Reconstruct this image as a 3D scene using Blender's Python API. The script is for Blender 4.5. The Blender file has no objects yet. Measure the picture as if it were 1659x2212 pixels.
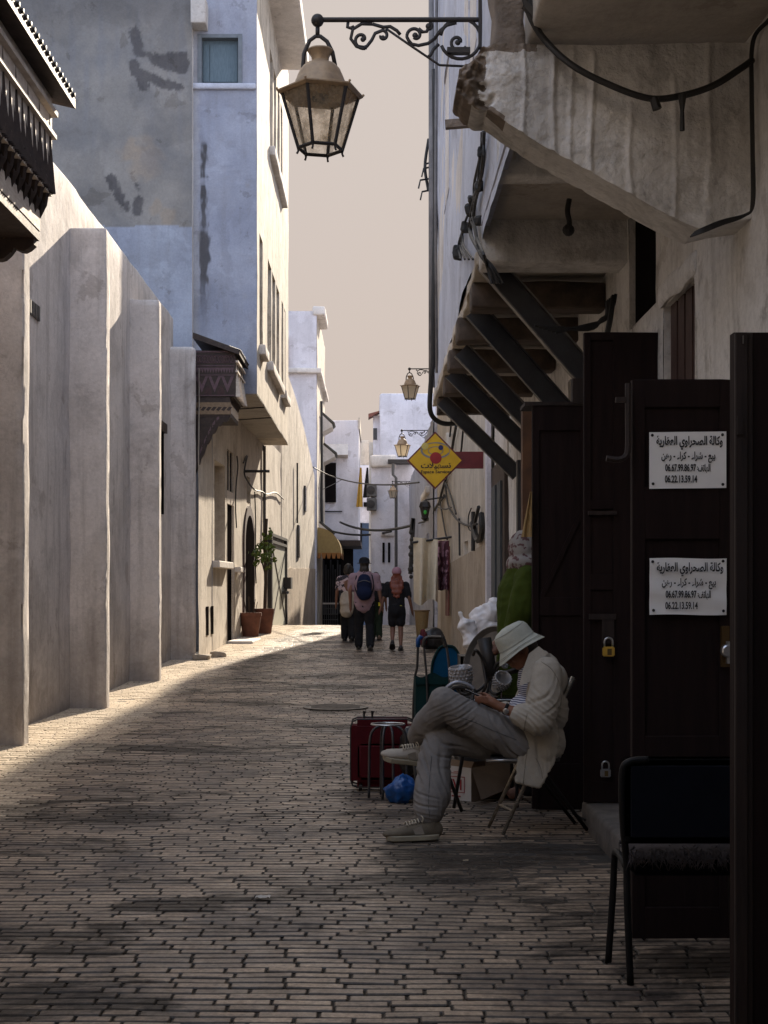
import bpy, bmesh, math, random
import numpy as np
from mathutils import Vector, Matrix, noise
R = math.radians
SC = bpy.context.scene
COL = SC.collection
random.seed(7)
# ------------------------------------------------------------------ camera, sky, sun, exposure
cam_d = bpy.data.cameras.new('camera'); cam = bpy.data.objects.new('camera', cam_d); COL.objects.link(cam)
cam.location = (0, 0, 1.5); cam.rotation_euler = (R(90), 0, 0)
cam_d.lens = 48.82; cam_d.sensor_width = 36; cam_d.sensor_fit = 'AUTO'
cam_d.shift_x = 0.00836; cam_d.shift_y = 0.0719
cam_d.clip_end = 2000; cam_d.clip_start = .05
SC.camera = cam
SKZ, SKB, SKG = .8, 3.9, 6.5
SKA, SKM = .42, (2.86, 2.53, 2.34)
SUN = Vector((.2, 1, .47)).normalized()
world = bpy.data.worlds.new("World"); SC.world = world; world.use_nodes = True
wn = world.node_tree.nodes; wl = world.node_tree.links
sky = wn.new('ShaderNodeTexSky'); sky.sky_type = 'NISHITA'; sky.sun_disc = False
sky.sun_elevation = math.asin(SUN.z); sky.sun_rotation = math.atan2(SUN.x, SUN.y)
sky.dust_density = 2.5; sky.air_density = 1.0; sky.ozone_density = 1.5
bg = wn['Background']; bg.inputs['Strength'].default_value = .1
# thin bright overcast veil: the glare round the sun is rolled off softly, the rest keeps its blue
def vm(op, a, b):
    n = wn.new('ShaderNodeVectorMath'); n.operation = op
    for i, v in ((0, a), (1, b)):
        if isinstance(v, tuple): n.inputs[i].default_value = v
        else: wl.new(v, n.inputs[i])
    return n.outputs[0]
sk = sky.outputs[0]
veil = vm('DIVIDE', sk, vm('ADD', sk, (SKA, SKA, SKA)))
veil = vm('MULTIPLY', veil, SKM)
# the open sky overhead and behind the viewer, away from the glare, is the brighter and bluer part of the dome
wtc = wn.new('ShaderNodeTexCoord'); wsep = wn.new('ShaderNodeSeparateXYZ'); wl.new(wtc.outputs['Generated'], wsep.inputs[0])
def mr(v, a, b, c, d):
    n = wn.new('ShaderNodeMapRange'); n.interpolation_type = 'SMOOTHSTEP'
    for i, x in zip((1, 2, 3, 4), (a, b, c, d)): n.inputs[i].default_value = x
    wl.new(v, n.inputs[0]); return n.outputs[0]
amt = vm('ADD', mr(wsep.outputs['Z'], .42, .9, 0, SKZ), mr(wsep.outputs['Y'], .5, -.6, 0, SKB))
low = mr(wsep.outputs['Z'], .02, .42, 1, 0)
veil = vm('MULTIPLY', veil, vm('SUBTRACT', (1, 1, 1), vm('MULTIPLY', low, (.04, .085, .125))))        # warmer toward the horizon
dome = vm('ADD', veil, vm('MULTIPLY', amt, (.72, .92, 1.34)))
# broad bright aureole round the low sun, above the roofs
dp_ = wn.new('ShaderNodeVectorMath'); dp_.operation = 'DOT_PRODUCT'; wl.new(wtc.outputs['Generated'], dp_.inputs[0]); dp_.inputs[1].default_value = tuple(SUN)
glow = vm('MULTIPLY', mr(dp_.outputs['Value'], .55, 1, 0, SKG), mr(wsep.outputs['Z'], .41, .50, 0, 1))
wl.new(vm('ADD', dome, vm('MULTIPLY', glow, (1, .89, .76))), bg.inputs[0])
sl = bpy.data.lights.new('sun', 'SUN'); sl.energy = 5.0; sl.angle = R(.6); sl.color = (1, .86, .68)
sun = bpy.data.objects.new('sun', sl); COL.objects.link(sun); sun.location = (20, 60, 40)
sun.rotation_euler = (-SUN).to_track_quat('-Z', 'Y').to_euler()
SC.view_settings.view_transform = 'Standard'; SC.view_settings.look = 'None'
SC.view_settings.exposure = 1.25; SC.view_settings.gamma = 1
SC.cycles.max_bounces = 8; SC.cycles.diffuse_bounces = 5; SC.cycles.use_denoising = True
SC.cycles.sample_clamp_indirect = 4

# ------------------------------------------------------------------ helpers
FPX = 3000.0
def W(px, py, d):                       # a point seen at (px, py) of the 1659 px wide photograph, d metres ahead
    return Vector(((px - 811) * d / FPX, d, 1.5 + (1265 - py) * d / FPX))
def gz(y):                              # height of the street: level, rising to a crest, falling away
    if y <= 16: return 0.
    if y <= 38:
        t = (y - 16) / 22; return .40 * t * t * (3 - 2 * t)
    t = y - 38
    return .40 - .05 * t * t / (t + 3)
ORG = {}
def org(o): return ORG.get(o.name, Vector((0, 0, 0))) if o else Vector((0, 0, 0))
def tag(o, label=None, cat=None, group=None, kind=None):
    if label: o['label'] = label
    if cat: o['category'] = cat
    if group: o['group'] = group
    if kind: o['kind'] = kind
    return o
def thing(name, loc, label, cat, group=None):
    o = bpy.data.objects.new(name, None); o.empty_display_size = .1; COL.objects.link(o); o.location = loc
    ORG[o.name] = Vector(loc); return tag(o, label, cat, group)
def V(*a): return Vector(a)
class MB:
    def __init__(s): s.v = []; s.f = []; s.mi = []; s.cur = 0; s.col = None
    def add(s, vs, fs):
        n = len(s.v); s.v += [tuple(p) for p in vs]
        for f in fs: s.f.append(tuple(i + n for i in f)); s.mi.append(s.cur)
        return s
    def box(s, x0, x1, y0, y1, z0, z1):
        x0, x1 = sorted((x0, x1)); y0, y1 = sorted((y0, y1)); z0, z1 = sorted((z0, z1))
        return s.add([(x0,y0,z0),(x1,y0,z0),(x1,y1,z0),(x0,y1,z0),(x0,y0,z1),(x1,y0,z1),(x1,y1,z1),(x0,y1,z1)],
                     [(0,3,2,1),(4,5,6,7),(0,1,5,4),(1,2,6,5),(2,3,7,6),(3,0,4,7)])
    def obox(s, c, ax, ay, az):          # centre and three half-axis vectors
        c = Vector(c); ax = Vector(ax); ay = Vector(ay); az = Vector(az)
        if ax.cross(ay).dot(az) < 0: ax = -ax
        vs = [c - ax - ay - az, c + ax - ay - az, c + ax + ay - az, c - ax + ay - az,
              c - ax - ay + az, c + ax - ay + az, c + ax + ay + az, c - ax + ay + az]
        return s.add(vs, [(0,3,2,1),(4,5,6,7),(0,1,5,4),(1,2,6,5),(2,3,7,6),(3,0,4,7)])
    def beam(s, a, b, w, h, up=(0, 0, 1)):
        a = Vector(a); b = Vector(b); d = b - a; up = Vector(up)
        sx = d.cross(up).normalized(); sz = sx.cross(d).normalized()
        return s.obox((a + b) / 2, d / 2, sx * w / 2, sz * h / 2)
    def prism(s, poly, ext):             # closed 3D polygon pushed along ext
        ext = Vector(ext); n = len(poly); P = [Vector(p) for p in poly]
        nn = Vector((0, 0, 0))
        for i in range(n): nn += P[i].cross(P[(i + 1) % n])
        if nn.dot(ext) > 0: P = P[::-1]
        vs = P + [p + ext for p in P]
        fs = [tuple(range(n)), tuple(range(2 * n - 1, n - 1, -1))]
        fs += [(i, i + n, (i + 1) % n + n, (i + 1) % n) for i in range(n)]
        return s.add(vs, fs)
    def tube(s, pts, r, n=8, cap=True, closed=False, flat=None):
        P = [Vector(p) for p in pts]; m = len(P)
        rs = r if hasattr(r, '__len__') else [r] * m
        T = []
        for i in range(m):
            if closed: t = P[(i + 1) % m] - P[i - 1]
            else: t = P[min(i + 1, m - 1)] - P[max(i - 1, 0)]
            T.append(t.normalized() if t.length > 1e-9 else Vector((0, 0, 1)))
        a = Vector((0, 0, 1)) if abs(T[0].z) < .9 else Vector((1, 0, 0))
        u = T[0].cross(a).normalized(); vs = []
        for i in range(m):
            u = (u - T[i] * u.dot(T[i]));
            if u.length < 1e-6: u = T[i].orthogonal()
            u.normalize(); w = T[i].cross(u)
            for k in range(n):
                q = 2 * math.pi * k / n
                vs.append(P[i] + (u * math.cos(q) + w * math.sin(q) * (flat or 1)) * rs[i])
        fs = []
        for i in range(m if closed else m - 1):
            j = (i + 1) % m
            for k in range(n):
                fs.append((i * n + k, i * n + (k + 1) % n, j * n + (k + 1) % n, j * n + k))
        if cap and not closed:
            fs.append(tuple(range(n - 1, -1, -1))); fs.append(tuple((m - 1) * n + k for k in range(n)))
        return s.add(vs, fs)
    def lathe(s, prof, n=16, c=(0, 0, 0), axis=None, sx=1, sy=1, rot=0, cap=True):   # profile of (radius, height)
        c = Vector(c); M = Matrix.Identity(3)
        if axis is not None: M = Vector(axis).normalized().to_track_quat('Z', 'Y').to_matrix()
        vs = []
        for r, z in prof:
            for k in range(n):
                q = 2 * math.pi * k / n + rot
                vs.append(c + M @ Vector((r * math.cos(q) * sx, r * math.sin(q) * sy, z)))
        fs = []
        for i in range(len(prof) - 1):
            for k in range(n):
                fs.append((i * n + k, i * n + (k + 1) % n, (i + 1) * n + (k + 1) % n, (i + 1) * n + k))
        if cap:
            fs.append(tuple(range(n - 1, -1, -1))); fs.append(tuple((len(prof) - 1) * n + k for k in range(n)))
        return s.add(vs, fs)
    def ball(s, c, r, n=12, m=8, M=None):
        r = Vector(r) if hasattr(r, '__len__') else Vector((r, r, r)); c = Vector(c); vs = []; fs = []
        for i in range(1, m):
            t = math.pi * i / m
            for k in range(n):
                q = 2 * math.pi * k / n
                p = Vector((r.x * math.sin(t) * math.cos(q), r.y * math.sin(t) * math.sin(q), -r.z * math.cos(t)))
                vs.append(c + (M @ p if M else p))
        e = Vector((0, 0, r.z)); e = M @ e if M else e
        vs += [c - e, c + e]; b = len(vs) - 2
        for i in range(m - 2):
            for k in range(n): fs.append((i*n+k, i*n+(k+1) % n, (i+1)*n+(k+1) % n, (i+1)*n+k))
        for k in range(n):
            fs.append((b, (k + 1) % n, k)); fs.append((b + 1, (m-2)*n+k, (m-2)*n+(k+1) % n))
        return s.add(vs, fs)
    def grid(s, fn, nu, nv, flip=False):       # fn(u, v) -> point, u v in 0..1
        vs = [fn(i / nu, j / nv) for j in range(nv + 1) for i in range(nu + 1)]
        w = nu + 1
        fs = [(j*w+i, j*w+i+1, (j+1)*w+i+1, (j+1)*w+i) for j in range(nv) for i in range(nu)]
        if flip: fs = [f[::-1] for f in fs]
        return s.add(vs, fs)
    def lumpy(s, x0, x1, y0, y1, z0, z1, step=.12, amp=.01, rnd=.02, fr=2.5, seed=0, fmin=1, chip=0):
        """plastered block: subdivided box with soft edges and an uneven surface"""
        nx = max(fmin, int(round((x1 - x0) / step))) + 2; ny = max(fmin, int(round((y1 - y0) / step))) + 2; nz = max(fmin, int(round((z1 - z0) / step))) + 2
        def ax(a, b, n): e = min(rnd, (b - a) * .3); return [a, a + e] + [a + e + (b - a - 2 * e) * i / (n - 2) for i in range(1, n - 2)] + [b - e, b]
        X, Y, Z = ax(x0, x1, nx), ax(y0, y1, ny), ax(z0, z1, nz)
        idx = {}; vs = []; fs = []
        def g(i, j, k):
            key = (i, j, k)
            if key in idx: return idx[key]
            p = Vector((X[i], Y[j], Z[k]))
            ei = i in (0, len(X) - 1); ej = j in (0, len(Y) - 1); ek = k in (0, len(Z) - 1)
            n = Vector(((-1 if i == 0 else 1) if ei else 0, (-1 if j == 0 else 1) if ej else 0, (-1 if k == 0 else 1) if ek else 0))
            c = ei + ej + ek
            if c >= 2: p -= n * rnd * (.29 if c == 2 else .42)
            q = p * fr + Vector((seed * 3.1, 0, 0))
            p += noise.noise_vector(q) * amp + noise.noise_vector(q * 3.7) * amp * .35
            if c >= 2 and chip: p -= n * max(0, noise.noise(p*3.1 + Vector((seed*7.7, 0, 0))) - .12) * chip
            idx[key] = len(vs); vs.append(p); return idx[key]
        I, J, K = len(X) - 1, len(Y) - 1, len(Z) - 1
        for i in range(I):
            for j in range(J):
                fs.append((g(i,j,0), g(i,j+1,0), g(i+1,j+1,0), g(i+1,j,0)))
                fs.append((g(i,j,K), g(i+1,j,K), g(i+1,j+1,K), g(i,j+1,K)))
        for i in range(I):
            for k in range(K):
                fs.append((g(i,0,k), g(i+1,0,k), g(i+1,0,k+1), g(i,0,k+1)))
                fs.append((g(i,J,k), g(i,J,k+1), g(i+1,J,k+1), g(i+1,J,k)))
        for j in range(J):
            for k in range(K):
                fs.append((g(0,j,k), g(0,j,k+1), g(0,j+1,k+1), g(0,j+1,k)))
                fs.append((g(I,j,k), g(I,j+1,k), g(I,j+1,k+1), g(I,j,k+1)))
        return s.add(vs, fs)
    def facade(s, O, U, N, ul, zl, openings=(), depth=.2, back=False, step=None, amp=0):
        """wall face from O along U (ul long) and up (zl high), normal N, real recesses cut for the openings (u0,u1,z0,z1)"""
        O = Vector(O); U = Vector(U).normalized(); N = Vector(N).normalized(); Z = Vector((0, 0, 1))
        us = sorted({0, ul, *[o[0] for o in openings], *[o[1] for o in openings]})
        zs = sorted({0, zl, *[o[2] for o in openings], *[o[3] for o in openings]})
        if step:
            def sub(a):
                out = []
                for p, q in zip(a, a[1:]):
                    n = max(1, int((q - p) / step)); out += [p + (q - p) * i / n for i in range(n)]
                return out + [a[-1]]
            us, zs = sub(us), sub(zs)
        idx = {}; vs = []; fs = []; flip = U.cross(Z).dot(N) < 0
        def g(i, k):
            if (i, k) not in idx:
                p = O + U * us[i] + Z * zs[k]
                if amp: p = p + N * (noise.noise(p * .9) * amp + noise.noise(p * 3.3) * amp * .4)
                idx[(i, k)] = len(vs); vs.append(p)
            return idx[(i, k)]
        for i in range(len(us) - 1):
            for k in range(len(zs) - 1):
                cu, cz = (us[i] + us[i+1]) / 2, (zs[k] + zs[k+1]) / 2
                if any(o[0] < cu < o[1] and o[2] < cz < o[3] for o in openings): continue
                f = (g(i,k), g(i+1,k), g(i+1,k+1), g(i,k+1)); fs.append(f[::-1] if flip else f)
        s.add(vs, fs)
        for o in openings:
            d = o[4] if len(o) > 4 else depth
            a = [O + U*o[0] + Z*o[2], O + U*o[1] + Z*o[2], O + U*o[1] + Z*o[3], O + U*o[0] + Z*o[3]]
            b = [p - N * (d + .02) for p in a]; fs = []
            for i in range(4):
                j = (i + 1) % 4; f = (i, i + 4, j + 4, j); fs.append(f if not flip else f[::-1])
            s.add([p + N * .002 for p in a] + b, fs)
            if back: f = (4, 5, 6, 7); s.add(a + b, [f[::-1] if flip else f])
        return s
    def build(s, name, mat, parent=None, smooth=False, bevel=0, seg=1, auto=None, loc=None):
        me = bpy.data.meshes.new(name)
        o0 = org(parent) if parent else (Vector(loc) if loc is not None else Vector((0, 0, 0)))
        me.from_pydata([(p[0]-o0.x, p[1]-o0.y, p[2]-o0.z) for p in s.v], [], s.f)
        mats = mat if isinstance(mat, (list, tuple)) else [mat]
        for m in mats: me.materials.append(m)
        if any(s.mi): me.polygons.foreach_set('material_index', s.mi)
        if s.col is not None:
            ca = me.color_attributes.new('Col', 'FLOAT_COLOR', 'POINT')
            ca.data.foreach_set('color', np.asarray(s.col, dtype=np.float32).ravel())
        if bevel:
            bm = bmesh.new(); bm.from_mesh(me); bmesh.ops.remove_doubles(bm, verts=bm.verts, dist=1e-5)
            es = [e for e in bm.edges if len(e.link_faces) == 2 and e.calc_face_angle(0) > .5]
            bmesh.ops.bevel(bm, geom=es, offset=bevel, segments=seg, affect='EDGES', clamp_overlap=True); bm.to_mesh(me); bm.free()
        me.update()
        if smooth:
            me.polygons.foreach_set('use_smooth', [True] * len(me.polygons))
            if auto: me.set_sharp_from_angle(angle=R(auto))
        o = bpy.data.objects.new(name, me); COL.objects.link(o)
        if parent: o.parent = parent; ORG[o.name] = o0
        elif loc is not None: o.location = loc; ORG[o.name] = o0
        return o
def dup_tree(o, parent=None, off=None):
    c = o.copy(); COL.objects.link(c)
    if parent: c.parent = parent
    for ch in list(o.children): dup_tree(ch, c)
    return c
def arc(c, r, a0, a1, n, plane='xz'):
    out = []
    for i in range(n + 1):
        q = R(a0 + (a1 - a0) * i / n); a, b = r * math.cos(q), r * math.sin(q)
        c_ = Vector(c); out.append(c_ + (V(a, 0, b) if plane == 'xz' else V(a, b, 0) if plane == 'xy' else V(0, a, b)))
    return out
def spline(pts, n=8):
    P = [Vector(p) for p in pts]; P = [2*P[0]-P[1]] + P + [2*P[-1]-P[-2]]; out = []
    for i in range(1, len(P) - 2):
        for k in range(n):
            t = k / n; a, b, c, d = P[i-1], P[i], P[i+1], P[i+2]
            out.append(.5*((2*b) + (c-a)*t + (2*a-5*b+4*c-d)*t*t + (3*b-a-3*c+d)*t**3))
    out.append(P[-2]); return out
def sag(a, b, s, n=14):
    a, b = Vector(a), Vector(b)
    return [a.lerp(b, i / n) - V(0, 0, s * 4 * (i / n) * (1 - i / n)) for i in range(n + 1)]

# ------------------------------------------------------------------ materials
def nt(name):
    m = bpy.data.materials.new(name); m.use_nodes = True
    N = m.node_tree.nodes; L = m.node_tree.links; b = N['Principled BSDF']; return m, N, L, b
def c4(c): return (c[0], c[1], c[2], 1)
def _noise(N, L, co, scale, detail=4, rough=.55, mapping=None, dist=0):
    t = N.new('ShaderNodeTexNoise'); t.inputs['Scale'].default_value = scale; t.inputs['Detail'].default_value = detail
    t.inputs['Roughness'].default_value = rough; t.inputs['Distortion'].default_value = dist
    if mapping:
        mp = N.new('ShaderNodeMapping'); mp.inputs['Scale'].default_value = mapping; L.new(co, mp.inputs[0]); co = mp.outputs[0]
    L.new(co, t.inputs['Vector']); return t.outputs['Fac']
def _ramp(N, L, fac, a, b, ca=(0,0,0), cb=(1,1,1)):
    r = N.new('ShaderNodeValToRGB'); e = r.color_ramp.elements
    e[0].position = a; e[0].color = c4(ca); e[1].position = b; e[1].color = c4(cb); L.new(fac, r.inputs[0]); return r.outputs[0]
def _mix(N, L, fac, a, b, mode='MIX'):
    m = N.new('ShaderNodeMix'); m.data_type = 'RGBA'; m.blend_type = mode
    for v, i in ((fac, 0), (a, 6), (b, 7)):
        if isinstance(v, (int, float)): m.inputs[i].default_value = v
        elif isinstance(v, tuple): m.inputs[i].default_value = c4(v)
        else: L.new(v, m.inputs[i])
    return m.outputs[2]
def _bump(N, L, b, h, dist, strength=1.0, prev=None):
    n = N.new('ShaderNodeBump'); n.inputs['Distance'].default_value = dist; n.inputs['Strength'].default_value = strength
    L.new(h, n.inputs['Height'])
    if prev is not None: L.new(prev, n.inputs['Normal'])
    L.new(n.outputs[0], b.inputs['Normal']); return n.outputs[0]
def plaster(name, c1, c2, dirt=(.12,.1,.085), dirt_amt=.5, streak=.5, bump=.012, sc=1.2, rough=.9, lo=.5, hi=.75, attr=False, foot=0, crack=0):
    m, N, L, b = nt(name); tc = N.new('ShaderNodeTexCoord').outputs['Object']
    big = _noise(N, L, tc, sc, 6, .6); col = _mix(N, L, _ramp(N, L, big, .35, .68), c1, c2)
    if attr:
        at = N.new('ShaderNodeAttribute'); at.attribute_name = 'Col'
        col = _mix(N, L, 1.0, _mix(N, L, _ramp(N, L, big, .3, .7), (.82,.82,.82), (1,1,1)), at.outputs['Color'], 'MULTIPLY')
    pt = _ramp(N, L, _noise(N, L, tc, .62, 5, .62, None, .4), .515, .545); pt2 = _ramp(N, L, _noise(N, L, tc, 1.7, 6, .66, None, .3), .60, .625)
    col = _mix(N, L, 1., col, _mix(N, L, pt, (1,1,1), (.89,.885,.88)), 'MULTIPLY'); col = _mix(N, L, 1., col, _mix(N, L, pt2, (1,1,1), (.80,.785,.77)), 'MULTIPLY')   # repainted and flaked areas
    ck = _noise(N, L, tc, 2.1, 9, .7, None, 1.2); ckr = N.new('ShaderNodeMapRange'); ab = N.new('ShaderNodeMath'); ab.operation = 'SUBTRACT'; L.new(ck, ab.inputs[0]); ab.inputs[1].default_value = .5; a2 = N.new('ShaderNodeMath'); a2.operation = 'ABSOLUTE'; L.new(ab.outputs[0], a2.inputs[0]); L.new(a2.outputs[0], ckr.inputs[0]); ckr.inputs[1].default_value = 0; ckr.inputs[2].default_value = .0035; ckr.inputs[3].default_value = .45; ckr.inputs[4].default_value = 0
    col = _mix(N, L, ckr.outputs[0], col, tuple(x*.7 for x in dirt))                                    # hairline cracks
    st = _noise(N, L, tc, 1.0, 5, .65, (5.5, 5.5, .35)); 
    col = _mix(N, L, _mix(N, L, streak, (0,0,0), _ramp(N, L, st, .5, .8)), col, dirt)
    bl = _noise(N, L, tc, 2.3, 8, .72, None, .6); col = _mix(N, L, _mix(N, L, dirt_amt, (0,0,0), _ramp(N, L, bl, lo, hi)), col, dirt)
    fine = _noise(N, L, tc, 26, 4, .6); col = _mix(N, L, _ramp(N, L, fine, .3, .75, (.86,.86,.86), (1.04,1.04,1.04)), (0,0,0), col, 'MIX') if False else col
    col = _mix(N, L, 1.0, col, _ramp(N, L, fine, .25, .7, (.84,.84,.84), (1,1,1)), 'MULTIPLY')
    if foot:                                     # splashed dirt at the foot of the wall
        sx = N.new('ShaderNodeSeparateXYZ'); L.new(tc, sx.inputs[0]); ad = N.new('ShaderNodeMath'); ad.operation = 'MULTIPLY_ADD'
        L.new(_noise(N, L, tc, 3.5, 7, .7), ad.inputs[0]); ad.inputs[1].default_value = -foot*3.2; zs_ = N.new('ShaderNodeMath'); zs_.operation = 'MULTIPLY_ADD'; L.new(sx.outputs['Z'], zs_.inputs[0]); zs_.inputs[1].default_value = .8; zs_.inputs[2].default_value = foot*1.5; L.new(zs_.outputs[0], ad.inputs[2])
        col = _mix(N, L, _ramp(N, L, ad.outputs[0], 0, 1, (.5,.5,.5), (0,0,0)), col, tuple(x*.8 for x in dirt))
    L.new(col, b.inputs['Base Color']); b.inputs['Roughness'].default_value = rough; b.inputs['Specular IOR Level'].default_value = .25
    n1 = _bump(N, L, b, _noise(N, L, tc, 5, 6, .6), bump * 1.6, .5); _bump(N, L, b, _noise(N, L, tc, 42, 4, .6), bump * .35, .5, n1)
    return m
def simple(name, c, rough=.6, metal=0, c2=None, sc=8, bump=0, spec=.5, mapping=None, lo=.35, hi=.68, bsc=None, alpha=1, trans=0, sheen=0, coat=0):
    m, N, L, b = nt(name); tc = N.new('ShaderNodeTexCoord').outputs['Object']
    c2 = c2 or tuple(x * .78 for x in c)
    n = _noise(N, L, tc, sc, 6, .62, mapping); L.new(_mix(N, L, _ramp(N, L, n, lo, hi), c, c2), b.inputs['Base Color'])
    b.inputs['Roughness'].default_value = rough; b.inputs['Metallic'].default_value = metal; b.inputs['Specular IOR Level'].default_value = spec
    rr = _ramp(N, L, n, .2, .8, (max(0, rough-.08),)*3, (min(1, rough+.1),)*3); L.new(rr, b.inputs['Roughness'])
    if bump: _bump(N, L, b, _noise(N, L, tc, bsc or sc * 4, 5, .6, mapping), bump, .7)
    if trans: b.inputs['Transmission Weight'].default_value = trans
    if alpha < 1: b.inputs['Alpha'].default_value = alpha
    if sheen: b.inputs['Sheen Weight'].default_value = sheen
    return m
def cloth(name, c, c2=None, weave=420, bump=.0006, rough=.92, fold=.004, fsc=14):
    m, N, L, b = nt(name); tc = N.new('ShaderNodeTexCoord').outputs['Object']
    c2 = c2 or tuple(x * .8 for x in c)
    n = _noise(N, L, tc, 9, 6, .65); f = _noise(N, L, tc, weave, 2, .5)
    col = _mix(N, L, _ramp(N, L, n, .3, .7), c, c2); col = _mix(N, L, 1., col, _ramp(N, L, f, .3, .7, (.84,.84,.84), (1.06,1.06,1.06)), 'MULTIPLY')
    L.new(col, b.inputs['Base Color']); b.inputs['Roughness'].default_value = rough; b.inputs['Specular IOR Level'].default_value = .15
    n1 = _bump(N, L, b, _noise(N, L, tc, fsc, 3, .5), fold, .6); _bump(N, L, b, f, bump, .3, n1)
    return m
M = {}
M['wall_white'] = plaster('white_plaster', (.74,.69,.64), (.62,.575,.53), (.25,.21,.175), .22, .32)
M['wall_left'] = plaster('buttress_plaster', (.70,.645,.61), (.57,.53,.505), (.17,.145,.13), .48, .6, bump=.014, lo=.52, hi=.78, foot=.5)
M['wall_blue'] = plaster('bluish_limewash', (.6,.62,.69), (.5,.52,.6), (.22,.22,.24), .15, .22)
M['wall_face'] = plaster('weathered_cream_plaster', (.66,.60,.51), (.52,.46,.38), (.11,.085,.065), .6, .95, lo=.48, hi=.72)
M['wall_paint'] = plaster('stained_plaster', (.6,.58,.55), (.5,.49,.47), (.2,.18,.16), .25, .3, attr=True)
M['wall_low'] = plaster('street_front_plaster', (.64,.575,.49), (.53,.47,.395), (.22,.175,.135), .5, .6)
M['wall_dado'] = plaster('rough_dado', (.42,.36,.29), (.3,.26,.21), (.14,.11,.09), .6, .4, bump=.03)
M['wall_right'] = plaster('grey_white_plaster', (.76,.745,.725), (.64,.625,.605), (.07,.06,.052), .75, .5, bump=.045, lo=.53, hi=.74)
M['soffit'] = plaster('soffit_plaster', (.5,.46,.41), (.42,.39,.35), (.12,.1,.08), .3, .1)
M['wall_house'] = plaster('cream_house_wall', (.64,.57,.48), (.54,.48,.40), (.24,.2,.16), .4, .5)
M['wall_lav'] = plaster('lavender_white_wall', (.7,.68,.72), (.62,.6,.64), (.3,.29,.3), .2, .25)
M['wall_deep'] = plaster('blue_wall', (.065,.095,.16), (.05,.078,.135), (.1,.14,.22), .3, .3)
M['rubble'] = plaster('bare_rubble', (.27,.22,.18), (.17,.143,.12), (.07,.058,.05), .7, .1, bump=.05, sc=6)
M['dark'] = simple('dark_interior', (.012,.01,.01), .95, spec=.0)
M['iron'] = simple('wrought_iron', (.02,.019,.02), .55, .3, (.035,.028,.024), 20, .0008)
M['steel'] = simple('grey_steel_channel', (.05,.052,.06), .5, .55, (.035,.035,.04), 6, .001)
M['joist'] = simple('old_joist_wood', (.11,.08,.06), .85, 0, (.04,.03,.024), 6, .004, mapping=(1, 6, 1))
M['door_wood'] = simple('brown_painted_door', (.014,.0066,.0062), .75, 0, (.0095,.0047,.0046), 3, .002, spec=.18, mapping=(8, 8, .6))
def worn_door():
    m = M['door_wood']; N = m.node_tree.nodes; L = m.node_tree.links; b = N['Principled BSDF']; src = b.inputs['Base Color'].links[0].from_socket
    tc = N.new('ShaderNodeTexCoord').outputs['Object']; chips = _ramp(N, L, _noise(N, L, tc, 26, 8, .75), .68, .74); scr = _ramp(N, L, _noise(N, L, tc, 1, 6, .7, (60, 60, 2.2)), .63, .70)
    c = _mix(N, L, chips, src, (.05,.03,.025)); c = _mix(N, L, _mix(N, L, .5, (0,0,0), scr), c, (.028,.016,.014)); L.new(c, b.inputs['Base Color'])
worn_door()
M['door_edge'] = simple('brown_lit_door_edge', (.02,.0095,.007), .75, 0, (.011,.0055,.0045), 4, .002, mapping=(8, 8, .6))  # browner trim tone, with the orange light on door edges painted in
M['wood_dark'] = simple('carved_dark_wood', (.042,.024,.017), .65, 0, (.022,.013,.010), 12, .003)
M['wood_lit'] = simple('sun_lightened_wood', (.66,.59,.51), .7, 0, (.50,.42,.34), 9, .004, mapping=(1, 1, 4))  # pale copy of the dark wood, sunlight painted into the colour
M['tile_green'] = simple('dull_green_roof_tile', (.05,.042,.03), .6, 0, (.03,.027,.02), 14, .004)
M['paint_mauve'] = simple('mauve_paint', (.13,.075,.09), .7, 0, (.085,.05,.058), 30)
M['paint_red'] = simple('oxblood_paint', (.055,.022,.022), .7, 0, (.035,.016,.016), 22)
M['paint_cream'] = simple('cream_paint', (.24,.165,.10), .7, 0, (.16,.11,.065), 24)
M['shutter'] = simple('blue_grey_shutter', (.12,.17,.2), .7, 0, (.09,.13,.155), 9, .002, mapping=(6, 6, 1))
M['shutter_brown'] = simple('brown_shutter', (.06,.028,.022), .7, 0, (.04,.02,.017), 9, .002, mapping=(6, 6, 1))
M['glass_dark'] = simple('dark_window_glass', (.02,.02,.022), .2, 0, spec=.5)
M['cable'] = simple('black_cable', (.016,.015,.015), .6)
M['cable_grey'] = simple('grey_cable', (.09,.085,.08), .6)
# ------------------------------------------------------------------ ground and paving
mb = MB()
ys = list(np.arange(-30, 70, 1.0)) + [80, 100, 140, 200, 300]
def gfn(i, j):
    xs = [-300, -60, -15, -4.4, -2, 0, 2.4, 8, 60, 300]
    return (xs[i], ys[j], gz(ys[j]) - .009 if ys[j] < 80 else gz(80))
nv = [gfn(i, j) for j in range(len(ys)) for i in range(10)]
mb.add(nv, [(j*10+i, j*10+i+1, (j+1)*10+i+1, (j+1)*10+i) for j in range(len(ys)-1) for i in range(9)])
M['mortar'] = simple('dark_joint_grit', (.05,.042,.034), .95, 0, (.03,.026,.022), 12, .01)
tag(mb.build('ground', M['mortar']), kind='structure')

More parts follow.
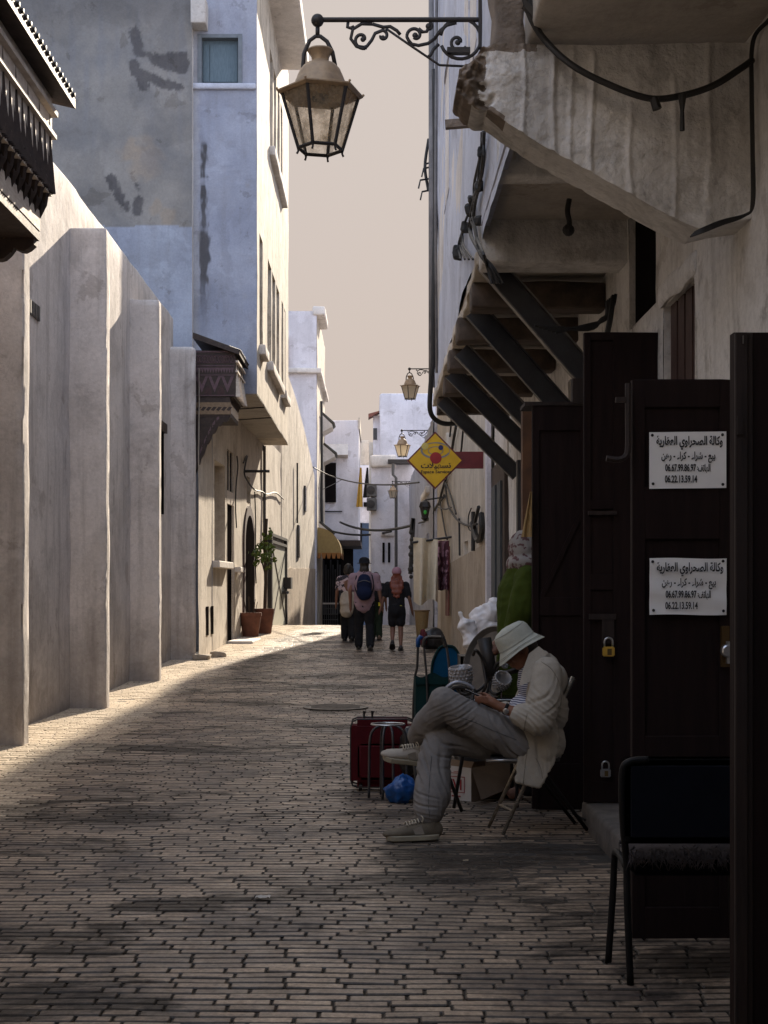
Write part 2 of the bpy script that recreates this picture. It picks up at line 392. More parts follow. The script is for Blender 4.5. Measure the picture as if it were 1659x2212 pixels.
def paver_material():
    m, N, L, b = nt('worn_pavers'); tc = N.new('ShaderNodeTexCoord').outputs['Object']
    at = N.new('ShaderNodeAttribute'); at.attribute_name = 'Col'
    sep = N.new('ShaderNodeSeparateColor'); L.new(at.outputs['Color'], sep.inputs[0])
    base = _mix(N, L, sep.outputs[0], (.42,.315,.225), (.20,.153,.114))
    n = _noise(N, L, tc, 1.1, 7, .68); base = _mix(N, L, _ramp(N, L, n, .46, .64), base, (.085,.062,.052))
    st = _noise(N, L, tc, .55, 8, .7, (1, 1.9, 1), .8); stain = _ramp(N, L, st, .515, .585)
    base = _mix(N, L, _mix(N, L, .85, (0,0,0), stain), base, (.028,.025,.023))
    sunlit_dust = sep.outputs[1]; base = _mix(N, L, sunlit_dust, base, (.62,.525,.405)); base = _mix(N, L, sep.outputs[2], base, (.042,.034,.027))
    f = _noise(N, L, tc, 38, 6, .75); base = _mix(N, L, 1., base, _ramp(N, L, f, .3, .72, (.35,.35,.35), (1.35,1.35,1.35)), 'MULTIPLY')
    L.new(base, b.inputs['Base Color']); b.inputs['Specular IOR Level'].default_value = .6
    r = _noise(N, L, tc, 7, 5, .6); L.new(_mix(N, L, _ramp(N, L, r, .3, .7), (.27,.27,.27), (.56,.56,.56)), b.inputs['Roughness']); L.new(_mix(N, L, sep.outputs[1], _mix(N, L, _ramp(N, L, r, .3, .7), (.3,.3,.3), (.58,.58,.58)), (.95,.95,.95)), b.inputs['Roughness']); sp_ = N.new('ShaderNodeMapRange'); sp_.inputs[3].default_value = .34; sp_.inputs[4].default_value = .05; L.new(sep.outputs[1], sp_.inputs[0]); L.new(_mix(N, L, _mix(N, L, .8, (0,0,0), stain), sp_.outputs[0], (.03,.03,.03)), b.inputs['Specular IOR Level'])
    n1 = _bump(N, L, b, _noise(N, L, tc, 16, 5, .65), .006, .6); _bump(N, L, b, f, .0022, .6, n1)
    return m
rng = np.random.default_rng(3)
vv = []; ff = []; cc = []; base = 0
y = 3.3; row = 0
while y < 46:
    rh = .069 + rng.uniform(-.005, .005) if y < 17 else .088 if y < 26 else .12
    x = -4.2 + (row % 2)*.107 + rng.uniform(-.025, .025)
    while x < 2.2:
        bw = .215 * (rng.uniform(.93, 1.06) if rng.random() < .9 else rng.uniform(.6, .8)); g = .0058
        x0, x1, y0, y1 = x + g*rng.uniform(.05,.5), x + bw - g*rng.uniform(.05,.8), y + g*rng.uniform(.4,1.1), y + rh - g*rng.uniform(.4,1.1)
        xm = (x0+x1)/2; h = rng.normal(0, .0013); tx, ty = rng.normal(0, .006), rng.normal(0, .012); skew = rng.normal(0, .0012)
        wy = lambda q: .045*noise.noise(Vector((q*.55, y*.3, 8))) + .016*noise.noise(Vector((q*1.9, y*.9, 5)))
        yc = (y0+y1)/2 + wy(xm); ht = (y1-y0)/2; hw = (x1-x0)/2; skew += (wy(xm+hw) - wy(xm-hw))/2
        zb = float(gz(yc)); slope = (gz(yc+.05)-gz(yc-.05))/.1
        wob = .012 * noise.noise(Vector((xm*.45, yc*.45, 3.))) 
        def ring(ch, c, z):
            q = [(-hw+c, -ht), (hw-c, -ht), (hw, -ht+c), (hw, ht-c), (hw-c, ht), (-hw+c, ht), (-hw, ht-c), (-hw, -ht+c)]
            return [(xm+a*(1-ch/hw), yc+bb*(1-ch/ht)+a*skew/hw, zb+wob+h+tx*a+(ty+slope)*bb+z) for a, bb in q]
        cut = rng.uniform(.001, .006)
        vv += ring(.0075, cut, 0) + ring(.005, cut, -.0010) + ring(0, cut+.003, -.006) + ring(0, cut+.003, -.04)
        ff.append(tuple(base + k for k in range(8)))
        for r_ in (0, 8, 16):
            for k in range(8): ff.append((base+r_+8+k, base+r_+8+(k+1) % 8, base+r_+(k+1) % 8, base+r_+k))
        # dusty pavers by the left wall, lightened to the shadow line as painted sunlight
        e = xm + 2.42 - 1.0*max(0, min(1, (yc-24)/14)) + .3*noise.noise(Vector((xm, yc*.6, 0))) + .25*noise.noise(Vector((xm*5, yc*5, 2))); sunlit_dust = max(0, min(1, -e*2.2 + .1)) * .92
        rv = rng.uniform(0, 1); cc += [(rv, sunlit_dust, 0, 1)] * 8 + [(rv, sunlit_dust, .8*(1-sunlit_dust*.75), 1)] * 8 + [(rv, sunlit_dust*.5, 1-sunlit_dust*.5, 1)] * 16
        base += 32; x += bw
    y += rh; row += 1
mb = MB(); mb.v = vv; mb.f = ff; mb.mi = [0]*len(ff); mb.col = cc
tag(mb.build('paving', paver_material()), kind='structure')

# manhole cover set in the street
gc = W(725, 1530, 17.0); gc.z = .006
t = thing('manhole_cover', gc, 'round grey iron manhole cover set in the pavers at mid street', 'manhole cover')
m_ = MB().lathe([(.40,0),(.40,.012),(.36,.014),(.36,.008),(.0,.008)], 28, gc, cap=False)
for a in range(6): m_.box(gc.x-.3, gc.x+.3, gc.y-.28+a*.1, gc.y-.25+a*.1, gc.z+.008, gc.z+.013)
m_.build('lid', simple('worn_cover_iron', (.14,.12,.1), .5, .2, (.05,.045,.04), 9, .004), t)

# ------------------------------------------------------------------ left: buttressed garden wall
t = thing('buttressed_wall', (-3.72, 17, 0), 'tall white plastered wall stepped with thick buttresses along the left of the street', 'wall')
mb = MB().lumpy(-4.3, -3.73, -12, 25.7, -.2, 6.45, .3, .022, .04, 1.1, 1); mb.build('wall', M['wall_left'], t, True, auto=50)
for i, (yb, zt) in enumerate(((8.9, 5.9), (12.97, 5.9), (16.95, 5.87), (21.1, 5.85), (25.28, 5.86))):
    MB().lumpy(-4.0, -3.29, yb, yb + .24, -.2, zt, .09, .010, .016 if i < 4 else .07, 1.6, 10 + i, chip=.09).build('buttress', M['wall_left'], t, True, auto=60)
# slit window and vent in the wall
fr = MB().box(-3.74, -3.67, 23.1, 24.5, 4.18, 4.34); w_ = fr.build('lintel', M['wood_dark'], t)
MB().box(-3.75, -3.708, 23.35, 24.35, 2.75, 4.18).build('window', M['dark'], t)
va = MB().box(-3.75, -3.705, 14.85, 15.35, 4.42, 4.58)
for k in range(4): va.box(-3.75, -3.695, 14.88 + k*.12, 14.93 + k*.12, 4.43, 4.57)
va.build('vent', M['cable_grey'], t)

# ------------------------------------------------------------------ carved timber canopies over the left doors
def canopy(y0, y1, xw, xf, dz, label, ext=0.0, flip=False):
    t = thing('carved_canopy', (xw, y0, 3.4 + dz), label, 'wooden canopy', 'carved wooden canopies over doors')
    Z = lambda z: z + dz
    # sloping tiled roof with eave overhang
    rf = MB()
    xe = xf + (.16 if ext else .085); prof = [(xw, Z(6.14)), (xe, Z(5.82)), (xe, Z(5.74)), (xw, Z(6.04))]
    rf.prism([V(x, y0 - .14, z) for x, z in prof], (0, y1 - y0 + .28, 0))
    roof = rf.build('roof', M['wood_dark'], t)
    tl = MB(); n = int((y1 - y0 + .28) / .11)
    for k in range(n):
        yy = y0 - .14 + .055 + k * .11
        tl.tube([V(xw, yy, Z(6.14)), V(xe + .015, yy, Z(5.82))], .030, 8, flat=.6)
    tl.build('roof_tiles', M['tile_green'], roof, True)
    # frieze box (street face and two ends)
    b = MB(); b.box(xw, xf, y0, y1, Z(4.98), Z(5.84)); fz = b.build('frieze', M['wood_lit'] if ext else M['wood_dark'], t)
    # end face toward the viewer: painted bands
    e = MB(); e.box(xw, xf - .004, y0 - .012, y0 - .002, Z(4.985), Z(5.835)); e.build('end_panel', M['wood_dark'], t)
    bd = MB()
    for z0, z1 in ((5.80, 5.825), (5.545, 5.56), (5.375, 5.39), (5.0, 5.015)): bd.box(xw + .02, xf - .02, y0 - .02, y0 - .013, Z(z0), Z(z1))
    for k in range(14):                                        # looped strapwork
        cx = xw + .06 + k * (xf - xw - .12) / 13
        bd.tube([V(cx, y0 - .016, Z(5.675)) + V(.05*math.cos(q), 0, .07*math.sin(q)) for q in [2*math.pi*i/10 for i in range(10)]], .006, 4, closed=True)
        bd.prism([V(cx-.03, y0-.013, Z(5.52)), V(cx+.03, y0-.013, Z(5.52)), V(cx, y0-.013, Z(5.42))], (0, -.006, 0))
    bd.build('painted_band', M['paint_mauve'], t)
    zg = MB(); n = 3; wv = (xf - xw - .06) / n
    for k in range(n):
        a = xw + .03 + k * wv
        zg.prism([V(a, y0-.013, Z(5.36)), V(a + wv*.5, y0-.013, Z(5.06)), V(a + wv, y0-.013, Z(5.36)), V(a + wv*.78, y0-.013, Z(5.36)), V(a + wv*.5, y0-.013, Z(5.20)), V(a + wv*.22, y0-.013, Z(5.36))][::-1], (0, -.008, 0))
    zg.build('chevron', M['paint_mauve'], t)
    for k in range(n - 1):
        ar = MB(); a = xw + .03 + (k + .72) * wv
        ar.prism([V(a, y0-.013, Z(5.02)), V(a+wv*.55, y0-.013, Z(5.02)), V(a+wv*.55, y0-.013, Z(5.10)), V(a+wv*.275, y0-.013, Z(5.2)), V(a, y0-.013, Z(5.10))], (0, -.006, 0))
        ar.build('painted_arch', M['paint_red'], t)
    # street face: two mouldings and tall fluted strips that run down into the hanging carving
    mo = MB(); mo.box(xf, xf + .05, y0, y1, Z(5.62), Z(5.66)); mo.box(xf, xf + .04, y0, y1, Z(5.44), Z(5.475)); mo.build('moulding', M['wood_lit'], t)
    fl = MB(); n = max(6, int((y1 - y0) / .17))
    for k in range(n):
        yy = y0 + (k + .5) * (y1 - y0) / n
        for q, hh in ((-.045, .34), (.0, .66), (.045, .46)):
            fl.add([V(xf, yy+q-.02, Z(4.99)), V(xf+(.04 if ext else .085), yy+q, Z(4.99)), V(xf, yy+q+.02, Z(4.99)), V(xf+.001, yy+q, Z(4.99+hh - .12*(k % 2)))], [(0,1,3),(1,2,3)])
    fl.build('fluting', M['wood_dark'] if ext else M['wood_lit'], t)  # near ribs dark for their shaded sides, far ribs in the sunlit tone
    # hanging muqarnas carving below the street face: stepped rows of pointed drops
    mq = MB()
    for r_ in range(3):
        for k in range(n):
            yy = y0 + (k + .5 + .5 * (r_ % 2)) * (y1 - y0) / n; x = xf - (.01 if ext else .05) - .06 * r_; z = Z(5.05 - .10 * r_)
            if yy > y1: continue
            mq.lathe([(.004, -.15), (.025, -.11), (.06, -.04), (.07, .02), (.045, .07), (.004, .10)], 6, (x - .03, yy, z))
    mq.box(xw, xf - .1, y0, y1, Z(4.62), Z(5.0)); mq.build('hanging_carving', M['wood_dark'], t)
    st = MB(); st.box(xf - .13, xf - .095, y0, y1, Z(4.70), Z(4.86)); st.build('lit_strip', M['wood_lit'], t)  # band of sunlight painted as a pale wood strip
    # lintel with leaf band
    lt = MB(); lt.box(xw, xf - .09, y0 - .01, y0 + .06, Z(4.66), Z(4.88)); lt.build('lintel', M['paint_cream'], t)
    lf = MB()
    for k in range(7):
        cx = xw + .08 + k * (xf - xw - .2) / 6
        lf.add([V(cx-.05, y0-.013, Z(4.74)), V(cx, y0-.013, Z(4.72)), V(cx+.06, y0-.013, Z(4.79)), V(cx, y0-.013, Z(4.80))], [(0,1,2,3)])
    lf.build('leaf_band', M['wood_dark'], t)
    # curved brackets with scalloped lower edge
    for yy in ([y0] if y1 - y0 < 2.0 and not ext else [y0, y1 - .12]):
        up = []; lo = []
        for i in range(25):
            q = i / 24; x = xw + .03 + (xf - .12 - xw - .03) * q; base_ = 3.55 + 1.05 * math.sin(q * math.pi / 2) ** .9
            up.append(V(x, yy + .01, Z(4.66)))
            lo.append(V(x, yy + .01, Z(base_ - .05 * abs(math.sin(q * 6 * math.pi)) - .03 * q)))
        br = MB(); br.prism(up[::-1] + lo, (0, .1, 0)); bk = br.build('bracket', M['wood_dark'], t)
        bb = MB()
        for i in range(22):
            q0, q1 = i / 24, (i + 1.0) / 24
            def pt(q, o): return V(xw + .03 + (xf - .15 - xw) * q, yy + .002, Z(3.66 + o + 1.0 * math.sin(q * math.pi / 2) ** .9))
            if i % 3 != 2: bb.add([pt(q0, .02), pt(q1, .02), pt(q1, .09), pt(q0, .09)], [(0,1,2,3)])
        bb.build('bracket_ornament', M['paint_cream'] if ext else M['paint_mauve'], bk)
        dr = MB()
        for i in range(9):
            p = pt(i / 9 + .04, -.02); dr.add([p + V(-.05, -.004, .0), p + V(.0, -.004, -.11), p + V(.05, -.004, .02)], [(0,1,2)])
        dr.build('bracket_scallop', M['wood_dark'], bk)
    return t
canopy(25.62, 27.1, -3.35, -2.58, 0, 'dark carved wooden canopy with mauve painted chevrons beyond the last buttress')
canopy(7.2, 11.25, -3.74, -2.62, -.33, 'dark carved wooden canopy with sunlit fluted face at upper left corner', ext=1)

# ------------------------------------------------------------------ weathered tall building behind the wall
def painted(mb, x0, x1, y, z0, z1, nx, nz, fn, flip=False):
    vs = []; cs = []
    for j in range(nz + 1):
        for i in range(nx + 1):
            x = x0 + (x1 - x0) * i / nx; z = z0 + (z1 - z0) * j / nz
            vs.append((x, y, z)); cs.append((*fn(x, z), 1))
    w = nx + 1
    mb.v = vs; mb.f = [(j*w+i, j*w+i+1, (j+1)*w+i+1, (j+1)*w+i) for j in range(nz) for i in range(nx)]; mb.mi = [0]*len(mb.f); mb.col = cs
    return mb
def seg(px, py, ax, ay, bx, by):
    dx, dy = bx-ax, by-ay; t = max(0, min(1, ((px-ax)*dx+(py-ay)*dy)/(dx*dx+dy*dy+1e-9))); return math.hypot(px-ax-dx*t, py-ay-dy*t)
def mixc(a, b, t): return tuple(p + (q - p) * t for p, q in zip(a, b))
def sm(a, b, x): t = max(0, min(1, (x - a) / (b - a))); return t * t * (3 - 2 * t)
DW = 27.1; XWE = (415-811)*27.1/FPX
gash = [(290,70,300,110,13),(300,110,335,128,9),(335,128,395,148,13),(355,125,395,122,10),(370,130,398,140,13),(290,140,312,185,13),(312,160,345,178,10),(345,178,375,186,9),(378,186,388,188,9),(240,385,258,425,9),(258,425,272,450,8),(300,432,296,455,10),(294,398,300,408,4)]
def wfn(x, z):
    px = 811 + x * FPX / DW; py = 1265 - (z - 1.5) * FPX / DW
    n1 = noise.noise(Vector((x*1.3, z*1.3, 1))); n2 = noise.noise(Vector((x*6, z*6, 4))); n3 = noise.noise(Vector((x*7, z*.8, 9)))
    line = 488 + 5*n1 + 2*n2
    if py < line:
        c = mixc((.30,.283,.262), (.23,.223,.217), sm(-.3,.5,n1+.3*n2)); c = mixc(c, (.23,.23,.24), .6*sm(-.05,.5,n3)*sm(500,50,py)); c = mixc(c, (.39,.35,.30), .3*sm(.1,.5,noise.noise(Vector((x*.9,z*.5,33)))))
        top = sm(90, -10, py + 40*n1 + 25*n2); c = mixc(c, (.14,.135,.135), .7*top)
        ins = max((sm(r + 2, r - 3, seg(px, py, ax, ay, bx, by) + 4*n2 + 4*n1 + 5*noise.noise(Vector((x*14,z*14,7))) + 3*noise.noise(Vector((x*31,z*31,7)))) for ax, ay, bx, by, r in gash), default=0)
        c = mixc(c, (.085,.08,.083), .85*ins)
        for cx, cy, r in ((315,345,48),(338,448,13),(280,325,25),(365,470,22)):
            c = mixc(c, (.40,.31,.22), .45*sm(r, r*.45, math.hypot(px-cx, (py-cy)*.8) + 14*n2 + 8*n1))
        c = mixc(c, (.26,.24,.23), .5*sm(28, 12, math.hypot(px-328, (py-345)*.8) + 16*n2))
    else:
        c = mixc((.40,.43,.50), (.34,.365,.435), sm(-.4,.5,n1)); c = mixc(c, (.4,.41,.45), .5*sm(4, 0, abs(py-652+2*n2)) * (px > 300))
    return c
t = thing('weathered_building', (-6, 26, 0), 'tall grey weathered plaster building with patches of bare render above the buttressed wall', 'building')
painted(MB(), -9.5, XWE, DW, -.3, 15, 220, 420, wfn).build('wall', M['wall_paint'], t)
MB().box(-9.5, XWE, DW + .01, 34, -.3, 15).build('building_body', M['wall_white'], t)

# ------------------------------------------------------------------ white house with the upper storey out over the street
DB = 27.3; XB = -2.33
def bfn(x, z):
    px = 811 + x * FPX / DB; py = 1265 - (z - 1.5) * FPX / DB
    n1 = noise.noise(Vector((x*1.1, z*1.1, 21))); n2 = noise.noise(Vector((x*7, z*7, 24))); n4 = noise.noise(Vector((x*20, z*5, 2)))
    c = mixc((.40,.42,.495), (.33,.35,.425), sm(-.4,.5,n1+.2*n2))
    if 300 < py < 760:
        wd = 4 + 3.5*sm(380, 540, py)*sm(700,560,py) + 5*sm(60, 0, abs(py-545))
        k = sm(wd + 5, wd - 3, abs(px - 440) + 7*n4 + 4*n2) * sm(300, 315, py) * sm(760, 600, py) * (.35 if 385 < py < 400 else 1) * (1 - .55*sm(.0,.4,n1))
        c = mixc(c, (.07,.065,.065), .9*k)
    c = mixc(c, (.5,.5,.53), .6*sm(22, 10, px - 413 + 5*n2)) 
    for cx, cy, r in ((530,640,9),(533,400,5),(480,300,4)): c = mixc(c, (.35,.35,.38), .5*sm(r, r*.3, math.hypot(px-cx, py-cy)+5*n2))
    return c
t = thing('white_house', (XB, DB, 0), 'white house whose upper storeys jut out over the street beside the weathered building', 'house')
WHITE = t
zb = 5.28
def col_at(px): return (px - 811) * DB / FPX
def z_at(py, d=DB): return 1.5 + (1265 - py) * d / FPX
# near wall: opening for the shuttered window
wx0, wx1, wz0, wz1 = col_at(430), col_at(520), z_at(180), z_at(77)
mb = MB(); nx, nz = 130, 420; x0, x1, z0, z1 = -3.75, XB, -.3, 15.0
vs = []; cs = []; fs = []
for j in range(nz + 1):
    for i in range(nx + 1):
        x = x0 + (x1-x0)*i/nx; z = z0 + (z1-z0)*j/nz; vs.append((x, DB, z)); cs.append((*bfn(x, z), 1))
for j in range(nz):
    for i in range(nx):
        x = x0 + (x1-x0)*(i+.5)/nx; z = z0 + (z1-z0)*(j+.5)/nz
        if wx0 < x < wx1 and wz0 < z < wz1: continue
        if x > -3.2 and z < zb: continue
        fs.append((j*(nx+1)+i, j*(nx+1)+i+1, (j+1)*(nx+1)+i+1, (j+1)*(nx+1)+i))
mb.v = vs; mb.f = fs; mb.mi = [0]*len(fs); mb.col = cs; mb.build('end_wall', M['wall_paint'], t)
fr = MB(); fr.box(wx0-.03, wx0+.05, DB+.0-.02, DB+.25, wz0-.03, wz1+.03); fr.box(wx1-.05, wx1+.03, DB-.02, DB+.25, wz0-.03, wz1+.03)
fr.box(wx0+.05, wx1-.05, DB-.01, DB+.25, wz1-.04, wz1+.03); fr.box(wx0-.05, wx1+.05, DB-.03, DB+.25, wz0-.06, wz0+.0)
fw = fr.build('window', simple('grey_window_frame', (.17,.19,.21), .8), t)
sh = MB(); sh.box(wx0+.05, wx1-.05, DB+.16, DB+.2, wz0, wz1-.04); xm = wx0 + .18
for a, b_ in ((wx0+.07, xm), (xm+.02, wx1-.08)): sh.box(a, b_, DB+.14, DB+.16, wz0+.08, wz1-.12)
sh.build('shutter', M['shutter'], fw)
MB().lumpy(col_at(418), col_at(450), DB-.45, DB, z_at(68), z_at(12), .15, .01, .02).build('ledge', M['wall_white'], t, True, auto=50)
# lower half thicker: step at the window sill
MB().lumpy(-3.6, XB-.02, DB-.07, DB+.02, z_at(181)-.12, z_at(181), .2, .01, .03, 2, 5).build('offset_ledge', M['wall_blue'], t, True, auto=50)
# street face with real window recesses
def dx(px): return -XB * FPX / (811 - px)
ops = []
for a, b_, yt, yb in ((560.5,567,490,735),(578,586,600,775),(588,594.5,600,790),(597,603,600,805),(608,611.5,640,832),(613.5,616.5,640,842)):
    d0, d1 = dx(a), dx(b_); ops.append((d0-DB, d1-DB, z_at(yb, (d0+d1)/2)-zb, z_at(yt, (d0+d1)/2)-zb, .35))
for a, b_, yt, yb in ((583,589,170,340),(591,596.5,190,365),(599,604,210,390),(606,610,230,410)):
    d0, d1 = dx(a), dx(b_); ops.append((d0-DB, d1-DB, z_at(yb, (d0+d1)/2)-zb, z_at(yt, (d0+d1)/2)-zb, .35))
# tidy to two floors
lo_z = [o for o in ops[:6]]; hi_z = ops[6:]
ops = [(o[0], o[1], 1.05, 3.3, .35) for o in lo_z] + [(o[0], o[1], 5.9, 8.1, .35) for o in hi_z]
L_ = 37.2 - DB
mb = MB().facade((XB, DB, zb), (0,1,0), (1,0,0), L_, 15-zb, ops, step=.3, amp=.012); mb.build('street_wall', M['wall_face'], t)
for o in ops:
    g_ = MB().box(XB-.37, XB-.33, DB+o[0]-.02, DB+o[1]+.02, zb+o[2]-.02, zb+o[3]+.02); g_.build('window', M['glass_dark'], t)
def sill(u0, u1, z): MB().lumpy(XB-.05, XB+.13, DB+u0-.12, DB+u1+.12, zb+z-.2, zb+z, .25, .012, .02, 2, u0).build('sill', M['wall_white'], t, True, auto=50)
sill(lo_z[0][0], lo_z[0][1], 1.05); sill(lo_z[1][0], lo_z[3][1], 1.05); sill(lo_z[4][0], lo_z[5][1], 1.05); sill(hi_z[0][0], hi_z[-1][1], 5.9)
un = MB().facade((XB, DB, zb), (0,1,0), (1,0,0), .01, .01)
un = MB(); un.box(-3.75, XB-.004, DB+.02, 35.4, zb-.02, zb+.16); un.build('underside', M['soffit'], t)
MB().box(-3.75, XB-.01, 35.4, 37.2, zb-.02, 15).build('back_wall', M['wall_face'], t)
MB().box(-3.75, XB-.45, DB+.32, 35.3, zb+.17, 15).build('house_body', M['wall_white'], t)
MB().box(XB-.4, XB+.0, DB-.2, 37.2, 15.01, 15.2).build('roof', M['wall_white'], t)
ev = MB(); ev.lumpy(XB-.1, -1.66, DB-2.2, 34.6, z_at(142, 34.3), z_at(142, 34.3)+.35, .6, .01, .03); ev.build('eave', M['wall_white'], t, True, auto=50)
# two lines strung below the underside
for yy in (29.2, 31.0): MB().tube([V(XB+.0, yy, zb-.03), V(-3.2, yy+.3, zb-.05)], .012, 5).build('washing_line', M['cable'], t)

# ------------------------------------------------------------------ ground storey under the overhang: door, niche, arched door, gate
fa, fk = -3.8373, .02303
def dpx(px): return 3000 * fa / (px - 811 - 3000 * fk)
P0 = V(-3.25, 25.5, 0); Ud = V(fk, 1, 0).normalized(); Nd = V(1, -fk, 0).normalized()
def ud(px): return (dpx(px) - 25.5) * math.sqrt(1 + fk * fk)
def fz(px, py): return 1.5 + (1265 - py) * dpx(px) / FPX
t = thing('street_front', P0, 'low sunlit cream house front with doors and a sill under the overhanging white storey', 'house front')
z0 = -.2
ops = [(ud(463), ud(486), fz(475,1213)-z0, fz(475,1000)-z0, .3), (ud(490.5), ud(505.5), .1, fz(498,975)-z0, .05), (ud(521), ud(523.5), fz(522,1290)-z0, fz(522,1230)-z0, .15), (ud(534), ud(540), fz(537,1085)-z0, fz(537,1030)-z0, .2)]
mb = MB().facade(P0 + V(0,0,z0), Ud, Nd, 19.5, 5.7, ops, step=.4, amp=.02); mb.build('wall', M['wall_low'], t)
def fbox(mb, u0, u1, z0_, z1_, n0, n1):
    c = P0 + Ud*(u0+u1)/2 + Nd*(n0+n1)/2 + V(0,0,(z0_+z1_)/2)
    return mb.obox(c, Ud*(u1-u0)/2, Nd*(n1-n0)/2, V(0,0,(z1_-z0_)/2))
fbox(MB(), ops[0][0]-.05, ops[0][1]+.05, z0+ops[0][2]-.05, z0+ops[0][3]+.05, -.33, -.3).build('niche_back', M['wall_low'], t)
fbox(MB(), ops[0][0]-.25, ops[0][1]+.35, fz(475,1213)-.14, fz(475,1213), -.05, .14).build('sill', M['wall_white'], t, bevel=.015)
fbox(MB(), ops[1][1]+.1, ops[1][1]+.75, fz(510,1225)-.12, fz(510,1225), -.02, .14).build('ledge', M['wall_white'], t, bevel=.015)
d_ = fbox(MB(), ops[1][0]-.02, ops[1][1]+.02, .1, z0+ops[1][3]+.02, -.07, -.045); door = d_.build('door', M['dark'], t)
tr = fbox(MB(), ops[1][0], ops[1][1], fz(498,1090), fz(498,1062), -.045, -.005)
fbox(tr, ops[1][0], ops[1][0]+.1, .1, z0+ops[1][3], -.045, -.01); fbox(tr, ops[1][1]-.1, ops[1][1], .1, z0+ops[1][3], -.045, -.01)
fbox(tr, (ops[1][0]+ops[1][1])/2-.03, (ops[1][0]+ops[1][1])/2+.03, fz(498,1060), z0+ops[1][3], -.045, -.02)
tr.build('door_frame', M['wood_lit'], door)
fbox(MB(), ops[1][0]-.05, ops[1][1]+.6, .05, .32, 0, .55).build('doorstep', M['wall_white'], t, bevel=.02)
fbox(MB(), ops[2][0]-.05, ops[3][1]+.05, 0, 4.9, -.4, -.36).build('opening_back', M['dark'], t)
# arched door
def arch(u0, u1, zb_, zs, zt, n=14):
    pts = [P0 + Ud*u0 + V(0,0,zb_), P0 + Ud*u1 + V(0,0,zb_)]
    for i in range(n + 1):
        q = math.pi * i / n; pts.append(P0 + Ud*((u0+u1)/2 + (u1-u0)/2*math.cos(q)) + V(0,0,zs + (zt-zs)*math.sin(q)))
    return pts
ua, ub = ud(526), ud(546.5); zs = fz(537,1175); zt = fz(537,1103)
MB().prism([p - Nd*.02 for p in arch(ua-.12, ub+.12, .1, zs, zt+.12)], Nd*.06).build('arch_frame', M['paint_red'], t)
MB().prism([p - Nd*.01 for p in arch(ua+.12, ub-.12, .1, zs, zt-.12)], Nd*.055).build('arched_door', M['dark'], t)
# iron gate at the far end
g_ = fbox(MB(), ud(581), ud(612), .3, fz(597,1172), .02, .07); M['gate'] = simple('pale_green_sheet_gate', (.42,.42,.34), .6, 0, (.34,.34,.28), 5, .002)
gate = g_.build('gate', M['gate'], t)
gb = fbox(MB(), ud(578), ud(613), fz(597,1178), fz(597,1172), .02, .12); fbox(gb, ud(578), ud(613), fz(597,1164), fz(597,1158), .02, .12)
fbox(gb, ud(578), ud(580), .3, fz(597,1158), .02, .12); fbox(gb, ud(611.5), ud(613), .3, fz(597,1158), .02, .12)
a1, a2 = ud(581), ud(612); zz0, zz1 = .4, fz(597,1178)
for p, q in (((a1, zz0), (a2, zz1)), ((a1, zz1), (a2, zz0))):
    gb.beam(P0 + Ud*p[0] + Nd*.08 + V(0,0,p[1]), P0 + Ud*q[0] + Nd*.08 + V(0,0,q[1]), .02, .05)
fbox(gb, ud(604), ud(611), 1.25, 1.33, .07, .2); fbox(gb, ud(607), ud(611), 1.4, 1.75, .07, .3)
gb.build('gate_frame', M['iron'], gate)
# wall clutter: pipe, lamp arm, cables, vents
pp = MB(); pp.tube([P0 + Ud*ud(567) + Nd*.05 + V(0,0,5.2), P0 + Ud*ud(567) + Nd*.05 + V(0,0,2.6)], .04, 8); pp.build('pipe', M['cable_grey'], t)
cb = MB()
cb.tube([P0 + Ud*ud(525) + Nd*.05 + V(0,0,fz(525,1018)), P0 + Ud*ud(525) + Nd*.62 + V(0,0,fz(525,1018))], .035, 6)
cb.tube(spline([P0 + Ud*ud(a) + Nd*.06 + V(0,0,fz(a, b_)) for a, b_ in ((520,1000),(528,985),(522,1020),(530,1040),(545,1058),(560,1062),(572,1068),(590,1064),(608,1078))], 6), .02, 5)
cb.tube(spline([P0 + Ud*ud(a) + Nd*.06 + V(0,0,fz(a, b_)) for a, b_ in ((506,985),(508,1010),(504,1050),(503,1100),(505,1140))], 6), .015, 5)
cb.tube(spline([P0 + Ud*ud(a) + Nd*.06 + V(0,0,fz(a, b_)) for a, b_ in ((545,1062),(547,1130),(546,1200),(548,1260))], 4), .016, 5)
cb.build('cable', M['cable'], t)
vn = MB()
for a, zv in ((445,.75),(447.5,.75),(456,.75),(458,.75)): fbox(vn, ud(a)-.05, ud(a)+.08, zv-.2, zv+.35, .003, .02)
vn.build('vent', M['dark'], t)
# far stretch of wall with rounded top, dado below
def wall_run(t, pts, zt, nm, mat, th=.4, z0=-1.2):
    for (a, b_), (z_a, z_b) in zip(zip(pts, pts[1:]), zip(zt, zt[1:])):
        a, b_ = V(*a, 0), V(*b_, 0); n = (b_-a).cross(V(0,0,1)).normalized() * th; n = n if n.x < 0 else -n
        MB().prism([a+V(0,0,z0), b_+V(0,0,z0), b_+V(0,0,z_b), a+V(0,0,z_a)], n).build(nm, mat, t)
t = thing('curved_top_wall', (-2.85, 42, 0), 'sunlit white wall with a curved sloping top beyond the iron gate', 'wall')
n = 14; pts = []; zt = []
for i in range(n + 1):
    q = i / n; d = 42.2 + 11.5*q; pts.append((-2.85 + .5*q, d)); zt.append(8.3 - 2.6*q**1.6)
mb = MB()
a = [V(x, d, -1.5) for x, d in pts]; b_ = [V(x, d, z) for (x, d), z in zip(pts, zt)]
mb.prism(a + b_[::-1], (-.5, 0, 0)); mb.build('wall', M['wall_face'], t)
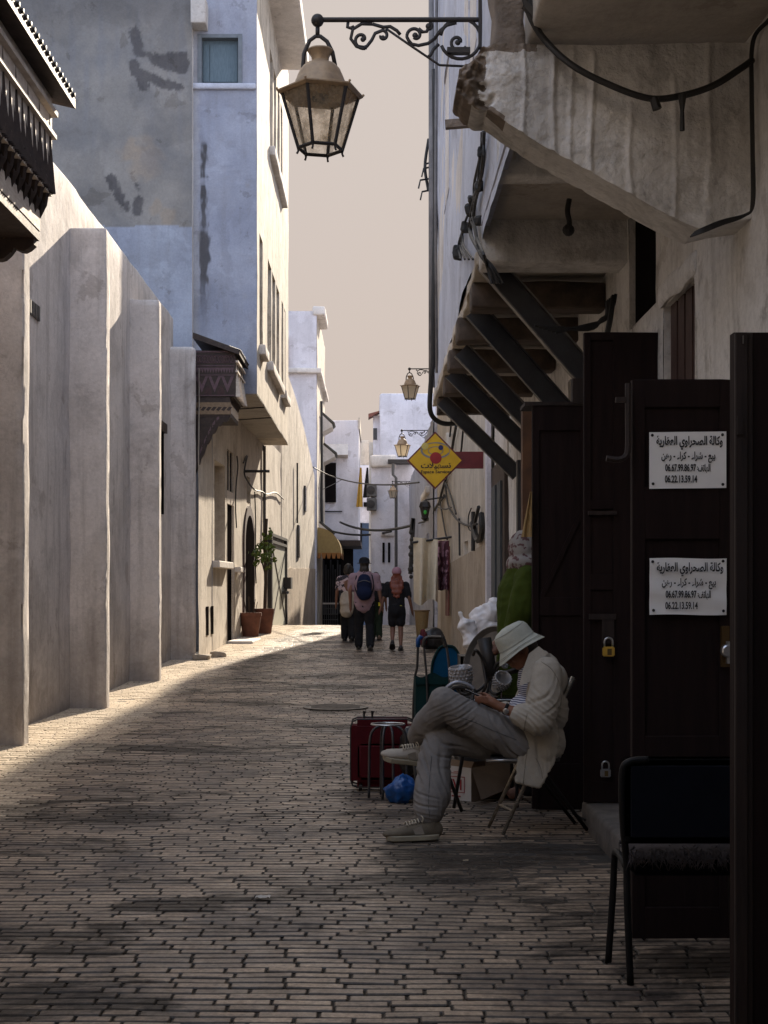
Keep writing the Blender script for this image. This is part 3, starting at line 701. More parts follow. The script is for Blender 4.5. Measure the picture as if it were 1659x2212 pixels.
M['wall_dado2'] = plaster('tan_rough_dado', (.50,.40,.30), (.40,.32,.24), (.2,.15,.11), .6, .4, bump=.03)
a = [V(x+.03, d, -1.5) for x, d in pts]; b_ = [V(x+.03, d, z_at(1228, d) + .06*noise.noise(V(d,1,1))) for x, d in pts]
MB().prism(a + b_[::-1], (-.025, 0, 0)).build('dado', M['wall_dado2'], t)
wn_ = MB()
for d, zc, h in ((47.2, 3.0, 1.1), (49.6, 4.6, .9)): x = -2.85 + .5*(d-42.2)/11.5; wn_.box(x-.02, x+.05, d-.35, d+.35, zc-h/2, zc+h/2)
wn_.build('window', M['glass_dark'], t)
bn = MB(); bn.tube([V(-2.6, 46.2, z_at(1000, 46.2)), V(-2.6, 46.2, z_at(1130, 46.2))], .03, 5); bn.build('pipe', M['cable'], t)

# ------------------------------------------------------------------ far houses on the left
t = thing('far_tall_house', (-2.27, 54, 0), 'far tall lavender white house with a flat cornice behind the curved wall', 'house')
ops = [(1.2,1.9,5.6,7.4,.25),(3.6,4.3,5.6,7.4,.25),(5.6,6.3,5.2,7.2,.25),(2.4,3.1,8.9,10.4,.25),(5.0,5.7,8.9,10.4,.25)]
MB().facade((-2.27, 54, -2), (0,1,0), (1,0,0), 8.4, 14.2, ops, back=True, step=.6, amp=.02).build('street_wall', M['wall_face'], t)
MB().box(-7, -2.285, 54.0, 62.4, -2, 12.18).build('wall', M['wall_lav'], t)
MB().lumpy(-7, -2.1, 53.8, 62.5, 9.75, 9.95, .8, .02, .04).build('cornice', M['wall_white'], t, True, auto=50)
MB().lumpy(-2.45, -1.95, 53.9, 57, 12.0, 12.35, .5, .02, .06).build('eave', M['wall_white'], t, True, auto=50)
for zz, yy, pr in ((z_at(925, 60), 58.6, .45), (z_at(980, 60), 60.4, .5), (z_at(1160, 60), 56.2, .5)):
    a = MB().prism([V(-2.29, yy, zz+.45), V(-2.27+pr, yy, zz), V(-2.27+pr, yy, zz-.09), V(-2.29, yy, zz-.35)], (0, 1.7, 0)); aw = a.build('window_hood', M['wall_white'], t)
    a = MB()
    for k in range(8): a.tube([V(-2.27, yy+.1+k*.21, zz+.47), V(-2.22+pr, yy+.1+k*.21, zz+.03)], .09, 6)
    a.build('hood_tiles', M['tile_green'], aw, True)
ck = MB(); ck.tube(spline([V(-2.2, 56.5, 9), V(-2.18, 56.4, 6.5), V(-2.2, 56.6, 5.2), V(-2.18, 56.4, 3.4)], 6), .06, 6); ck.build('pipe', M['cable'], t)
rf_ = MB().box(-3.45, -3.38, 53.86, 53.96, 9.95, 11.2); M['redwood'] = simple('red_brown_post', (.2,.07,.045), .7); rf_.build('post', M['redwood'], t)

t = thing('far_cantilever_house', (-2.2, 63, 0), 'far white house jutting over the lane above the yellow awning', 'house')
MB().lumpy(-6, -.76, 63, 69, 3.55, 9.0, .6, .02, .05, 1, 3).build('wall', M['wall_lav'], t, True, auto=50)
MB().box(-.775, -.70, 62.96, 69, 8.6, 9.12).build('parapet', M['wall_house'], t)
MB().box(-1.9, -.66, 62.6, 69, 3.3, 3.54).build('underside', M['wood_dark'], t)
w_ = MB(); xw0 = (690-811)*62.9/FPX; w_.box(xw0, xw0+.75, 62.9, 63.02, z_at(1085,63), z_at(1000,63)); w_.build('window', M['dark'], t)
hd = MB().prism([V(xw0-.2, 63, z_at(978,63)+.4), V(xw0-.2, 62.4, z_at(985,63)), V(xw0-.2, 63, z_at(985,63)-.1)], (1.5, 0, 0)); hd.build('window_hood', M['wall_white'], t)
MB().tube([V(-2.4, 62.9, z_at(1105,63)), V(-1.5, 62.9, z_at(1105,63))], .03, 5).build('rail', M['cable'], t)
MB().box(-6, -1.1, 68, 69, -3, 3.5).build('back_wall', M['dark'], t)
MB().box(-2.0, -1.55, 63.3, 63.7, -3, 3.3).build('pier', M['wood_dark'], t)
# flag-like cloths hung from its corner window
for nm, lab, x, z0, z1, c in (('hanging_cloth', 'orange and yellow cloth hung from the far jutting house corner', -.72, 1095, 1010, (.5,.3,.06)), ('hanging_cloth', 'black cloth hung beside the yellow cloth on the far house', -.42, 1075, 1010, (.02,.018,.018))):
    cl = MB(); cl.grid(lambda u, v, x=x: V(x + .2*(u-.5)*(1.5-v*1.1) + .06*v, 62.5 + .05*math.sin(u*9), z_at(z0 + (z1-z0)*v, 62.5)), 8, 8)
    cl.grid(lambda u, v, x=x: V(x + .2*(u-.5)*(1.5-v*1.1) + .06*v, 62.52 + .05*math.sin(u*9), z_at(z0 + (z1-z0)*v, 62.5)), 8, 8)
    tag(cl.build(nm, cloth('cloth_%d' % int(c[0]*100), c), smooth=True, loc=(x, 62.5, z_at(z0, 62.5))), lab, 'cloth')

t = thing('shop_awning', (-2.1, 55.4, 3), 'small yellow fabric awning with scalloped edge over a dark shop', 'awning')
M['awning'] = cloth('yellow_awning_cloth', (.36,.26,.11), (.29,.20,.085))
aw = MB(); A0, A1 = V(-2.32, 54.4, 0), V(-2.32, 58.5, 0)
def awf(u, v): q = v*math.pi/2; return V(-2.32 + .98*math.sin(q), 54.4 + 4.1*u, z_at(1195,55)+ 1.0*math.cos(q))
aw.grid(awf, 10, 8); aw.grid(lambda u, v: awf(u, v) - V(.02, 0, .02), 10, 8, True)
aw.grid(lambda u, v: V(-2.32+.98*u, 54.4, z_at(1195,55) + v*1.0*math.sqrt(max(0, 1-u*u))), 8, 6)
aw.build('canopy', M['awning'], t, True)
va = MB()
for k in range(9):
    u = k*.455+54.4
    va.add([V(-1.34, u, z_at(1195,55)), V(-1.34, u+.455, z_at(1195,55)), V(-1.34, u+.34, z_at(1207,55)), V(-1.34, u+.11, z_at(1207,55))], [(0,1,2,3)])
for k in range(5):
    u = -2.32 + k*.196; va.add([V(u, 54.395, z_at(1195,55)), V(u+.196, 54.395, z_at(1195,55)), V(u+.15, 54.395, z_at(1207,55)), V(u+.05, 54.395, z_at(1207,55))], [(0,1,2,3)])
M['valance'] = cloth('orange_valance_cloth', (.34,.15,.05)); va.build('valance', M['valance'], t)
t = thing('awning_shop', (-2.3, 58, -.5), 'dark shop front with a pale counter under the yellow awning', 'shop')
MB().box(-2.6, -1.45, 59.6, 60, -3, 3.3).build('wall', M['dark'], t)
g_ = MB()
for k in range(8): g_.box(-2.25 + k*.1, -2.19 + k*.1, 59.4, 59.5, .3, 2.6 - .2*(k % 3))
M['goods'] = simple('hung_grey_goods', (.09,.09,.1), .8, 0, (.03,.03,.035), 3, mapping=(4,4,.6)); g_.build('hung_goods', M['goods'], t)
MB().box(-2.2, -1.55, 57.6, 58.1, z_at(1302,58)-.06, z_at(1302,58)).build('counter', M['wall_white'], t)
cr = MB()
for k in range(9): cr.box(-2.2 + k*.078, -2.18 + k*.078, 57.62, 57.66, -1, z_at(1304,58))
for k in range(4): cr.box(-2.2, -1.55, 57.61, 57.67, z_at(1315+k*12,58), z_at(1315+k*12,58)+.03)
cr.build('counter_grille', M['cable_grey'], t)

t = thing('blue_house', (-1, 82, 0), 'distant blue house closing the view between the far white houses', 'house')
MB().lumpy(-5, 1.5, 82, 88, -3, 8.6, 1, .03, .06, .7, 4).build('wall', M['wall_lav'], t, True, auto=50)
MB().box(-5, .4, 81.9, 81.98, -3, z_at(1130, 82)).build('painted_wall', M['wall_deep'], t)
w_ = MB(); w_.box(-.7, -.1, 81.8, 81.95, z_at(1095,82), z_at(1085,82)); w_.box(-1.2, -.8, 81.85, 81.97, z_at(1180,82), z_at(1130,82)); w_.build('window', M['dark'], t)
ch = MB().lumpy(-.85, -.35, 82.3, 83, 8.6, z_at(950,82), .3, .02, .05); ch.build('chimney', M['wall_house'], t, True, auto=50)

# ------------------------------------------------------------------ far houses on the right
t = thing('far_lavender_house', (1, 74, 0), 'far pale lavender house with stepped roofline on the right of the lane', 'house')
MB().lumpy((820-811)*74/FPX, 6, 74, 79, -3, z_at(849,74), .8, .03, .12, .8, 6).build('wall', M['wall_lav'], t, True, auto=50)
MB().lumpy((806-811)*75/FPX, .6, 75, 79, -3, z_at(897,75), .8, .02, .06, .8, 7).build('lower_wall', M['wall_lav'], t, True, auto=50)
MB().lumpy((797-811)*77/FPX, .5, 77, 79, -3, z_at(955,77), .8, .02, .06, .8, 8).build('rear_wall', M['wall_house'], t, True, auto=50)
MB().prism([V(-.38, 74.5, z_at(897,75)+.02), V(.36, 74.5, z_at(888,75)), V(.36, 74.5, z_at(893,75)+.1), V(-.38, 74.5, z_at(905,75))], (0, 1, 0)).build('roof_hood', M['redwood'], t)
w_ = MB(); w_.box(-.12, .08, 74.95, 75.05, z_at(950,75), z_at(925,75)); w_.build('window', M['glass_dark'], t)
t = thing('far_cornice_house', (.4, 56, 0), 'far cream house with flat cornice, window and air conditioners near the drainpipe', 'house')
MB().lumpy((801-811)*56/FPX, 3, 56, 59.8, -3, z_at(1000,56), .7, .02, .05, .9, 9).build('wall', M['wall_lav'], t, True, auto=50)
MB().lumpy((799-811)*56/FPX, (856-811)*56/FPX, 55.75, 56.1, z_at(1010,56), z_at(984,56), .5, .03, .1).build('cornice', M['wall_white'], t, True, auto=50)
MB().box((838-811)*55/FPX, (890-811)*55/FPX, 55, 56, z_at(999,55), z_at(992,55)).build('slab', M['iron'], t)
MB().box((822-811)*55.9/FPX, (852-811)*55.9/FPX, 55.9, 56.02, z_at(1157,56), z_at(1150,56)).build('ledge', M['wall_white'], t)
w_ = MB()
for a in (826, 838): w_.box((a-811)*55.9/FPX, (a+5-811)*55.9/FPX, 55.93, 56.02, z_at(1215,56), z_at(1172,56))
w_.box((818-811)*55.9/FPX, (828-811)*55.9/FPX, 55.93, 56.02, z_at(1210,56), z_at(1140,56)) if False else None
w_.build('window', M['dark'], t)
dp = MB().tube([V(.7, 55.1, z_at(1000,55)), V(.7, 55.1, z_at(1025,55)), V(.82, 55.1, z_at(1032,55)), V(.82, 55.1, -2)], .06, 8); dp.build('drainpipe', M['cable_grey'], t)
fb = MB().grid(lambda u, v: V(.55+.14*u, 55.85+.04*math.sin(9*u), z_at(1225 - 70*v, 56)), 5, 6); M['burgundy'] = cloth('burgundy_cloth', (.11,.025,.03), (.07,.016,.02)); 
for nm, py in (('air_conditioner', 1060), ('air_conditioner', 1090)):
    c = V(-.22, 55.8, z_at(py,56)); a = thing(nm, c, 'grey air conditioner box on the far cream house corner, the %s one' % ('upper' if py == 1060 else 'lower'), 'air conditioner', 'far air conditioners')
    MB().box(-.35, .05, 55.7, 55.98, c.z-.25, c.z+.25).build('casing', M['cable_grey'], a, bevel=.02)
    MB().lathe([(.17,0),(.17,.02),(.02,.03)], 14, (c.x+.03, 55.7, c.z), (0,-1,0)).build('fan_grille', M['iron'], a)
# ------------------------------------------------------------------ lettering
AR = {'ا':(0xFE8D,2),'ب':(0xFE8F,4),'ة':(0xFE93,2),'ت':(0xFE95,4),'ح':(0xFEA1,4),'ر':(0xFEAD,2),'س':(0xFEB1,4),'ش':(0xFEB5,4),'ص':(0xFEB9,4),
      'ع':(0xFEC9,4),'ف':(0xFED1,4),'ق':(0xFED5,4),'ك':(0xFED9,4),'ل':(0xFEDD,4),'ن':(0xFEE5,4),'ه':(0xFEE9,4),'و':(0xFEED,2),'ي':(0xFEF1,4),'ء':(0xFE80,1),'\u0644\u0627':(0xFEFB,2)}
def shape(word):                               # joined letter forms in left-to-right drawing order
    L = []; i = 0
    while i < len(word):
        if word[i:i+2] == '\u0644\u0627': L.append('\u0644\u0627'); i += 2
        else: L.append(word[i]); i += 1
    out = []
    for k, ch in enumerate(L):
        if ch not in AR: out.append(ch); continue
        code, n = AR[ch]; prev = k > 0 and L[k-1] in AR and AR[L[k-1]][1] == 4 and n > 1
        nxt = k + 1 < len(L) and L[k+1] in AR and AR[L[k+1]][1] > 1 and n == 4
        out.append(chr(code + (3 if prev and nxt else 2 if nxt else 1 if prev else 0)))
    return ''.join(out[::-1])
def arab(s): return ' '.join(shape(w) for w in reversed(s.split(' ')))
DG = None
def lettering(txt, width, height, centre, parent, mat, name='lettering', right=(1,0,0), up=(0,0,1), ext=.0012, bold=0.0):
    cu = bpy.data.curves.new('letters', 'FONT'); cu.body = txt; cu.size = 1; cu.offset = bold; cu.resolution_u = 3
    o = bpy.data.objects.new('letters', cu); COL.objects.link(o)
    dg = bpy.context.evaluated_depsgraph_get(); dg.update(); me = bpy.data.meshes.new_from_object(o.evaluated_get(dg))
    bpy.data.objects.remove(o); bpy.data.curves.remove(cu)
    co = [v.co.copy() for v in me.vertices]; fs = [tuple(p.vertices) for p in me.polygons]; bpy.data.meshes.remove(me)
    x0, x1 = min(c.x for c in co), max(c.x for c in co); y0, y1 = min(c.y for c in co), max(c.y for c in co)
    r, u = Vector(right), Vector(up); n = r.cross(u)
    m = MB(); m.add([Vector(centre) + r*((c.x-(x0+x1)/2)/(x1-x0)*width) + u*((c.y-(y0+y1)/2)/(y1-y0)*height) + n*ext for c in co], fs)
    return m.build(name, mat, parent)

# ------------------------------------------------------------------ right: house with the overhanging storey on steel struts
XW = 1.75; XO = .74
t = thing('overhanging_house', (XW, 6.5, 0), 'old white house on the right whose upper storey overhangs on steel struts', 'house')
HOUSE = t
ops = [(7.6-1, 8.42-1, 2.0, 3.29, .14), (8.64-1, 9.56-1, 3.36, 4.15, .3), (6.4-1, 7.0-1, .1, 2.2, .25), (10.4-1, 12.2-1, .1, 2.5, .4), (13-1, 15-1, .1, 2.5, .4), (10.8-1,12.6-1,3.0,3.45,.2)]
MB().facade((XW, -12, -.1), (0,1,0), (-1,0,0), 30.2, 4.6, [(o[0]+13, o[1]+13, *o[2:]) for o in ops], step=.12, amp=.03).build('street_wall', M['wall_right'], t, True, auto=40)
MB().box(XW+.35, 7, 1, 18.2, -.2, 4.0).build('dark_inside', M['dark'], t)
MB().lumpy(XW-.03, XW+.02, 7.55, 8.47, 3.19+.0, 3.33, .1, .02, .03, 3, 2).build('lintel', M['wall_right'], t, True, auto=50)
sb = MB(); sb.box(XW+.05, XW+.09, 7.6, 8.42, 1.8, 3.3); 
for k in range(4): sb.box(XW+.035, XW+.05, 7.63+k*.2, 7.79+k*.2, 1.9, 3.2)
sb.beam(V(XW+.03, 7.62, 2.1), V(XW+.03, 8.4, 2.4), .02, .08); sb.build('window_shutter', M['shutter_brown'], t)
MB().box(XW+.04, XW+.08, 8.6, 9.6, 3.2, 4.3).build('window', M['dark'], t)
MB().box(XW-.06, XW+.0, 18.2, 20.3, -.1, 3.2).build('timber_front', simple('brown_timber_front', (.05,.032,.024), .7, 0, (.03,.02,.016), 4, .003, mapping=(1,6,.5)), t)
wf = MB(); wf.box(XW-.09, XW-.05, 18.5, 19.0, 1.2, 2.9); wf.box(XW-.09, XW-.05, 19.3, 19.9, .3, 2.9); wf.build('shutter', simple('dim_blue_grey_shutter', (.05,.06,.068), .7), t)
# overhanging storey
ops = [(3.2, 4.1, 1.6, 3.0, .2), (7.0, 8.0, 1.6, 3.0, .2)]
MB().facade((XO, 6.95, 3.9), (0,1,0), (-1,0,0), 10.95, 5.6, ops, back=True, step=.15, amp=.025).build('overhang_wall', M['wall_blue'], t, True, auto=40)
MB().box(XO+.012, 7, 6.95, 17.88, 4.32, 9.5).build('overhang_body', M['wall_white'], t)
MB().lumpy(.57, .715, 6.62, 6.93, 4.02, 9.5, .08, .03, .03, 5, 3).build('bare_pier', M['rubble'], t, True, auto=60)
MB().box(XO+.02, 7, -12, 6.9, 6.9, 9.5).build('upper_room', M['wall_white'], t)
MB().box(-9, 7.02, -13, -6, -.3, 10.5).build('rear_light_block', M['wall_white'], t)      # unseen block added behind the viewer to darken the foreground
MB().box(-4.2, 7.0, -6, 1.7, 3.9, 4.02).build('overhead_light_block', M['soffit'], t)  # unseen slab added overhead to keep sky light off the foreground
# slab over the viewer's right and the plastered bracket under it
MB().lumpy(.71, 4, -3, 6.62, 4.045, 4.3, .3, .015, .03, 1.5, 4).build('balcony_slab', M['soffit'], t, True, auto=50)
D6 = 6.45
top = [W(*p, D6) for p in ((1040,100),(1075,93),(1130,95),(1200,97),(1300,97),(1400,95),(1500,93),(1640,92))]
bot = [W(*p, D6) for p in ((990,178),(1000,203),(1060,240),(1150,300),(1250,357),(1350,412),(1440,462),(1508,494))]
bot.append(W(1560,480,D6)); bot.append(W(1645,468,D6)); tsp = spline(top, 8); bsp = spline(bot[:8], 8) + [bot[8].lerp(bot[7], .4), bot[8], bot[9]]
def along(P, u):
    s = u*(len(P)-1); i = min(int(s), len(P)-2); return P[i].lerp(P[i+1], s-i)
def brk(u, v, back=0):
    uu = u**1.15; p = along(bsp, uu*.999).lerp(along(tsp, uu*.999), v)
    if u < .06:                                                    # ragged broken tip
        tip = 1 - u/.06; p.x += .05*math.sin(v*math.pi)*-tip*.4 + .02*noise.noise(p*14)
    ppx = 811 + p.x*FPX/D6; tip = sm(1062, 1036, ppx + 22*noise.noise(p*11) + 10*noise.noise(p*30)); p.x += tip*(.03*noise.noise(p*13) + .015*noise.noise(p*31)); p.z += tip*.02*noise.noise(p*15 + Vector((5,5,5)))
    dsp = .007*noise.noise(p*3) + .007*noise.noise(p*11) + .004*noise.noise(p*30)
    for k, (rx, l0, l1, am) in enumerate(((1130,.0,.9,.016),(1195,.1,1,.02),(1280,.05,1,.02),(1365,.4,1,.012),(1455,.2,1,.014),(1530,.0,.8,.016),(1235,.0,.5,.012))):   # paint runs
        xr = (rx-811)*D6/FPX + .02*noise.noise(V(p.z*3, k*5.1, 0)); q = abs(p.x-xr)/.011
        if q < 2: dsp += 1.5*am*math.exp(-q*q)*sm(l0-.05, l0+.05, 1-v)*(.6+.5*noise.noise(V(k, p.z*5, 0)))
    dsp += tip*(.05*noise.noise(p*17) + .035*noise.noise(p*38) - .035)
    return p + V(0, -dsp + back, 0)
mb = MB(); nu, nv = 200, 80
mb.grid(lambda u, v: brk(u, v), nu, nv, False)
k0 = len(mb.v); w = nu+1
edge = [i for i in range(w)][::1]; left = [j*w for j in range(nv+1)]
lst = [mb.v[j*w] for j in range(nv, -1, -1)] + [mb.v[i] for i in range(1, w)]
b2 = [Vector(p)+V(.012*noise.noise(Vector(p)*9), .12, .01*noise.noise(Vector(p)*13)) for p in lst]; b3 = [Vector(p)+V(0, .3, 0) for p in lst]
mb.add(lst + b2 + b3, [(i+1+r*len(lst), i+r*len(lst), i+(r+1)*len(lst), i+1+(r+1)*len(lst)) for r in (0,1) for i in range(len(lst)-1)])
def bare(f):
    c = sum((Vector(mb.v[k]) for k in f), Vector())/len(f); x = 811 + c.x*FPX/D6; y = 1265 - (c.z-1.5)*FPX/D6
    if abs(c.y - D6) > .09: return 1 if x < 1020 + 14*noise.noise(c*9) else 0
    return 1 if x < 1048 + 22*noise.noise(c*11) + 10*noise.noise(c*30) or (y < 112 + 14*noise.noise(c*9) and x < 1160) or (abs(y - (205 + (x-1000)*.58)) < 12 + 10*noise.noise(c*12) and x < 1090) else 0
mb.mi = [bare(f) for f in mb.f]
mb.build('bracket', [M['wall_right'], M['rubble']], t, True)
# beams, soffits, joists and fascia under the overhang
MB().lumpy(XO+.0, XW+.02, 8.3, 8.48, 3.95, 4.4, .15, .008, .02, 2, 6).build('beam', M['wall_right'], t, True, auto=50)
MB().lumpy(XO+.0, XW+.02, 9.6, 9.95, 3.735, 4.1, .15, .008, .02, 2, 7).build('beam', M['wall_right'], t, True, auto=50)
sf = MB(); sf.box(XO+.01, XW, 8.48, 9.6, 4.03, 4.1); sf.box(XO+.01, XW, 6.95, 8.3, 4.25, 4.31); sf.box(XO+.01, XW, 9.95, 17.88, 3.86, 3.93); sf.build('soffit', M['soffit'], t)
MB().box(XO-.012, XO+.05, 6.96, 9.6, 3.985, 4.03).build('soffit_lip', M['wall_blue'], t)
for k, d in enumerate((10.5, 11.9, 13.5, 15.2, 16.9)):
    MB().lumpy(XO-.01+.03*math.sin(k*5), XW, d, d+.26, 3.60, 3.80, .12, .012, .02, 3, k+20).build('joist', M['joist'], t, True, auto=50)
fc = MB(); fc.lumpy(XO-.004, XO+.14, 9.96, 17.86, 3.80, 3.905, .10, .022, .012, 3, 5); fc.build('fascia', M['wall_house'], t, True, auto=50)
M['steel_edge'] = simple('pale_steel_edge', (.2,.19,.18), .45, .6, (.08,.075,.07), 9, .001)  # lighter steel tone for some flanges and the catch
for k, (d, x0, z0, x1, z1) in enumerate(((10.02,.80,3.84,1.72,2.78),(11.3,.80,3.74,1.72,2.70),(13.0,.80,3.70,1.72,2.74),(14.6,.80,3.74,1.72,2.82),(16.8,.80,3.74,1.72,2.84))):
    a, b_ = V(x0, d, z0), V(x1, d, z1); ax = (b_-a).normalized(); pz = V(0,1,0).cross(ax).normalized()
    if pz.z < 0: pz = -pz
    c = (a+b_)/2; h = (b_-a)/2
    s_ = MB(); s_.obox(c, h, V(0,.006,0), pz*.078); o = s_.build('strut', M['steel'], t)
    f_ = MB(); f_.obox(c + pz*.082 + V(0,-.03,0), h, V(0,.038,0), pz*.005); f_.obox(c - pz*.082 + V(0,-.03,0), h, V(0,.038,0), pz*.005); f_.build('flange', M['steel_edge'] if k % 2 == 0 else M['steel'], o)
MB().box(1.58, 1.7, 15.45, 15.6, 0, 2.9).build('steel_post', M['steel'], t)
# loose cables: along the wall corner, below the bracket, on the overhang
cb = MB()
cb.tube(spline([W(1130,-20,6.3),W(1148,40,6.32),W(1180,90,6.34),W(1235,140,6.3),W(1310,180,6.28),W(1400,212,6.27),W(1470,207,6.27),W(1540,185,6.28),W(1600,148,6.3),W(1625,130,6.34)], 8), .0155, 8)
cb.tube([W(1412,212,6.25),W(1420,236,6.25)], [.02,.022], 8); cb.tube([W(1474,205,6.25),W(1474,240,6.25),W(1474,282,6.25)], [.02,.009,.012], 7); cb.tube([W(1138,8,6.31),W(1160,34,6.31)], .03, 7)
for k in range(4): cb.tube(spline([W(1660+k*3,40,6.1),W(1624+k*2,88,6.3),W(1621+k*2,200,6.33),W(1623+k*2,330,6.33),W(1623+k*2,440,6.33),W(1612-k*2,462+k*2,6.31),W(1560,476+k*3,6.3),W(1520,492+k*3,6.3),W(1500-k*3,502+k*3,6.34)], 6), .0045, 5)
cb.build('cable', M['cable'], t)
cb = MB()
cb.tube(spline([W(1230,430,9.0),W(1226,455,9.0),W(1230,480,9.0),W(1228,500,9.0)], 5), [.016]*8+[.02]*5+[.035]*3 if False else .018, 7); cb.ball(W(1228,497,9.0), .04, 8, 6)
random.seed(5)
xs = .70
def face(px, py): d = xs*FPX/(px-811); return V(xs, d, 1.5+(1265-py)*d/FPX)
for k in range(5):
    cb.tube(spline([face(1045+random.uniform(-4,4), 285), face(1040+random.uniform(-6,6), 345), face(1032+random.uniform(-8,6), 400), face(1018+random.uniform(-8,8), 450), face(1022+random.uniform(-8,8), 500), face(1040+random.uniform(-6,4), 545), W(1052+k*3,575,9.2), W(1062+k*6,612,9.2)], 6), .011, 5)
for px, py, s in ((1040,330,.032),(1034,405,.03),(1015,455,.035),(1005,490,.04),(990,545,.05),(1030,475,.03),(1020,430,.03)):
    c = face(px, py); cb.lumpy(c.x-s, c.x+s, c.y-s, c.y+s, c.z-s*1.2, c.z+s*1.2, .04, .02, .02, 9, px)
for k in range(4): cb.tube(spline([face(1012,460), face(1000,495), face(990+k*4,530), face(995+k*9,560)], 5), .009, 5)
for k in range(6): cb.tube(spline([W(1330-k*4,635+k*3,9.4), W(1325-k*3,660+k*4,9.4), W(1308-k*2,690,9.4), W(1270,702+k*2,9.4), W(1200-k*9,718-k*3,9.4)], 5), .012, 5)
cb.tube(spline([W(1325,640,9.4),W(1318,690,9.3),W(1312,720,9.3)], 5), .02, 5); cb.build('cable_bundle', M['cable'], t)
# drainpipe and thick looped cable on the overhang's far edge
dp = MB(); dp.tube([V(.715, 17.5, 9.4), V(.715, 17.5, 4.0)], .045, 8); dp.tube([V(.72, 16.2, 9.4), V(.71, 16.4, 6), V(.72, 16.3, 4)], .02, 6); dp.build('drainpipe', simple('dirty_grey_pipe', (.2,.19,.19), .7, 0, (.1,.095,.095), 3), t, True)
lc = MB(); lc.tube(spline([W(938,150,16.5),W(941,420,16.5),W(937,640,16.5),W(936,770,16.6),W(930,840,16.7),W(930,890,16.8),W(950,912,17),W(980,915,17.3),W(1010,905,17.5)], 8), .03, 8); lc.build('looped_cable', M['cable'], t, True)
br = MB()
for py, l in ((262, .26),(203,.18),(178,.12)):
    p = face(1052, py); br.beam(p + V(0,0,0), p + V(-l, .03, -.012), .05, .03 if py != 262 else .05)
br.build('rusty_stub', M['rubble'], t)
ant = MB()
for px, py, ln in ((915,360,.35),(908,385,.3),(920,350,.2),(912,410,.15)): ant.tube([W(933,py,17.6), W(px,py+4,17.5), W(px-4,py+22,17.5)], .012, 4)
ant.tube(spline([W(926,300,17.6),W(918,360,17.6),W(925,410,17.6)],5), .02, 5); ant.build('wire_stub', M['cable'], t)

# stoop
t2 = thing('doorstep', (1.5, 8, 0), 'worn concrete doorstep below the brown doors behind the black chair', 'step')
MB().lumpy(1.30, 1.78, 6.3, 8.75, -.05, .155, .15, .012, .025, 3, 9).build('slab', simple('dirty_concrete', (.13,.115,.1), .9, 0, (.07,.06,.055), 6, .004), t2, True, auto=50)

# brown shop doors folded out into the street
def leaf(name, x0, x1, y, z0, z1, panels, parent, th=.045):
    l = MB(); l.box(x0, x1, y+.014, y+th, z0, z1); l.cur = 0
    o = l.build(name, M['door_wood'], parent)
    f = MB(); xs = sorted({x0, x1}); 
    # stiles and rails round the recessed panels
    px0, px1 = panels[0][0], panels[0][1]
    f.box(x0, px0, y, y+.014, z0, z1); f.box(px1, x1, y, y+.014, z0, z1)
    zz = [z0] + [v for p in panels for v in (p[2], p[3])] + [z1]
    for a, b_ in zip(zz[0::2], zz[1::2]): f.box(px0, px1, y, y+.014, a, b_)
    f.build('door_frame', M['door_wood'], o, bevel=.003); return o
S = lambda px, d: (px-811)*d/FPX
Zp = lambda py, d: 1.5+(1265-py)*d/FPX
dC, dB, dA, dD = 5.9, 8.6, 9.2, 4.6
oC = leaf('shop_door', S(1366,dC), S(1587,dC), dC, Zp(2034,dC), Zp(820,dC), [(S(1393,dC), S(1556,dC), Zp(1960,dC), Zp(1705,dC)), (S(1393,dC), S(1556,dC), Zp(1590,dC), Zp(1165,dC)), (S(1393,dC), S(1556,dC), Zp(1052,dC), Zp(880,dC))], HOUSE)
oB = leaf('shop_door', S(1262,dB), S(1432,dB), dB, .158, Zp(718,dB), [(S(1276,dB), S(1325,dB), Zp(1690,dB), Zp(1275,dB)), (S(1276,dB), S(1325,dB), Zp(1240,dB), Zp(1100,dB)), (S(1276,dB), S(1325,dB), Zp(1080,dB), Zp(735,dB))], HOUSE)
oA = leaf('shop_door', S(1150,dA), S(1264,dA), dA, .02, Zp(876,dA), [(S(1165,dA), S(1255,dA), Zp(1650,dA), Zp(1330,dA)), (S(1165,dA), S(1255,dA), Zp(1290,dA), Zp(930,dA))], HOUSE)
MB().beam(V(S(1170,dA), dA+.006, Zp(1290,dA)), V(S(1255,dA), dA+.006, Zp(1110,dA)), .012, .03).build('brace', M['door_wood'], oA)
MB().box(S(1129,10.3), S(1150,10.3), 10.3, 10.42, 0, Zp(884,10.3)).build('door_post', simple('orange_lit_door_edge', (.12,.05,.018), .7, 0, (.06,.027,.013), 5, .002), HOUSE)  # orange tone paints the light that catches this edge
MB().box(S(1150,dA)-.05, S(1264,dA), dA-.01, dA+.3, Zp(876,dA)-.0, Zp(868,dA)).build('top_board', M['door_edge'], oA)
MB().box(S(1236,dA), S(1262,dA), dA-.02, dA+.06, Zp(872,dA), Zp(818,dA)).build('top_block', M['door_edge'], oA)
oD = MB().box(S(1585,dD), 3.0, dD, dD+.05, -.02, Zp(718,dD)).build('shop_door', M['door_wood'], HOUSE)
fd = MB(); fd.box(S(1585,dD), S(1612,dD), dD-.022, dD-.001, -.02, Zp(720,dD)); fd.box(S(1612,dD), S(1625,dD), dD-.01, dD-.001, -.02, Zp(720,dD)); fd.build('door_frame', M['door_edge'], oD, bevel=.003)
MB().box(S(1588,dD), S(1600,dD), dD-.03, dD-.023, Zp(940,dD), Zp(900,dD)).build('hinge', M['door_edge'], oD)
MB().box(S(1600,dD), S(1601.5,dD), dD-.03, dD-.023, Zp(745,dD), Zp(728,dD)).build('catch', M['steel_edge'], oD)
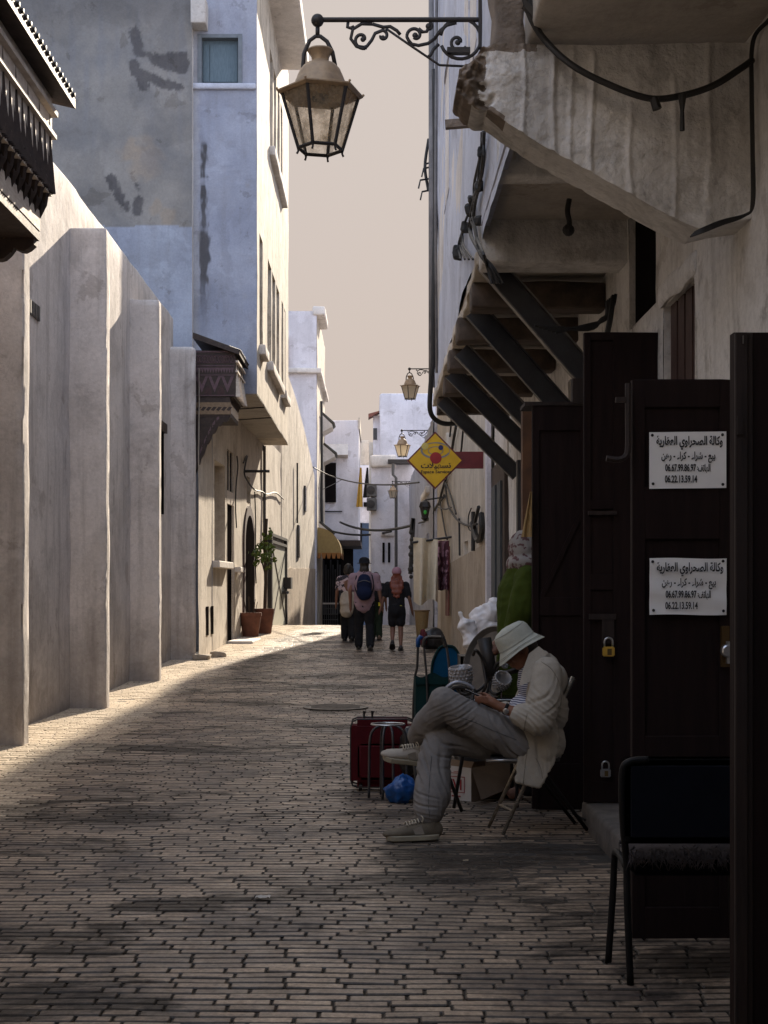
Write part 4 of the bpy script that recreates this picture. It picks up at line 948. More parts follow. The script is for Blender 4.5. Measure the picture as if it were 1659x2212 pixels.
# iron strap latch on the middle door
la = MB(); la.tube(spline([W(1357,828,5.86),W(1357,900,5.86),W(1357,965,5.86),W(1352,985,5.86),W(1335,993,5.86),W(1310,990,5.86)], 6), .014, 6); la.box(S(1330,5.86), S(1360,5.86), 5.85, 5.87, Zp(870,5.86), Zp(858,5.86)); la.build('strap_latch', M['door_edge'], oC)
lk = MB().box(S(1556,dC), S(1572,dC), dC-.03, dC-.001, Zp(1440,dC), Zp(1352,dC)); lk.build('lock_plate', simple('old_brass_plate', (.09,.05,.014), .5, .4), oC)
lk = MB(); lk.lathe([(.028,0),(.028,.03),(.022,.035)], 16, (S(1566,dC), dC-.03, Zp(1405,dC)), (0,-1,0)); lk.box(S(1564,dC), S(1573,dC), dC-.05, dC-.03, Zp(1432,dC), Zp(1385,dC)); M['chrome'] = simple('worn_chrome', (.55,.56,.58), .3, .9); lk.build('lock', M['chrome'], oC, True, auto=40)
hs = MB(); hs.box(S(1272,dB), S(1330,dB), dB-.02, dB-.001, Zp(1338,dB), Zp(1326,dB)); hs.box(S(1300,dB), S(1326,dB), dB-.016, dB-.001, Zp(1390,dB), Zp(1330,dB)); hs.build('hasp', M['door_edge'], oB); MB().box(S(1270,dB), S(1332,dB), dB-.02, dB-.001, Zp(1112,dB), Zp(1104,dB)).build('batten', M['door_edge'], oB)
def padlock(px, py, wpx, d, mat, label, lab2):
    c = W(px, py, d); s = wpx*d/FPX/.05; t = thing('padlock', c, label, 'padlock', lab2)
    MB().box(c.x-.025*s, c.x+.025*s, c.y-.009*s, c.y+.009*s, c.z-.04*s, c.z).build('body', mat, t, bevel=.004*s, seg=2)
    MB().tube([V(c.x-.017*s, c.y, c.z)] + [V(c.x+.017*s*math.cos(q), c.y, c.z+.02*s+.017*s*math.sin(q)) for q in [math.pi*(1-i/10) for i in range(11)]] + [V(c.x+.017*s, c.y, c.z)], .0042*s, 8).build('shackle', M['chrome'], t, True)
    k = MB(); k.box(c.x-.006*s, c.x+.012*s, c.y-.0105*s, c.y-.0095*s, c.z-.034*s, c.z-.008*s); k.build('stamp', simple('worn_brass_stamp', (.12,.075,.02), .6, .3), t)
padlock(1314.5, 1397, 26, 8.55, simple('brass_padlock', (.62,.40,.07), .4, .35, (.5,.31,.05)), 'brass padlock hanging from the hasp of the brown door', 'padlocks on brown doors')
padlock(1308, 1661, 22, 8.55, simple('grey_padlock', (.25,.25,.26), .45, .4), 'dull grey padlock low on the brown door behind the black chair', 'padlocks on brown doors')
# two notices pinned on the door
def notice(py0, label, wav):
    d = dC - .004; x0, x1 = S(1402,d), S(1568.5,d); z1, z0 = Zp(py0,d), Zp(py0+122,d); t = thing('paper_notice', ((x0+x1)/2, d, z0), label, 'paper notice', 'paper notices on the brown door')
    p = MB(); p.grid(lambda u, v: V(x0+(x1-x0)*u, d - .0035 - wav*(.006+.005*math.sin(7*u+9*v)*math.sin(4*u-5*v)) , z0+(z1-z0)*v + .004*(u-.5)*(1 if wav < .5 else 0) + wav*.002*math.sin(6*u)), 24, 18)
    M_ = M.setdefault('paper', simple('white_paper', (.84,.84,.84), .85, 0, (.78,.78,.79), 9)); p.build('sheet', M_, t, True)
    ink = M.setdefault('ink', simple('black_ink', (.012,.012,.016), .7)); ly = d - .0055 - wav*.011; cx = (x0+x1)/2; H = z1-z0; Wd = x1-x0
    def ln(s, cxf, czf, w, h, b=.03): lettering(s, Wd*w, H*h, (x0+Wd*cxf, ly, z1-H*czf), t, ink, bold=b)
    ln(arab('وكالة الصحراوي العقارية'), .52, .195, .86, .25)
    ln(arab('بيع - شراء - كراء - رهن'), .505, .45, .70, .20)
    ln('06.67.99.86.97', .405, .635, .40, .135, .03); ln(':' if False else shape('الهاتف'), .71, .655, .16, .17); ln(':', .625, .645, .012, .06)
    ln('06.22.13.59.14', .41, .835, .42, .135, .03)
    pn = MB()
    for a, b_ in ((.04,.06),(.95,.05),(.05,.92),(.955,.93)): pn.lathe([(.0065,0),(.005,.004),(.0,.0045)], 10, (x0+Wd*a, ly+.002, z1-H*b_), (0,-1,0), cap=False)
    pn.build('pin', ink, t)
notice(933, 'flat white Arabic paper notice pinned on upper panel of brown door', .12)
notice(1206, 'rippled white Arabic paper notice pinned lower on the brown door', 1)

random.seed(21)
for i, (px, py, d_, lab) in enumerate(((568,1943,1,'small crumpled scrap of white paper lying on the pavers in the foreground'),(1000,1862,1,'tiny pale cigarette end on the shaded pavers near the chair legs'))):
    dd = 1.5*FPX/(py-1265); c = W(px, py, dd); c.z = .008; b = MB()
    if i == 0: b.grid(lambda u, v: c + V(.07*(u-.5), .05*(v-.5), .012*noise.noise(V(u*4, v*4, 3)) + .006), 8, 6); tag(b.build('paper_scrap', simple('dirty_white_paper', (.5,.47,.43), .8), smooth=True, loc=c), lab, 'litter')
    else: b.tube([c, c+V(.03,.006,0)], .004, 7); tag(b.build('cigarette_end', simple('cigarette_paper', (.45,.38,.28), .8), loc=c), lab, 'litter')
# ------------------------------------------------------------------ right: farther houses
t = thing('cream_house', (1.55, 24, 0), 'cream plastered house wall with loose cables beyond the overhanging house', 'house')
def xh(d): return 1.70 - .0145*(d-20)
MB().facade((1.70, 20.2, -.3), (-.0145,1,0), (-1,-.0145,0), 13.6, 9.9, [(4.3,5.2,.3,2.6,.25),(10.6,11.3,1.6,2.8,.2)], step=.35, amp=.03, back=True).build('street_wall', M['wall_house'], t, True, auto=40)
MB().box(1.735, 7, 18.25, 33.75, -.3, 9.55).build('house_body', M['wall_white'], t)
MB().box(1.62, 1.685, 20.22, 20.5, -.2, 6).build('corner_strip', M['wall_lav'], t)
a = MB(); P_ = [(20.4,.0),(31.5,.0)]
a.prism([V(xh(20.6)-.02, 20.6, -.2), V(xh(32)-.02, 32, .2), V(xh(32)-.02, 32, 1.9), V(xh(20.6)-.02, 20.6, 2.15)], (.03, 0, 0)); a.build('dado', plaster('tan_dado', (.47,.39,.30), (.40,.33,.25), (.2,.15,.11), .5, .5), t)
def onb(px, py, off=.05): 
    d = 3000*(1.70+.0145*20 - off)/(px-811+3000*.0145); return V(xh(d)-off, d, 1.5+(1265-py)*d/FPX)
cb = MB()
for pts, r in (([(962,1045),(968,1090),(985,1120),(1010,1135),(1030,1132)],.022),([(1034,1095),(1026,1130),(1024,1150)],.03),([(962,1040),(975,1075),(985,1110)],.02),([(1020,1130),(1030,1165),(1038,1162),(1042,1140),(1040,1110)],.05),
               ([(950,1080),(955,1110),(962,1150),(966,1165)],.02),([(985,920),(978,960),(970,1010),(955,1060),(948,1090)],.03),([(1000,930),(995,980),(985,1000)],.02),([(975,905),(972,940),(965,990)],.02),([(945,1095),(962,1100),(975,1096)],.015),([(905,1130),(930,1120),(942,1095),(960,1070)],.03),
               ([(1022,1105),(1022,1190)],.035),([(992,1120),(993,1200)],.02),([(1018,1098),(1012,1115),(1012,1140),(1020,1146),(1026,1125),(1034,1100)],.012)):
    cb.tube(spline([onb(*p) for p in pts], 6), r, 5)
cb.build('cable', M['cable'], t)
c = onb(918, 1105, .16); 
MB().lumpy(xh(29)-.12, xh(29)+.02, 28.5, 29.1, Zp(985,29), Zp(940,29), .1, .02, .03, 4, 3).build('meter_box', M['wall_house'], t, True, auto=50)
t = thing('wall_lantern', (1.25, 30, 3), 'small black wall lantern with a green glass on the far right wall', 'lantern')
c = W(918, 1105, 30)
m_ = MB(); m_.lathe([(.02,.25),(.1,.2),(.13,.1),(.11,.08),(.07,-.12),(.09,-.14),(.03,-.2)], 6, c); m_.beam(c+V(0,0,.25), V(xh(30), 30, c.z+.32), .03, .03); m_.build('body', M['iron'], t)
g_ = MB(); g_.ball(c+V(0,-.1,-.02), (.035,.03,.045), 8, 6); gm, N, L, b = nt('lit_green_glass'); b.inputs['Base Color'].default_value = (.04,.22,.04,1); b.inputs['Emission Color'].default_value = (.1,.9,.08,1); b.inputs['Emission Strength'].default_value = .03; g_.build('glass', gm, t)

t = thing('grey_house', (1.4, 42, 0), 'grey white house with a tall set back storey beyond the cream house on the right', 'house')
MB().facade((1.40, 33.9, -1.5), (-.002,1,0), (-1,-.002,0), 21.5, 7.1, [(3,3.8,3,4.4,.2),(9,9.7,2.4,3.8,.2)], step=.5, amp=.05, back=True).build('street_wall', plaster('grey_blue_plaster', (.42,.43,.49), (.34,.35,.41), (.16,.16,.18), .4, .5), t, True, auto=40)
MB().box(1.44, 8, 33.9, 55.4, -1.5, 5.58).build('house_body', M['wall_lav'], t)
MB().lumpy(2.05, 8, 34.2, 47.5, 5.5, 11.9, .8, .03, .06, .8, 12).build('set_back_storey', M['wall_lav'], t, True, auto=50)
MB().lumpy(1.3, 1.5, 36, 40, 3.9, 4.1, .3, .03, .04, 2, 13).build('ledge', M['wall_white'], t, True, auto=50)
cb = MB(); cb.tube(spline([W(888,1150,45),W(893,1120,45),W(890,1180,45),W(886,1240,45)], 6), .07, 5)
for k in range(7): p = W(889+2*math.sin(k*2), 1150+k*16, 45); cb.ball(p, .09+.03*math.sin(k*3), 6, 5)
cb.build('cable_bundle', M['cable'], t)

# wires strung over the lane
def wire(pts, r, lab, s=.15):
    tag(MB().tube(sag(*pts, s), r, 5).build('overhead_wire', M['cable'], loc=Vector(pts[0])), lab, 'wire', 'wires over the lane')
wire((W(662,1000,56), W(905,1042,33.5)), .022, 'long dark wire sagging over the lane from the pipe on the far tall house', .35)
wire((W(735,1128,62), W(890,1135,45)), .05, 'thick dark wire crossing the lane above the walking people', .25)
wire((W(720,1148,62), W(845,1148,55)), .045, 'dark wire below the thick one in front of the blue house', .15)
wire((W(690,1060,58), W(740,1035,62)), .015, 'thin pale wire slanting up to the yellow cloth', .02)

# ------------------------------------------------------------------ street lanterns on scrolled arms
def spiral(cx, cy, r0, r1, a0, a1, n=22): return [(cx + (r0+(r1-r0)*i/n)*math.cos(R(a0+(a1-a0)*i/n)), cy + (r0+(r1-r0)*i/n)*math.sin(R(a0+(a1-a0)*i/n))) for i in range(n+1)]
def glass_mat():
    m, N, L, b = nt('dusty_lantern_glass'); tc = N.new('ShaderNodeTexCoord').outputs['Object']
    b.inputs['Base Color'].default_value = (.62,.52,.38,1); b.inputs['Roughness'].default_value = .35
    tr = N.new('ShaderNodeBsdfTranslucent'); tr.inputs[0].default_value = (.62,.53,.40,1); tp = N.new('ShaderNodeBsdfTransparent'); tp.inputs[0].default_value = (.9,.86,.8,1)
    n = _ramp(N, L, _noise(N, L, tc, 9, 7, .7), .4, .7); mx = N.new('ShaderNodeMixShader'); mx2 = N.new('ShaderNodeMixShader')
    L.new(n, mx.inputs[0]); L.new(tp.outputs[0], mx.inputs[1]); L.new(tr.outputs[0], mx.inputs[2])
    mx2.inputs[0].default_value = .12; L.new(mx.outputs[0], mx2.inputs[1]); L.new(b.outputs[0], mx2.inputs[2])
    L.new(mx2.outputs[0], N['Material Output'].inputs[0]); return m
M['lglass'] = glass_mat()
m_, N, L, b = nt('sun_whitened_lantern_glass'); tr = N.new('ShaderNodeBsdfTranslucent'); tr.inputs[0].default_value = (.9,.82,.68,1); mx = N.new('ShaderNodeMixShader'); mx.inputs[0].default_value = .25; b.inputs['Base Color'].default_value = (.7,.65,.55,1); L.new(tr.outputs[0], mx.inputs[1]); L.new(b.outputs[0], mx.inputs[2]); L.new(mx.outputs[0], N['Material Output'].inputs[0]); M['lsunlit'] = m_  # far panes whitened to paint the sun glowing through them
M['lmetal'] = simple('weathered_lantern_metal', (.40,.28,.16), .5, .2, (.2,.14,.09), 7, .002)
def lantern(ball, s, wall_x, label):
    t = thing('street_lantern', ball, label, 'lantern', 'street lanterns on scrolled arms')
    B = Vector(ball); k = .000927*s
    def L_(x, y, dy=0): return B + V((x-315)*k, dy, (155-y)*k)          # drawing units of the near lantern
    a = MB(); a.ball(B, 48*k, 14, 10); a.tube([L_(330,150), V(wall_x, B.y, B.z+6*k)], 18*k, 10); arm = a.build('arm', M['iron'], t, True, auto=50)
    sc = MB()
    for pts in (spiral(645,295,16,72,0,-300) + [(600,345),(560,290),(575,220),(640,180),(720,182)], spiral(795,268,14,40,180,-90)+[(740,250),(715,300),(680,345),(640,360),(600,345)],
                [(720,182),(800,205),(850,200),(900,230),(925,260)], spiral(1035,265,18,62,120,-190)+[(985,300),(1010,330),(1060,340),(1130,325),(1180,290)], spiral(1135,198,20,26,90,-60)+[(1120,238),(1090,240),(1060,215)],
                spiral(1370,290,148,150,190,520), spiral(1350,315,20,70,0,-330), [(1210,330),(1170,370),(1150,410),(1125,430)], [(1180,290),(1220,230),(1270,190),(1340,172)], [(540,170),(535,205),(560,212),(585,200)]):
        sc.tube([L_(x, y) for x, y in pts], 8.5*k, 6, flat=1.6)
    for x, y, r in ((650,295,20),(797,280,16),(1035,265,22),(1135,198,24),(1350,318,22)): sc.ball(L_(x, y), (r*k, r*k*.6, r*k), 8, 6)
    sc.tube([L_(820,215), L_(1000,340), L_(1215,485), V(wall_x, B.y, L_(0,500).z)], 9*k, 6)
    sc.build('scrollwork', M['iron'], arm, True)
    pl = MB(); pl.box(wall_x-.035, wall_x, B.y-.03, B.y+.03, L_(0,360).z, L_(0,-60).z); pl.box(L_(1270,0).x, L_(1440,0).x, B.y-.03, B.y+.03, L_(0,402).z, L_(0,362).z); pl.build('wall_plate', M['iron'], arm)
    st = MB(); st.tube([L_(315,200), L_(315,268)], 16*k, 8); st.tube([L_(x, y) for x, y in ((222,650),(205,520),(215,400),(255,305),(300,272),(335,272),(385,310),(425,390),(445,490))], 13*k, 8, flat=1.2); st.build('hoop', M['iron'], t, True)
    C = L_(335, 0); C.z = 0
    def zz(y): return L_(0, y).z
    d = MB(); d.lathe([(92*k, zz(372)), (96*k, zz(382)), (88*k, zz(392)), (66*k, zz(425)), (62*k, zz(455)), (75*k, zz(470)), (120*k, zz(490)), (150*k, zz(525)), (172*k, zz(575)), (180*k, zz(600)), (184*k, zz(604)), (195*k, zz(640)), (205*k, zz(662))], 24, C); d.build('dome', M['lmetal'], t, True, auto=40)
    rot = R(13)
    rm = MB(); rm.lathe([(205*k, zz(660)), (325*k, zz(690)), (325*k, zz(700)), (300*k, zz(716)), (270*k, zz(712))], 6, C, rot=rot); 
    for i in range(6): q = rot + i*math.pi/3; rm.ball(C + V(325*k*math.cos(q), 325*k*math.sin(q), zz(683)), 10*k, 6, 5)
    rm.build('roof_rim', M['lmetal'], t)
    R0, R1 = 285*k, 165*k; z0, z1 = zz(1105), zz(712); fr = MB(); gl = MB()
    P = [(C + V(R0*math.cos(rot+i*math.pi/3), R0*math.sin(rot+i*math.pi/3), z1), C + V(R1*math.cos(rot+i*math.pi/3), R1*math.sin(rot+i*math.pi/3), z0)) for i in range(6)]
    for i in range(6):
        a_, b_ = P[i]; c_, d_ = P[(i+1) % 6]
        fr.tube([a_, b_], 14*k, 6); fr.tube([b_, d_], 13*k, 6); fr.tube([b_, b_ + V(.0,0,-26*k), b_ + (b_-C).normalized().cross(V(0,0,1))*0 + V((b_-C).x*.06, (b_-C).y*.06, -44*k)], [13*k, 8*k, 9*k], 6)
        gl.add([a_, c_, d_, b_], [(0,1,2,3)])
    fr.build('frame', M['iron'], t); gl.build('glass', M['lglass'] if s == 1 else M['lsunlit'], t)
    bb = MB(); bb.lathe([(22*k, zz(720)), (22*k, zz(790)), (14*k, zz(800)), (45*k, zz(850)), (40*k, zz(900)), (.1*k, zz(930))], 10, C, cap=False) if False else bb.lathe([(60*k, zz(714)), (60*k, zz(745)), (30*k, zz(750)), (30*k, zz(775))], 10, C); bb.build('lamp_holder', M['iron'], t, True, auto=40)
    return t
lantern(W(686, 44, 9.5), 1.0, XO, 'large near street lantern on a scrolled iron arm against the sky')
lantern(W(884.5, 797, 38), .93, 2.05, 'highest of the far street lanterns, hung clear against the sky')
lantern(W(868, 930, 45), .95, 2.05, 'far street lantern hung just left of the yellow diamond sign')
lantern(W(848, 1040, 55), .74, 1.45, 'smallest farthest street lantern with whitened panes below the diamond sign')

# ------------------------------------------------------------------ yellow diamond sign
dS = 21.0; c = W(940, 995, dS); hd = 61*dS/FPX
t = thing('hanging_sign', c, 'yellow diamond shop sign with red disc on a dark red arm', 'sign')
def dia(h, y): return [V(c.x-h, y, c.z), V(c.x, y, c.z-h*1.02), V(c.x+h, y, c.z), V(c.x, y, c.z+h*1.02)]
M['sign_red'] = simple('dark_red_sign_paint', (.13,.014,.018), .5, 0, (.1,.011,.015)); M['sign_yellow'] = simple('yellow_sign_face', (.62,.38,.008), .5, 0, (.52,.31,.008), 5)
MB().prism(dia(hd, dS-.04), (0,.09,0)).build('border', M['sign_red'], t)
MB().prism(dia(hd*.93, dS-.046), (0,.003,0)).build('face', M['sign_yellow'], t)
MB().box(c.x+hd*.72, S(1044, dS), dS-.035, dS+.04, Zp(1012,dS), Zp(976,dS)).build('arm', M['sign_red'], t)
u = hd/410.; L2 = lambda x, y, o=-.049: V(c.x+(x-685)*u, dS+o, c.z+(690-y)*u)       # drawing units of the sign
M['sign_grey'] = simple('grey_sign_paint', (.22,.22,.22), .6)
g_ = MB()
def band(pts, ws):
    for i in range(len(pts)-1):
        (x0,y0),(x1,y1) = pts[i], pts[i+1]; w0, w1 = ws[i], ws[i+1]; d = math.hypot(x1-x0, y1-y0); nx, ny = -(y1-y0)/d, (x1-x0)/d
        g_.add([L2(x0-nx*w0,y0-ny*w0), L2(x1-nx*w1,y1-ny*w1), L2(x1+nx*w1,y1+ny*w1), L2(x0+nx*w0,y0+ny*w0)], [(0,1,2,3)])
el = lambda cx, cy, a, b_, t0, t1, n=26: [(cx+a*math.cos(R(t0+(t1-t0)*i/n)), cy+b_*math.sin(R(t0+(t1-t0)*i/n))) for i in range(n+1)]
band(el(690,545,205,110,215,20), [16-i*.15 for i in range(27)]); band(el(690,545,205,110,20,-150), [10-abs(i-13)*.5 for i in range(27)]); band(el(690,550,108,58,0,360), [5]*27); g_.build('ring', M['sign_grey'], t)
def disc(x, y, r, m, o): 
    d = MB(); d.lathe([(r*u,0),(r*u,.004),(0.001,.005)], 20, L2(x,y,o), (0,-1,0)); d.build('disc', m, t)
disc(692, 655, 84, simple('red_disc_paint', (.3,.012,.016), .5), -.049); disc(765, 505, 36, simple('blue_disc_paint', (.012,.014,.10), .5), -.049); disc(535, 485, 52, simple('pale_disc_paint', (.55,.45,.12), .5), -.049)
ink = M['sign_red']; lettering(shape('تسهيلات'), 440*u, 105*u, L2(695,772), t, M['ink'], bold=.03); lettering('Espace Services', 440*u, 58*u, L2(697,862), t, M['ink'], bold=.02)
# ------------------------------------------------------------------ fused soft bodies (bags, clothes, people)
def smooth_mesh(co, edges, it, fac=.5):
    n = len(co); e = np.asarray(edges)
    deg = np.zeros(n); np.add.at(deg, e[:,0], 1); np.add.at(deg, e[:,1], 1); deg[deg == 0] = 1
    for _ in range(it):
        s = np.zeros_like(co); np.add.at(s, e[:,0], co[e[:,1]]); np.add.at(s, e[:,1], co[e[:,0]])
        co = co + fac*(s/deg[:,None] - co)
    return co
def fuse(name, mb, mat, parent, vox=.01, it=5, fn=None, matfn=None, loc=None):
    """melts overlapping closed shapes into one continuous skin"""
    me = bpy.data.meshes.new('tmp'); me.from_pydata(mb.v, [], mb.f); o = bpy.data.objects.new('tmp', me); COL.objects.link(o)
    m = o.modifiers.new('r', 'REMESH'); m.mode = 'VOXEL'; m.voxel_size = vox; m.adaptivity = 0
    dg = bpy.context.evaluated_depsgraph_get(); dg.update(); r = bpy.data.meshes.new_from_object(o.evaluated_get(dg))
    bpy.data.objects.remove(o); bpy.data.meshes.remove(me)
    n = len(r.vertices); co = np.empty(n*3); r.vertices.foreach_get('co', co); co = co.reshape(-1, 3)
    ed = np.empty(len(r.edges)*2, dtype=int); r.edges.foreach_get('vertices', ed); ed = ed.reshape(-1, 2)
    co = smooth_mesh(co, ed, it)
    if fn:
        r.vertices.foreach_set('co', co.ravel()); r.update(); nr = np.empty(n*3); r.vertices.foreach_get('normal', nr); nr = nr.reshape(-1, 3)
        co = np.array([tuple(Vector(p) + Vector(q)*fn(Vector(p), Vector(q))) for p, q in zip(co, nr)])
    o0 = org(parent) if parent else (Vector(loc) if loc is not None else Vector((0,0,0)))
    fs = [tuple(p.vertices) for p in r.polygons]; bpy.data.meshes.remove(r)
    b = MB(); b.v = [tuple(p) for p in co]; b.f = fs; b.mi = [0]*len(fs); fuse.last = (b.v, fs)
    if matfn:
        for i, f in enumerate(fs): b.mi[i] = matfn(sum((Vector(b.v[k]) for k in f), Vector())/len(f))
    return b.build(name, mat, parent, True, loc=loc)
def limb(mb, pts, n=10):                       # tapered run through (point, radius) joints
    P = [Vector(p) for p, r in pts]; r = [q for p, q in pts]
    for p, q in zip(P, r): mb.ball(p, q, n, 7)
    for i in range(len(P)-1):
        if (P[i+1]-P[i]).length > 1e-4: mb.tube([P[i], P[i+1]], [r[i], r[i+1]], n)
    return mb
from mathutils.bvhtree import BVHTree
def crease(p, d, f, wob=1.5, seed=0., wd=.28):   # narrow valleys across direction d
    t = p.dot(Vector(d).normalized())*f + wob*noise.noise(p*4.5 + Vector((seed, 0, 0)))*2
    q = math.sin(t); md = sm(-.25, .3, noise.noise(p*5.5 + Vector((0, seed*2.3, 1)))); return md*(-math.exp(-(q/wd)**2)) + .35*max(0, 1-abs(abs(q)-.6)*3)
def seam(name, pts, mat, parent, r=.003, y0=7.2, n=6):   # stitched line laid on the last fused skin, seen from the lane
    T = BVHTree.FromPolygons(*fuse.last); out = []
    for p in spline(pts, n):
        h = T.ray_cast(Vector((p.x, y0, p.z)), Vector((0, 1, 0)))[0]
        if h is not None: out.append(h + Vector((0, -.0005, 0)))
    if len(out) > 2: return MB().tube(out, r, 5).build(name, mat, parent, True)
def fold(p, f, seed=0.):                       # creased cloth: ridged noise
    a = noise.noise(p*f + Vector((seed, 0, 0))); b = noise.noise(p*f*2.3 + Vector((0, seed, 3)))
    return (.5 - abs(a)*1.6) + .4*(.5 - abs(b)*1.6)
def crumple(name, c, r, mat, label, cat, amp=.25, fr=7, seed=0, n=56, squash=.0, group=None):
    c = Vector(c); mb = MB(); z0 = c.z - r[2]
    mb.ball(c, r, n, n//2)
    vs = []
    for v in mb.v:
        p = Vector(v); d = p - c; q = p*fr + Vector((seed, 0, 0))
        k = 1 + amp*fold(p, fr, seed) + amp*.6*noise.noise(q*.5)
        p = c + d*k; p.z = max(p.z, z0 + squash*r[2]); vs.append(tuple(p))
    mb.v = vs; return tag(mb.build(name, mat, smooth=True, loc=c), label, cat, group)

# ------------------------------------------------------------------ the heap of goods beside the seated man
M['black_tube'] = simple('black_painted_tube', (.008,.008,.009), .6, spec=.2)
M['red_fabric'] = cloth('maroon_suitcase_cloth', (.085,.008,.012), (.06,.006,.009), bump=.001)
M['black_plastic'] = simple('black_plastic', (.018,.017,.018), .45)
M['blue_plastic'] = simple('blue_plastic_bag', (.006,.075,.27), .38, 0, (.005,.05,.2), 9)
M['white_plastic'] = simple('thin_white_plastic', (.78,.77,.79), .4, 0, (.68,.67,.7), 7)
M['teal'] = cloth('dark_teal_cloth', (.008,.035,.036), (.006,.025,.027)); M['blue_cloth'] = cloth('bright_blue_cloth', (.004,.075,.17), (.004,.055,.13))
# suitcase
dS_ = 10.1; x0, x1 = S(758,dS_), S(894,dS_); zt = Zp(1556,dS_)
t = thing('suitcase', ((x0+x1)/2, dS_, 0), 'maroon fabric suitcase standing upright left of the seated man', 'suitcase')
MB().box(x0, x1, dS_, dS_+.27, .03, zt).build('body', M['red_fabric'], t, True, bevel=.045, seg=4, auto=60)
zp = MB()
def rrect(y, a=.012): return [V(x, y, z) for x, z in ((x0+.05,zt+a*.2),(x1-.05,zt+a*.2),(x1-.012,zt-.012),(x1+a*.2,zt-.06),(x1+a*.2,.08),(x1-.012,.04),(x1-.05,.028),(x0+.05,.028),(x0+.012,.04),(x0-a*.2,.08),(x0-a*.2,zt-.06),(x0+.012,zt-.012))]
zp.tube(rrect(dS_+.05), .007, 6, closed=True); zp.tube(rrect(dS_+.21), .007, 6, closed=True); zp.build('zip_piping', M['black_plastic'], t, True)
pk = MB().box(x0+.05, x1-.05, dS_-.03, dS_+.01, .09, zt-.17); pk.build('front_pocket', M['red_fabric'], t, True, bevel=.02, seg=3, auto=60)
hn = MB()
for px in (786, 804): hn.tube([V(S(px,dS_), dS_+.15, zt-.02), V(S(px,dS_), dS_+.15, zt+.03), V(S(px+1,dS_), dS_+.15, zt+.055)], [.008,.008,.014], 7)
hn.build('handle_post', M['black_plastic'], t)
for k in (0,1): MB().lathe([(.03,-.012),(.03,.012)], 14, (x0+.07+k*(x1-x0-.14), dS_+.06, .03), (1,0,0)).build('wheel', M['black_plastic'], t, True, auto=40)
# metal stool frame
dT = 9.8; c = V(S(838,dT), dT+.05, 0); zt = Zp(1567,dT)
t = thing('stool', c, 'bare metal stool frame with chrome ring in front of the maroon suitcase', 'stool')
M['grey_tube'] = simple('grey_metal_tube', (.09,.09,.1), .4, .7, (.05,.05,.055), 9)
for a in (200, 255, 285, 340, 70, 110):
    if a in (70,): continue
    q = R(a); dv = V(math.cos(q)*1.15, math.sin(q)*.9, 0)
    MB().tube(spline([c+dv*.125, c+dv*.122+V(0,0,zt*.45), c+dv*.118+V(0,0,zt*.78), c+dv*.10+V(0,0,zt*.92), c+dv*.05+V(0,0,zt*.99), c+V(0,0,zt)], 5), .0095, 8).build('leg', M['grey_tube'], t, True)
rg = MB().tube([c+V(.118*math.cos(2*math.pi*i/24), .10*math.sin(2*math.pi*i/24), zt+.004) for i in range(24)], .006, 6, closed=True); rg.build('ring', M['chrome'], t, True)
rg = MB(); rg.tube([c+V(-.11,0,zt), c+V(.11,0,zt)], .006, 6); rg.build('crossbar', M['grey_tube'], t)
# bags
crumple('plastic_bag', V(S(868,9.55), 9.6, .095), (.098,.09,.10), M['blue_plastic'], 'crumpled bright blue plastic bag on the pavers by the stool', 'plastic bag', .38, 10, 3, squash=.05)
crumple('plastic_bag', V(S(882,9.95), 10.0, .30), (.06,.07,.17), M['black_plastic'], 'black plastic bag hanging against the right side of the maroon suitcase', 'plastic bag', .3, 12, 8)
def sheetbag(name, pts, rs, label, seed, mat=None):
    mb = MB(); limb(mb, list(zip(pts, rs)), 14)
    return tag(fuse(name, mb, mat or M['white_plastic'], None, .011, 1, lambda p, n: .040*fold(p, 6, seed) + .012*fold(p, 17, seed), loc=pts[0]), label, 'plastic bag', 'white plastic bags on the heap')
dW = 11.2
sheetbag('plastic_bag', [W(1055,1395,dW), W(1052,1360,dW), W(1034,1338,dW), W(1062,1325,dW), W(1070,1303,dW)], [.11,.10,.075,.085,.04], 'big white plastic bag bulging behind the bucket hat', 4)
sheetbag('plastic_bag', [W(1036,1405,dW-.2), W(1020,1380,dW-.2), W(1006,1350,dW-.2), W(995,1326,dW-.2)], [.08,.065,.05,.022], 'small white plastic bag with a pointed top left of the big one', 9)
# crate that carries the bags
t = thing('crate', V(S(1045,11.2), 11.3, 0), 'dark plastic crate under the white plastic bags', 'crate')
cx = S(1048,11.2); b = MB(); b.box(cx-.2, cx+.2, 11.0, 11.4, .02, .06)
for zc in (.1,.28,.46,.64,.82): b.box(cx-.21, cx+.21, 10.99, 11.01, zc, zc+.12); b.box(cx-.21, cx-.19, 10.99, 11.41, zc, zc+.12); b.box(cx+.19, cx+.21, 10.99, 11.41, zc, zc+.12)
b.build('slatted_side', M['black_plastic'], t); MB().box(cx-.19, cx+.19, 11.02, 11.4, .9, .94).build('lid', M['black_plastic'], t)
